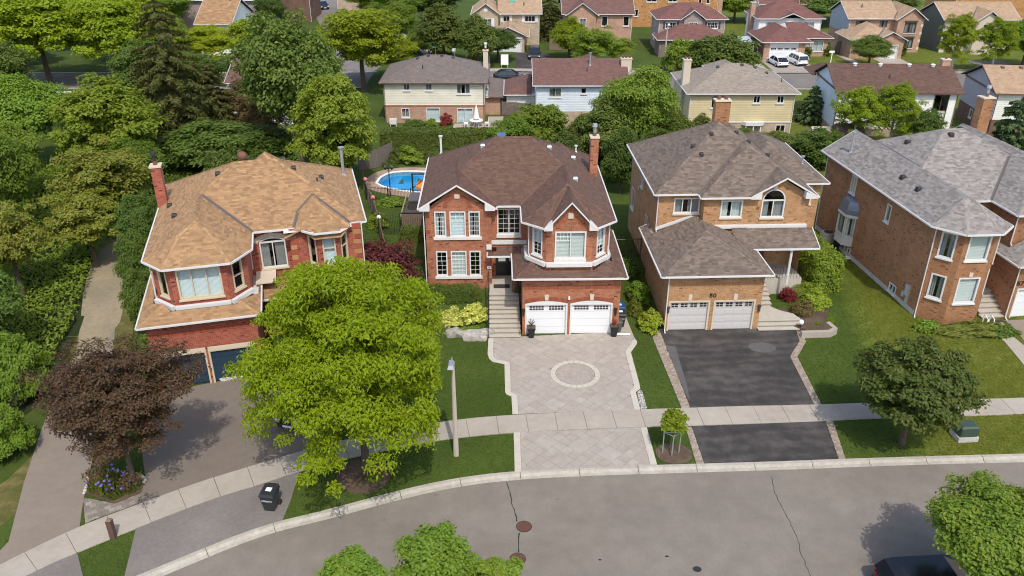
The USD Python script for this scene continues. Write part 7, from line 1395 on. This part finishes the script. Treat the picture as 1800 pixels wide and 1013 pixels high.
def wheelie(label, x, y, rz, m, lid, H=1.05, w=.3, text=True, cat='wheeled bin', name='wheeled_bin', z=0):
    t = thing(name, label, cat, (x, y, tz(x, y) + z), rz); b = MB(); b.taper(0, 0, .08, w * .72, w * .82, H * .86, w, w * 1.15); b.box(-w * 1.04, -w * 1.2, H * .84, w * 1.04, w * 1.2, H * .89); b.build('body', M[m], t)
    b = MB(); b.hexa([(-w * 1.1, -w * 1.3, H * .9), (w * 1.1, -w * 1.3, H * .9), (w * 1.1, w * 1.2, H * .9), (-w * 1.1, w * 1.2, H * .9), (-w * .95, -w * 1.1, H), (w * .95, -w * 1.1, H), (w * 1.0, w * 1.1, H * 1.04), (-w * 1.0, w * 1.1, H * 1.04)]); ld = b.build('lid', M[lid], t)
    b = MB(); b.tube([(-w * .8, w * 1.2, H * .94), (-w * .8, w * 1.45, H * .96), (w * .8, w * 1.45, H * .96), (w * .8, w * 1.2, H * .94)], .025, 6); b.build('handle', M[m], t)
    for s_ in (-1, 1): b = MB(); b.tube([(s_ * w * .86 - .05, w * .95, .13), (s_ * w * .86 + .05, w * .95, .13)], .13, 14); b.build('wheel', M['tyre'], t)
    if text:
        MB().box(-w * .4, -w * .35, H * 1.003, w * .4, w * .35, H * 1.03).build('label', M['label_white'], ld); tt = text_mesh('TORONTO', .075, .004); v = tt.vertices; cx_ = v[:, 0].mean(); obj('lettering', (np.c_[v[:, 0] - cx_, -(w * .98 + v[:, 2]) - .05, H * .62 + v[:, 1]], tt.faces), M['label_white'], t)
    return t
x, y = PT['cart'][0]; wheelie('black wheeled bin with a white lid label at the kerbside apron', x, y, -8, 'plastic_black', 'plastic_black', 1.12, .34)
x, y = PT['bluebin'][0]; wheelie('blue-lidded bin standing behind the black one by the garage', 7.15, 48.0, -90 + 90, 'plastic_blue', 'plastic_blue', 1.1, .33); wheelie('black bin between the blue and the grey bin by the garage', 7.15, 47.25, 0, 'plastic_black', 'plastic_black', 1.08, .32)
wheelie('small grey-green bin nearest the garage front', 6.95, 46.65, 0, 'plastic_green_grey', 'plastic_green_grey', .85, .24, False); MB().tube([(6.75, 46.1, .12), (7.7, 46.12, .12)], .06, 8).build('downpipe_extension', M['plastic_white'], label='white downpipe end lying beside the planter on the concrete', cat='pipe')
for i, lb in ((0, 'tall black planter with dark sprigs at the left garage door'), (1, 'tall black planter with a red plant at the right garage corner')):
    x, y = PT['planter'][i]; t = thing('planter', lb, 'planter', (x, y + .12, .03)); b = MB(); b.taper(0, 0, 0, .15, .15, .68, .24, .24); b.box(-.27, -.27, .68, .27, .27, .76); b.build('pot', M['black_metal'], t); MB().box(-.22, -.22, .7, .22, .22, .765).build('soil', M['soil'], t); b = MB()
    for k in range(7): a = k * .9; b.tube([(0, 0, .72), (.06 * math.cos(a), .06 * math.sin(a), .98), (.2 * math.cos(a), .2 * math.sin(a), 1.15 + .05 * (k % 3))], [.02, .018, .03], 5)
    b.build('plant', M['leaf_soot' if i == 0 else 'leaf_crimson'], t)
x, y = PT['bollard'][0]; t = thing('bollard', 'short brown wooden bollard on the grass corner by the pavement', 'bollard', (x, y, 0)); MB().box(-.12, -.12, -.1, .12, .12, 1.05).build('post', M['bollard_wood'], t); MB().taper(0, 0, 1.05, .12, .12, 1.12, .07, .07).build('top', M['fence_wood'], t)
x, y, g_, _, _ = D['trees']['sapling']
t = thing('tree_stakes', 'grey metal stake frame around the young sapling', 'tree stakes', (x, y - .05, 0)); b = MB(); q = [(-.42, -.1), (.42, -.1), (0, -.42)]
for a in q: b.tube([(*a, -.1), (a[0] * 1.05, a[1], 1.35)], .03, 6)
for a, c in ((q[0], q[1]), (q[1], q[2]), (q[2], q[0])): b.tube([(*a, 1.3), (*c, 1.3)], .02, 6)
b.build('frame', M['steel_stake'], t)
x, y = PT['utility'][0]; t = thing('utility_box', 'green utility box on a concrete base beside the bronze-green tree', 'utility box', (x, y, 0), 4); MB().box(-.55, -.4, 0, .55, .5, .3).build('base', M['foundation'], t); b = MB(); b.box(-.48, -.33, .3, .48, .4, .85); b.taper(0, .03, .85, .51, .4, .93, .4, .3); b.build('cabinet', M['utility_green'], t); MB().box(-.44, -.35, .34, .44, -.331, .82).build('door', M['utility_green'], t)
for i, (x, y) in enumerate(PT['rocks']):
    rg = np.random.RandomState(i + 40); m = trimesh.convex.convex_hull(rg.uniform(-1, 1, (26, 3)) * (rg.uniform(.42, .62), rg.uniform(.36, .5), rg.uniform(.34, .48))); v = m.vertices 
    obj('boulder', (v + (x, y + .15, .1), m.faces), M['rock'], label=('pale grey boulder at the left end of the rock row below the cream shrubs', 'small pale boulder second from the left in the rock row', 'jagged pale boulder third from the left in the rock row', 'flat pale boulder in the middle of the rock row', 'pale boulder just right of the middle of the rock row', 'broad pale boulder second from the stone steps in the rock row', 'pale boulder touching the stone steps')[i], cat='boulder')
for i, (x, y) in enumerate(PT['stones']):
    rg = np.random.RandomState(i + 60); m = trimesh.creation.icosphere(1, 1.0); v = m.vertices * rg.uniform(.8, 1.2, (len(m.vertices), 1)) * (rg.uniform(.15, .22), .15, .13); obj('stone', (v + (x, y, .1), m.faces), M['white_stone'], label='whitish stone lying before the navy garage door', cat='stone', group='stones before the navy garage door')
# planter wall, lantern, handrail, air conditioner
b = MB(); b.prism(LineString([(18.75, 45.9), (20.6, 46.0), (21.1, 46.35), (20.9, 47.2)]).buffer(.14, cap_style=2), 0, .42); b.build('planter_wall', M['concrete'], label='low curved concrete block wall round the planting by the steps', cat='wall')
MB().prism(Polygon([(18.5, 47.2), (19.15, 46.4), (19.2, 46.05), (20.6, 46.1), (21.0, 46.4), (20.8, 47.2), (22, 50), (19, 51.5), (17.9, 49)]), -.1, .3).build('flower_bed', M['soil'], label='soil of the raised bed beside the curved walk', cat='bed', kind='structure')
t = thing('garden_lantern', 'small white garden lantern in the raised bed by the steps', 'lantern', (18.95, 46.7, .3)); MB().cyl(0, 0, 0, .25, .05, n=8).build('stem', M['black_metal'], t); MB().ball(0, 0, .38, .16, .16, .17).build('globe', M['plastic_white'], t)
x, y = PT['chair'][0]; t = thing('handrail', 'white looped handrail at the front steps of the orange-brown house', 'handrail', (x - .1, y, 0)); b = MB()
for o in (0, .42): b.tube([(o, 0, 0), (o, 0, .55), (o + .05, .06, .64), (o + .06, .5, .75), (o + .06, .6, .65), (o + .06, .6, .1)], .03, 8)
b.build('rail', M['plastic_white'], t)
t = thing('air_conditioner', 'beige air conditioner beside the orange-brown side wall', 'air conditioner', (25.55, 60.9, tz(25.5, 60.9)), 6); MB().box(-.45, -.45, 0, .45, .45, .85).build('case', M['ac_beige'], t); b = MB(); b.cyl(0, 0, .85, .88, .36, n=16); b.build('fan_grille', M['bronze'], t)
t = thing('barrel', 'dark barrel next to the beige air conditioner', 'barrel', (25.9, 59.7, tz(25.9, 59.7))); b = MB(); b.tube([(0, 0, 0), (0, 0, .4), (0, 0, .8)], [.27, .33, .28], 14); b.build('body', M['plastic_black'], t); MB().cyl(0, 0, .8, .84, .3, n=14).build('lid', M['plastic_black'], t)
t = thing('hose_reel', 'white hose coil on the grass under the metal-hooded bay window', 'hose', (26.05, 57.6, tz(26, 57.6))); MB().tube([(.2 * math.cos(a), .2 * math.sin(a), .06 + a * .006) for a in np.linspace(0, 18, 60)], .025, 5).build('coil', M['plastic_white'], t)

# fences
def picket(label, pts, H, m, step=.13, post=2.2, name='iron_fence', wood=False, r=.012):
    ln = LineString(pts); t = thing(name, label, 'fence'); at = lambda s_: ln.interpolate(s_).coords[0]; n = max(1, round(ln.length / post))
    for i in range(n + 1): x, y = at(ln.length * i / n); z = tz(x, y); (MB().box(x - .05, y - .05, z - .1, x + .05, y + .05, z + H + .12) if wood else MB().box(x - .03, y - .03, z - .1, x + .03, y + .03, z + H + .1)).build('post', M[m], t)
    for i in range(n):
        a, c = at(ln.length * i / n), at(ln.length * (i + 1) / n)
        for hz in (.18, H - .12): MB().tube([(*a, tz(*a) + hz), (*c, tz(*c) + hz)], .022 if not wood else .04, 5).build('rail', M[m], t)
    if wood:
        k = int(ln.length / .16)
        for i in range(k):
            a, c = at((i + .04) * .16), at((i + .96) * .16); z = tz(*a); d = np.array(c) - a; nn = np.array([-d[1], d[0]]) / max(np.linalg.norm(d), 1e-6) * .012
            b = MB(); b.hexa([(*(np.array(a) - nn), z + .03), (*(np.array(c) - nn), z + .03), (*(np.array(c) + nn), z + .03), (*(np.array(a) + nn), z + .03), (*(np.array(a) - nn), z + H), (*(np.array(c) - nn), z + H), (*(np.array(c) + nn), z + H), (*(np.array(a) + nn), z + H)]); b.build('board', M[m], t)
    else:
        b = MB()
        for i in range(int(ln.length / step)): x, y = at(i * step + step / 2); z = tz(x, y); b.box(x - r, y - r, z + .1, x + r, y + r, z + H)
        b.build('pickets', M[m], t, kind='stuff')
    return t
picket('black iron fence in front of the swimming pool', [(-12.9, 68.2), (-10.2, 67.6), (-6.8, 67.2)], 1.3, 'black_metal')
picket('black iron gate fence across the side yard by the box hedge', [(-10.4, 59.2), (-8.7, 59.1)], 1.7, 'black_metal')
picket('black iron gate between the two middle houses', [(6.9, 57.4), (9.9, 57.3)], 1.6, 'black_metal')
picket('black iron fence at the lower left behind the verge', [(-26.0, 28.0), (-26.3, 33.0), (-27.6, 38.5)], 1.5, 'black_metal', step=.14)
picket('brown board fence between the crimson house and the side lawn', [(-7.9, 46.6), (-8.4, 51.4), (-9.3, 54.6), (-9.9, 57.2), (-11.2, 62.4), (-13.6, 71.2)], 1.5, 'fence_wood', wood=True, name='board_fence')
picket('weathered grey board fence behind the pool', [(-14.8, 75.9), (-13.1, 76.8), (-12.0, 79.2)], 1.9, 'fence_grey', wood=True, name='board_fence')
picket('brown board fence beside the far tan brick house', [(6.2, 138), (8.4, 138)], 2.0, 'fence_wood', wood=True, name='board_fence')
picket('grey board fence right of the far white house', [(51.0, 137), (53.2, 136)], 1.9, 'fence_grey', wood=True, name='board_fence')
picket('pale board fence right of the grey-mauve house', [(34.8, 141), (38.6, 141)], 1.8, 'fence_grey', wood=True, name='board_fence')
picket('dark board fence right of the cream-sided house', [(-1.2, 97.5), (2.2, 97.3)], 1.7, 'fence_grey', wood=True, name='board_fence')
t = thing('white_rail', 'long white rail behind the yellow-green trees at the top left', 'rail', (0, 0, 0)); b = MB(); b.tube([(-63, 106.5, .9), (-47, 107.5, .9)], .12, 6); b.build('rail', M['pipe_white'], t)
for x in np.linspace(-63, -47, 7): MB().box(x - .08, 106.4 + (x + 63) / 16, 0, x + .08, 106.6 + (x + 63) / 16, .95).build('post', M['pipe_white'], t)
def shed(label, x, y, w, d, H, m, rm, rot=0):
    t = thing('garden_shed', label, 'shed', (x, y, tz(x, y)), rot); b = MB(); b.box(0, 0, -.1, w, d, H); b.build('wall', M[m], t)
    b = MB(); b.add([(-.2, -.2, H), (w + .2, -.2, H), (w + .2, d / 2, H + .9), (-.2, d / 2, H + .9), (w + .2, d + .2, H), (-.2, d + .2, H)], [(0, 1, 2), (0, 2, 3), (3, 2, 4), (3, 4, 5), (1, 4, 2), (0, 3, 5)]); b.build('roof', M[rm], t)
    for k in range(int(w / .25)): MB().box(k * .25 + .02, -.03, .02, k * .25 + .23, -.004, H - .02).build('board', M[m], t)
shed('brown wooden shed beside the long white rail', -46.3, 106.2, 4.2, 3, 2.6, 'fence_wood', 'deck_under', -6); shed('maroon-grey shed behind the buff brick house', 34.6, 84.5, 2.6, 2.2, 1.9, 'brown_paint', 'deck_under'); shed('pale playhouse shed left of the maroon one', 32.2, 85.0, 1.7, 1.6, 1.5, 'fence_grey', 'keystone')
# deck, pergola umbrella, garden lamp, patio set
dz_ = 1.5; t = thing('deck', 'dark timber deck beside the red brick house', 'deck'); 
for k in range(14): MB().box(-8.8, 60.5 + k * .36, dz_ + .55, -6.3, 60.83 + k * .36, dz_ + .62).build('plank', M['deck_wood'], t)
MB().box(-8.78, 60.52, dz_ - .4, -6.35, 65.5, dz_ + .545).build('frame', M['fence_grey'], t)
for k in range(17): MB().box(-8.75 + k * .14, 60.38, dz_ - .1, -8.65 + k * .14, 60.42, dz_ + 1.25).build('baluster', M['fence_wood'], t)
MB().box(-8.85, 60.36, dz_ + 1.25, -6.3, 60.46, dz_ + 1.32).build('handrail', M['black_metal'], t); MB().tube([(-8.85, 60.4, dz_ + 1.0), (-8.85, 65.5, dz_ + 1.2)], .05, 6).build('handrail', M['rail_wood'], t)
t = thing('glass_table', 'black framed hot tub cover standing on the dark deck', 'hot tub', (-7.5, 63.6, dz_ + .62)); MB().box(-.95, -.9, 0, .95, .9, .75).build('tub', M['bronze'], t); MB().box(-1.0, -.95, .75, 1.0, .95, .85).build('cover', M['asphalt_patch'], t)
uz = tz(-8.0, 65.6); t = thing('patio_umbrella', 'orange cantilever patio umbrella on a black frame by the pool', 'patio umbrella', (-8.4, 65.6, uz)); b = MB(); b.box(-.06, -.06, 0, .06, .06, 3.2); b.box(-.06, -.05, 3.12, 2.2, .05, 3.22); b.tube([(0, 0, 1.9), (1.4, 0, 3.1)], .035, 6); b.build('frame', M['black_metal'], t); c = np.array([1.75, .2, 3.0]); cv = MB()
for k in range(8):
    a0, a1 = k * math.pi / 4 + .4, (k + 1) * math.pi / 4 + .4; p0, p1 = (c[0] + 1.55 * math.cos(a0), c[1] + 1.55 * math.sin(a0), 2.2), (c[0] + 1.55 * math.cos(a1), c[1] + 1.55 * math.sin(a1), 2.2); cv.tri(tuple(c), p0, p1); cv.quad(p0, p1, (p1[0], p1[1], 2.03), (p0[0], p0[1], 2.03))
cv.build('canopy', M['umbrella_orange'], t); MB().cyl(c[0], c[1], 2.0, 3.1, .025, n=6).build('pole', M['black_metal'], t)
t = thing('lounge_chair', 'red cushioned chair under the orange umbrella', 'chair', (-7.2, 66.0, uz)); MB().box(-.3, -.3, .3, .3, .3, .45).build('seat', M['cushion_red'], t); MB().box(-.3, .25, .45, .3, .35, .95).build('backrest', M['cushion_red'], t)
for sx in (-.26, .22):
    for sy in (-.26, .22): MB().box(sx, sy, 0, sx + .05, sy + .05, .3).build('leg', M['black_metal'], t)
t = thing('garden_lamp', 'black garden lamp post standing at the pool edge', 'garden lamp', (-10.9, 69.2, tz(-10.9, 69.2))); MB().cyl(0, 0, 0, 2.5, .05, .04, 8).build('post', M['black_metal'], t)
for s_ in (-.3, .3): b = MB(); b.tube([(0, 0, 2.35), (s_, 0, 2.45)], .02, 5); b.taper(s_, 0, 2.45, .07, .07, 2.7, .11, .11); b.taper(s_, 0, 2.7, .13, .13, 2.82, .03, .03); b.build('lantern', M['black_metal'], t)
for k, (x, y, m_, lb) in enumerate(((-12.9, 68.5, 'petal_pink', 'pink birdhouse ornament on the fence, nearest the pool'), (-11.3, 62.6, 'petal_pink', 'pink and white ornament half way along the board fence'), (-10.2, 58.3, 'petal_white', 'white round ornament on the board fence near the gate'))):
    t = thing('garden_ornament', lb, 'ornament', (x, y, tz(x, y) + 1.5)); MB().cyl(0, 0, -.1, .12, .05, n=6).build('stand', M['fence_wood'], t); b = MB(); b.ball(0, 0, .3, .17, .17, .18); b.build('body', M[m_], t); MB().ball(0, -.15, .3, .05, .04, .05, sub=1).build('opening', M['black_metal'], t)
pz_ = tz(-4, 92.8) + .03; t = thing('patio_table', 'white round patio table with a closed striped parasol', 'patio table', (-4.1, 92.9, pz_)); b = MB(); b.cyl(0, 0, .68, .73, .75, n=20); b.build('tabletop', M['plastic_white'], t)
for k in range(4): a = k * 1.57 + .7; MB().tube([(.1 * math.cos(a), .1 * math.sin(a), .68), (.45 * math.cos(a), .45 * math.sin(a), 0)], .03, 6).build('leg', M['plastic_white'], t)
t = thing('parasol', 'closed pink striped parasol standing in the white patio table', 'parasol', (-4.1, 92.9, pz_)); MB().cyl(0, 0, 0, 2.6, .025, n=6).build('pole', M['plastic_white'], t); b = MB(); b.tube([(0, 0, .95), (0, 0, 1.8), (0, 0, 2.5)], [.36, .2, .03], 12); b.build('canopy', M['petal_white'], t)
for k, (x, y, r, lb) in enumerate(((-5.3, 92.7, 90, 'white plastic chair left of the patio table'), (-2.9, 92.9, -90, 'white plastic chair right of the patio table'))):
    t = thing('garden_chair', lb, 'chair', (x, y, pz_), r); MB().box(-.24, -.24, .4, .24, .24, .45).build('seat', M['plastic_white'], t); MB().box(-.24, .2, .45, .24, .25, .95).build('backrest', M['plastic_white'], t)
    for sx in (-.22, .18):
        for sy in (-.22, .18): MB().box(sx, sy, 0, sx + .04, sy + .04, .4).build('leg', M['plastic_white'], t)
t = thing('planter_box', 'white planter stand at the left corner of the rear wall', 'planter', (-13.7, 92.9, tz(-13.7, 92.9))); MB().box(-.4, -.25, .3, .4, .25, .9).build('box', M['white_paint'], t)
for sx in (-.36, .3): MB().box(sx, -.2, 0, sx + .06, .2, .3).build('leg', M['white_paint'], t)
# umbrella folded on the porch, hanging flowers
t = thing('folded_umbrella', 'brown folded umbrella leaning beside the double front door', 'umbrella', (.67 - .4, 49.0, 1.75)); b = MB(); b.tube([(0, 0, .05), (-.05, .05, .9), (-.1, .1, 1.6)], [.3, .22, .04], 10); b.build('canopy', M['pot_terracotta'], t); MB().tube([(-.1, .1, 1.55), (-.12, .12, 1.85)], .02, 5).build('pole', M['brown_paint'], t)
bush('potted plant with yellow flowers at the top of the stone steps', .45, 48.75, .42, .4, .7, 'leaf_dark', 97, 900, .1, .07, name='potted_plant', z=1.75, cat='potted plant')

# cars
def car(label, x, y, rz, paint, L=4.6, Wd=1.85, H=1.5, suv=False, group=None, z=None):
    t = thing('parked_car', label, 'car', (x, y, tz(x, y) + .03 if z is None else z), rz, group)     # the nose points along +x
    gh = .24; N = 26; xs_ = np.linspace(-L / 2, L / 2, N); belt = H * .6
    def hood(u): return belt * (np.interp(u, [-1, -.93, -.7, -.2, .3, .55, .9, 1], [.72, .98, 1.04, 1.03, 1.0, .97, .82, .6] if not suv else [.8, 1.0, 1.03, 1.03, 1.02, 1.0, .92, .66]))
    def halfw(u): return Wd / 2 * np.interp(abs(u), [0, .7, .92, 1], [1, .98, .9, .74])
    b = MB(); rings = []
    for xx in xs_:
        u = xx / (L / 2); w, zt = halfw(u), hood(u); zb = gh + (.08 * max(0, abs(u) - .8) / .2)
        rings.append([(xx, -w * .9, zb), (xx, -w, zb + .15), (xx, -w, zt * .72), (xx, -w * .95, zt * .92), (xx, -w * .8, zt), (xx, w * .8, zt), (xx, w * .95, zt * .92), (xx, w, zt * .72), (xx, w, zb + .15), (xx, w * .9, zb)])
    for r0, r1 in zip(rings[:-1], rings[1:]):
        for k in range(10): b.quad(r0[k], r1[k], r1[(k + 1) % 10], r0[(k + 1) % 10])
    for r in (rings[0], rings[-1]):
        for k in range(1, 9): b.tri(r[0], r[k], r[k + 1])
    obj('body', b.mesh(), M[paint], t)
    if suv: px_ = [-L * .485, -L * .43, -L * .36, L * .1, L * .3]; pz = [belt, H * .93, H, H, belt]
    else: px_ = [-L * .44, -L * .27, -L * .12, L * .08, L * .29]; pz = [belt, H * .95, H, H * .985, belt * .98]
    wl, wu = Wd * .455, Wd * .36
    def cabin(px2, pz2, grow, names, mats):
        hw = [wl if z_ < belt * 1.05 else wl + (wu - wl) * (z_ - belt) / (H - belt) for z_ in pz2]; gl, rf = MB(), MB()
        for i in range(len(px2) - 1):
            a, c, wa, wc = (px2[i], pz2[i]), (px2[i + 1], pz2[i + 1]), hw[i] + grow, hw[i + 1] + grow; tgt = rf if min(a[1], c[1]) > H * .92 else gl
            tgt.quad((a[0], -wa, a[1]), (c[0], -wc, c[1]), (c[0], wc, c[1]), (a[0], wa, a[1]))
            for s_ in (-1, 1): gl.quad((a[0], s_ * (wl + grow), belt * .97), (c[0], s_ * (wl + grow), belt * .97), (c[0], s_ * wc, c[1]), (a[0], s_ * wa, a[1]))
        return gl, rf
    gl, rf = cabin(px_, pz, 0, None, None); obj('windows', gl.mesh(), M['car_glass'], t)
    q = rf; tp = [(x_, z_) for x_, z_ in zip(px_, pz) if z_ > H * .92]; r2 = MB()
    for (x0, z0), (x1, z1) in zip(tp[:-1], tp[1:]):
        w0 = wl + (wu - wl) * (z0 - belt) / (H - belt) + .01; w1 = wl + (wu - wl) * (z1 - belt) / (H - belt) + .01; r2.quad((x0, -w0, z0 + .012), (x1, -w1, z1 + .012), (x1, w1, z1 + .012), (x0, w0, z0 + .012))
        for s_ in (-1, 1): r2.quad((x0, s_ * w0, z0 + .012), (x1, s_ * w1, z1 + .012), (x1, s_ * (w1 + .02), z1 - .07), (x0, s_ * (w0 + .02), z0 - .07))
    for i in (0, len(px_) - 2):      # screen pillars
        for s_ in (-1, 1):
            a, c = (px_[i], pz[i]), (px_[i + 1], pz[i + 1]); f = lambda z_: wl if z_ <= belt else wl + (wu - wl) * (z_ - belt) / (H - belt); r2.tube([(a[0], s_ * f(a[1]), a[1]), (c[0], s_ * f(c[1]), c[1])], .035, 5)
    for xx in ((-L * .2, -.02 * L) if suv else (-.04 * L,)):
        for s_ in (-1, 1): r2.tube([(xx, s_ * (wl + .004), belt * .98), (xx, s_ * (wu + .004), H * .97)], .03, 5)
    r2.build('roof', M[paint], t)
    for sx in (-L * .3, L * .31):
        for s_ in (-1, 1):
            b = MB(); b.tube([(sx, s_ * (Wd / 2 - .2), .33), (sx, s_ * (Wd / 2 + .008), .33)], .34, 18); w_ = b.build('wheel', M['tyre'], t); MB().tube([(sx, s_ * (Wd / 2), .33), (sx, s_ * (Wd / 2 + .016), .33)], .21, 14).build('rim', M['galvanised'], w_)
    for s_ in (-1, 1):
        MB().box(L * .455, s_ * Wd * .36 - .18, belt * .62, L * .488, s_ * Wd * .36 + .18, belt * .76).build('headlight', M['headlight'], t); MB().box(-L * .497, s_ * Wd * .34 - .12, belt * .78, -L * .48, s_ * Wd * .34 + .1, belt * .9).build('tail_light', M['tail_red'], t)
        MB().box(L * .2, s_ * (Wd * .5 + .07) - .1, belt * .97, L * .24, s_ * (Wd * .5 + .07) + .1, belt * 1.12).build('mirror', M[paint], t)
    MB().box(L * .47, -Wd * .3, belt * .4, L * .502, Wd * .3, belt * .6).build('grille', M['dark_trim'], t); MB().box(-L * .505, -Wd * .4, gh + .06, -L * .47, Wd * .4, gh + .22).build('bumper', M['dark_trim'], t)
    MB().box(-L * .508, -.26, belt * .55, -L * .5, .26, belt * .68).build('number_plate', M['number_plate'], t); MB().box(L * .503, -.26, gh + .12, L * .508, .26, gh + .24).build('number_plate', M['number_plate'], t)
    return t
car('black car parked under the big maple at the bottom right', 17.75, 24.9, 4, 'car_black', 4.7, 1.9, 1.5, True, z=-.1)
car('black car on the driveway half hidden behind the lime green tree', -11.5, 38.0, 255, 'car_black', 4.6, 1.85, 1.5)
car('dark grey car facing out on the far tan house driveway', 3.5, 131.9, -91, 'car_grey', 4.7, 1.95, 1.7, True)
car('white low saloon car, left of the two on the far driveway', 40.6, 127.2, 97, 'car_white', 4.7, 1.85, 1.42); car('white taller hatchback car, right of the two on the far driveway', 43.7, 128.0, 100, 'car_white', 4.5, 1.85, 1.62, True)
car('dark car driving on the cross street near the top edge', -40.2, 182.0, -65, 'car_grey', 4.7, 1.9, 1.5)
car('black car in the shade on the back street beside the hedge', -.4, 115.6, 0, 'car_black', 4.5, 1.85, 1.45)
# signs
t = thing('lawn_sign', 'white blank lawn sign on the far verge by the black car driveway', 'sign', (-1.1, 123.8, .3)); MB().box(-.55, -.03, .5, .55, .03, 2.0).build('board', M['plastic_white'], t)
for s_ in (-.5, .45): MB().box(s_, -.02, -.2, s_ + .05, .02, .5).build('leg', M['plastic_white'], t)
t = thing('street_sign', 'green street name sign on a post at the far corner', 'sign', (-11.4, 124.6, .35)); MB().cyl(0, 0, 0, 3.0, .04, n=6).build('post', M['galvanised'], t); MB().box(-.6, -.02, 2.75, .6, .02, 3.0).build('blade', M['sign_green'], t); MB().box(-.35, -.028, 2.84, .35, -.022, 2.9).build('lettering', M['label_white'], t)
t = thing('road_sign', 'small white sign plate on a post by the far cedars', 'sign', (-8.6, 124.4, .35)); MB().cyl(0, 0, 0, 2.6, .04, n=6).build('post', M['galvanised'], t); MB().box(-.25, -.03, 2.3, .25, -.0, 2.75).build('plate', M['label_white'], t)
t = thing('road_sign', 'amber road sign on a thin post before the dark round tree', 'sign', (-3.3, 123.6, .35)); MB().cyl(0, 0, 0, 3.0, .04, n=6).build('post', M['galvanised'], t); b = MB(); b.hexa([(-.3, -.03, 3.0), (0, -.03, 2.65), (.3, -.03, 3.0), (0, -.03, 3.35), (-.3, 0, 3.0), (0, 0, 2.65), (.3, 0, 3.0), (0, 0, 3.35)]); b.build('plate', M['sign_amber'], t)
t = thing('garden_statue', 'small white statue under the olive round tree', 'statue', (24.5, 128.6, .1)); b = MB(); b.tube([(0, 0, 0), (0, 0, .5), (0, 0, .95)], [.28, .2, .14], 8); b.ball(0, 0, 1.1, .15); b.build('figure', M['plastic_white'], t); MB().box(-.3, -.3, -.2, .3, .3, .02).build('plinth', M['foundation'], t)
t = thing('white_arbour', 'white posted patio cover beside the far red-brown roof', 'patio cover', (36.6, 133.8, .1)); b = MB(); b.hexa([(-1.4, -2, 2.2), (1.4, -2, 2.2), (1.4, 2, 2.6), (-1.4, 2, 2.6), (-1.4, -2, 2.28), (1.4, -2, 2.28), (1.4, 2, 2.68), (-1.4, 2, 2.68)]); b.build('cover', M['siding_ice'], t)
for sx in (-1.3, 1.3): MB().box(sx - .06, -1.95, 0, sx + .06, -1.83, 2.2).build('post', M['white_paint'], t)
t = thing('real_estate_sign', 'white hanging sign post on the lawn of the far white house', 'sign', (48.6, 127.0, .1)); MB().box(-.05, -.05, 0, .05, .05, 2.1).build('post', M['plastic_white'], t); MB().box(-.45, -.03, 1.8, .35, .03, 2.1).build('board', M['plastic_white'], t)
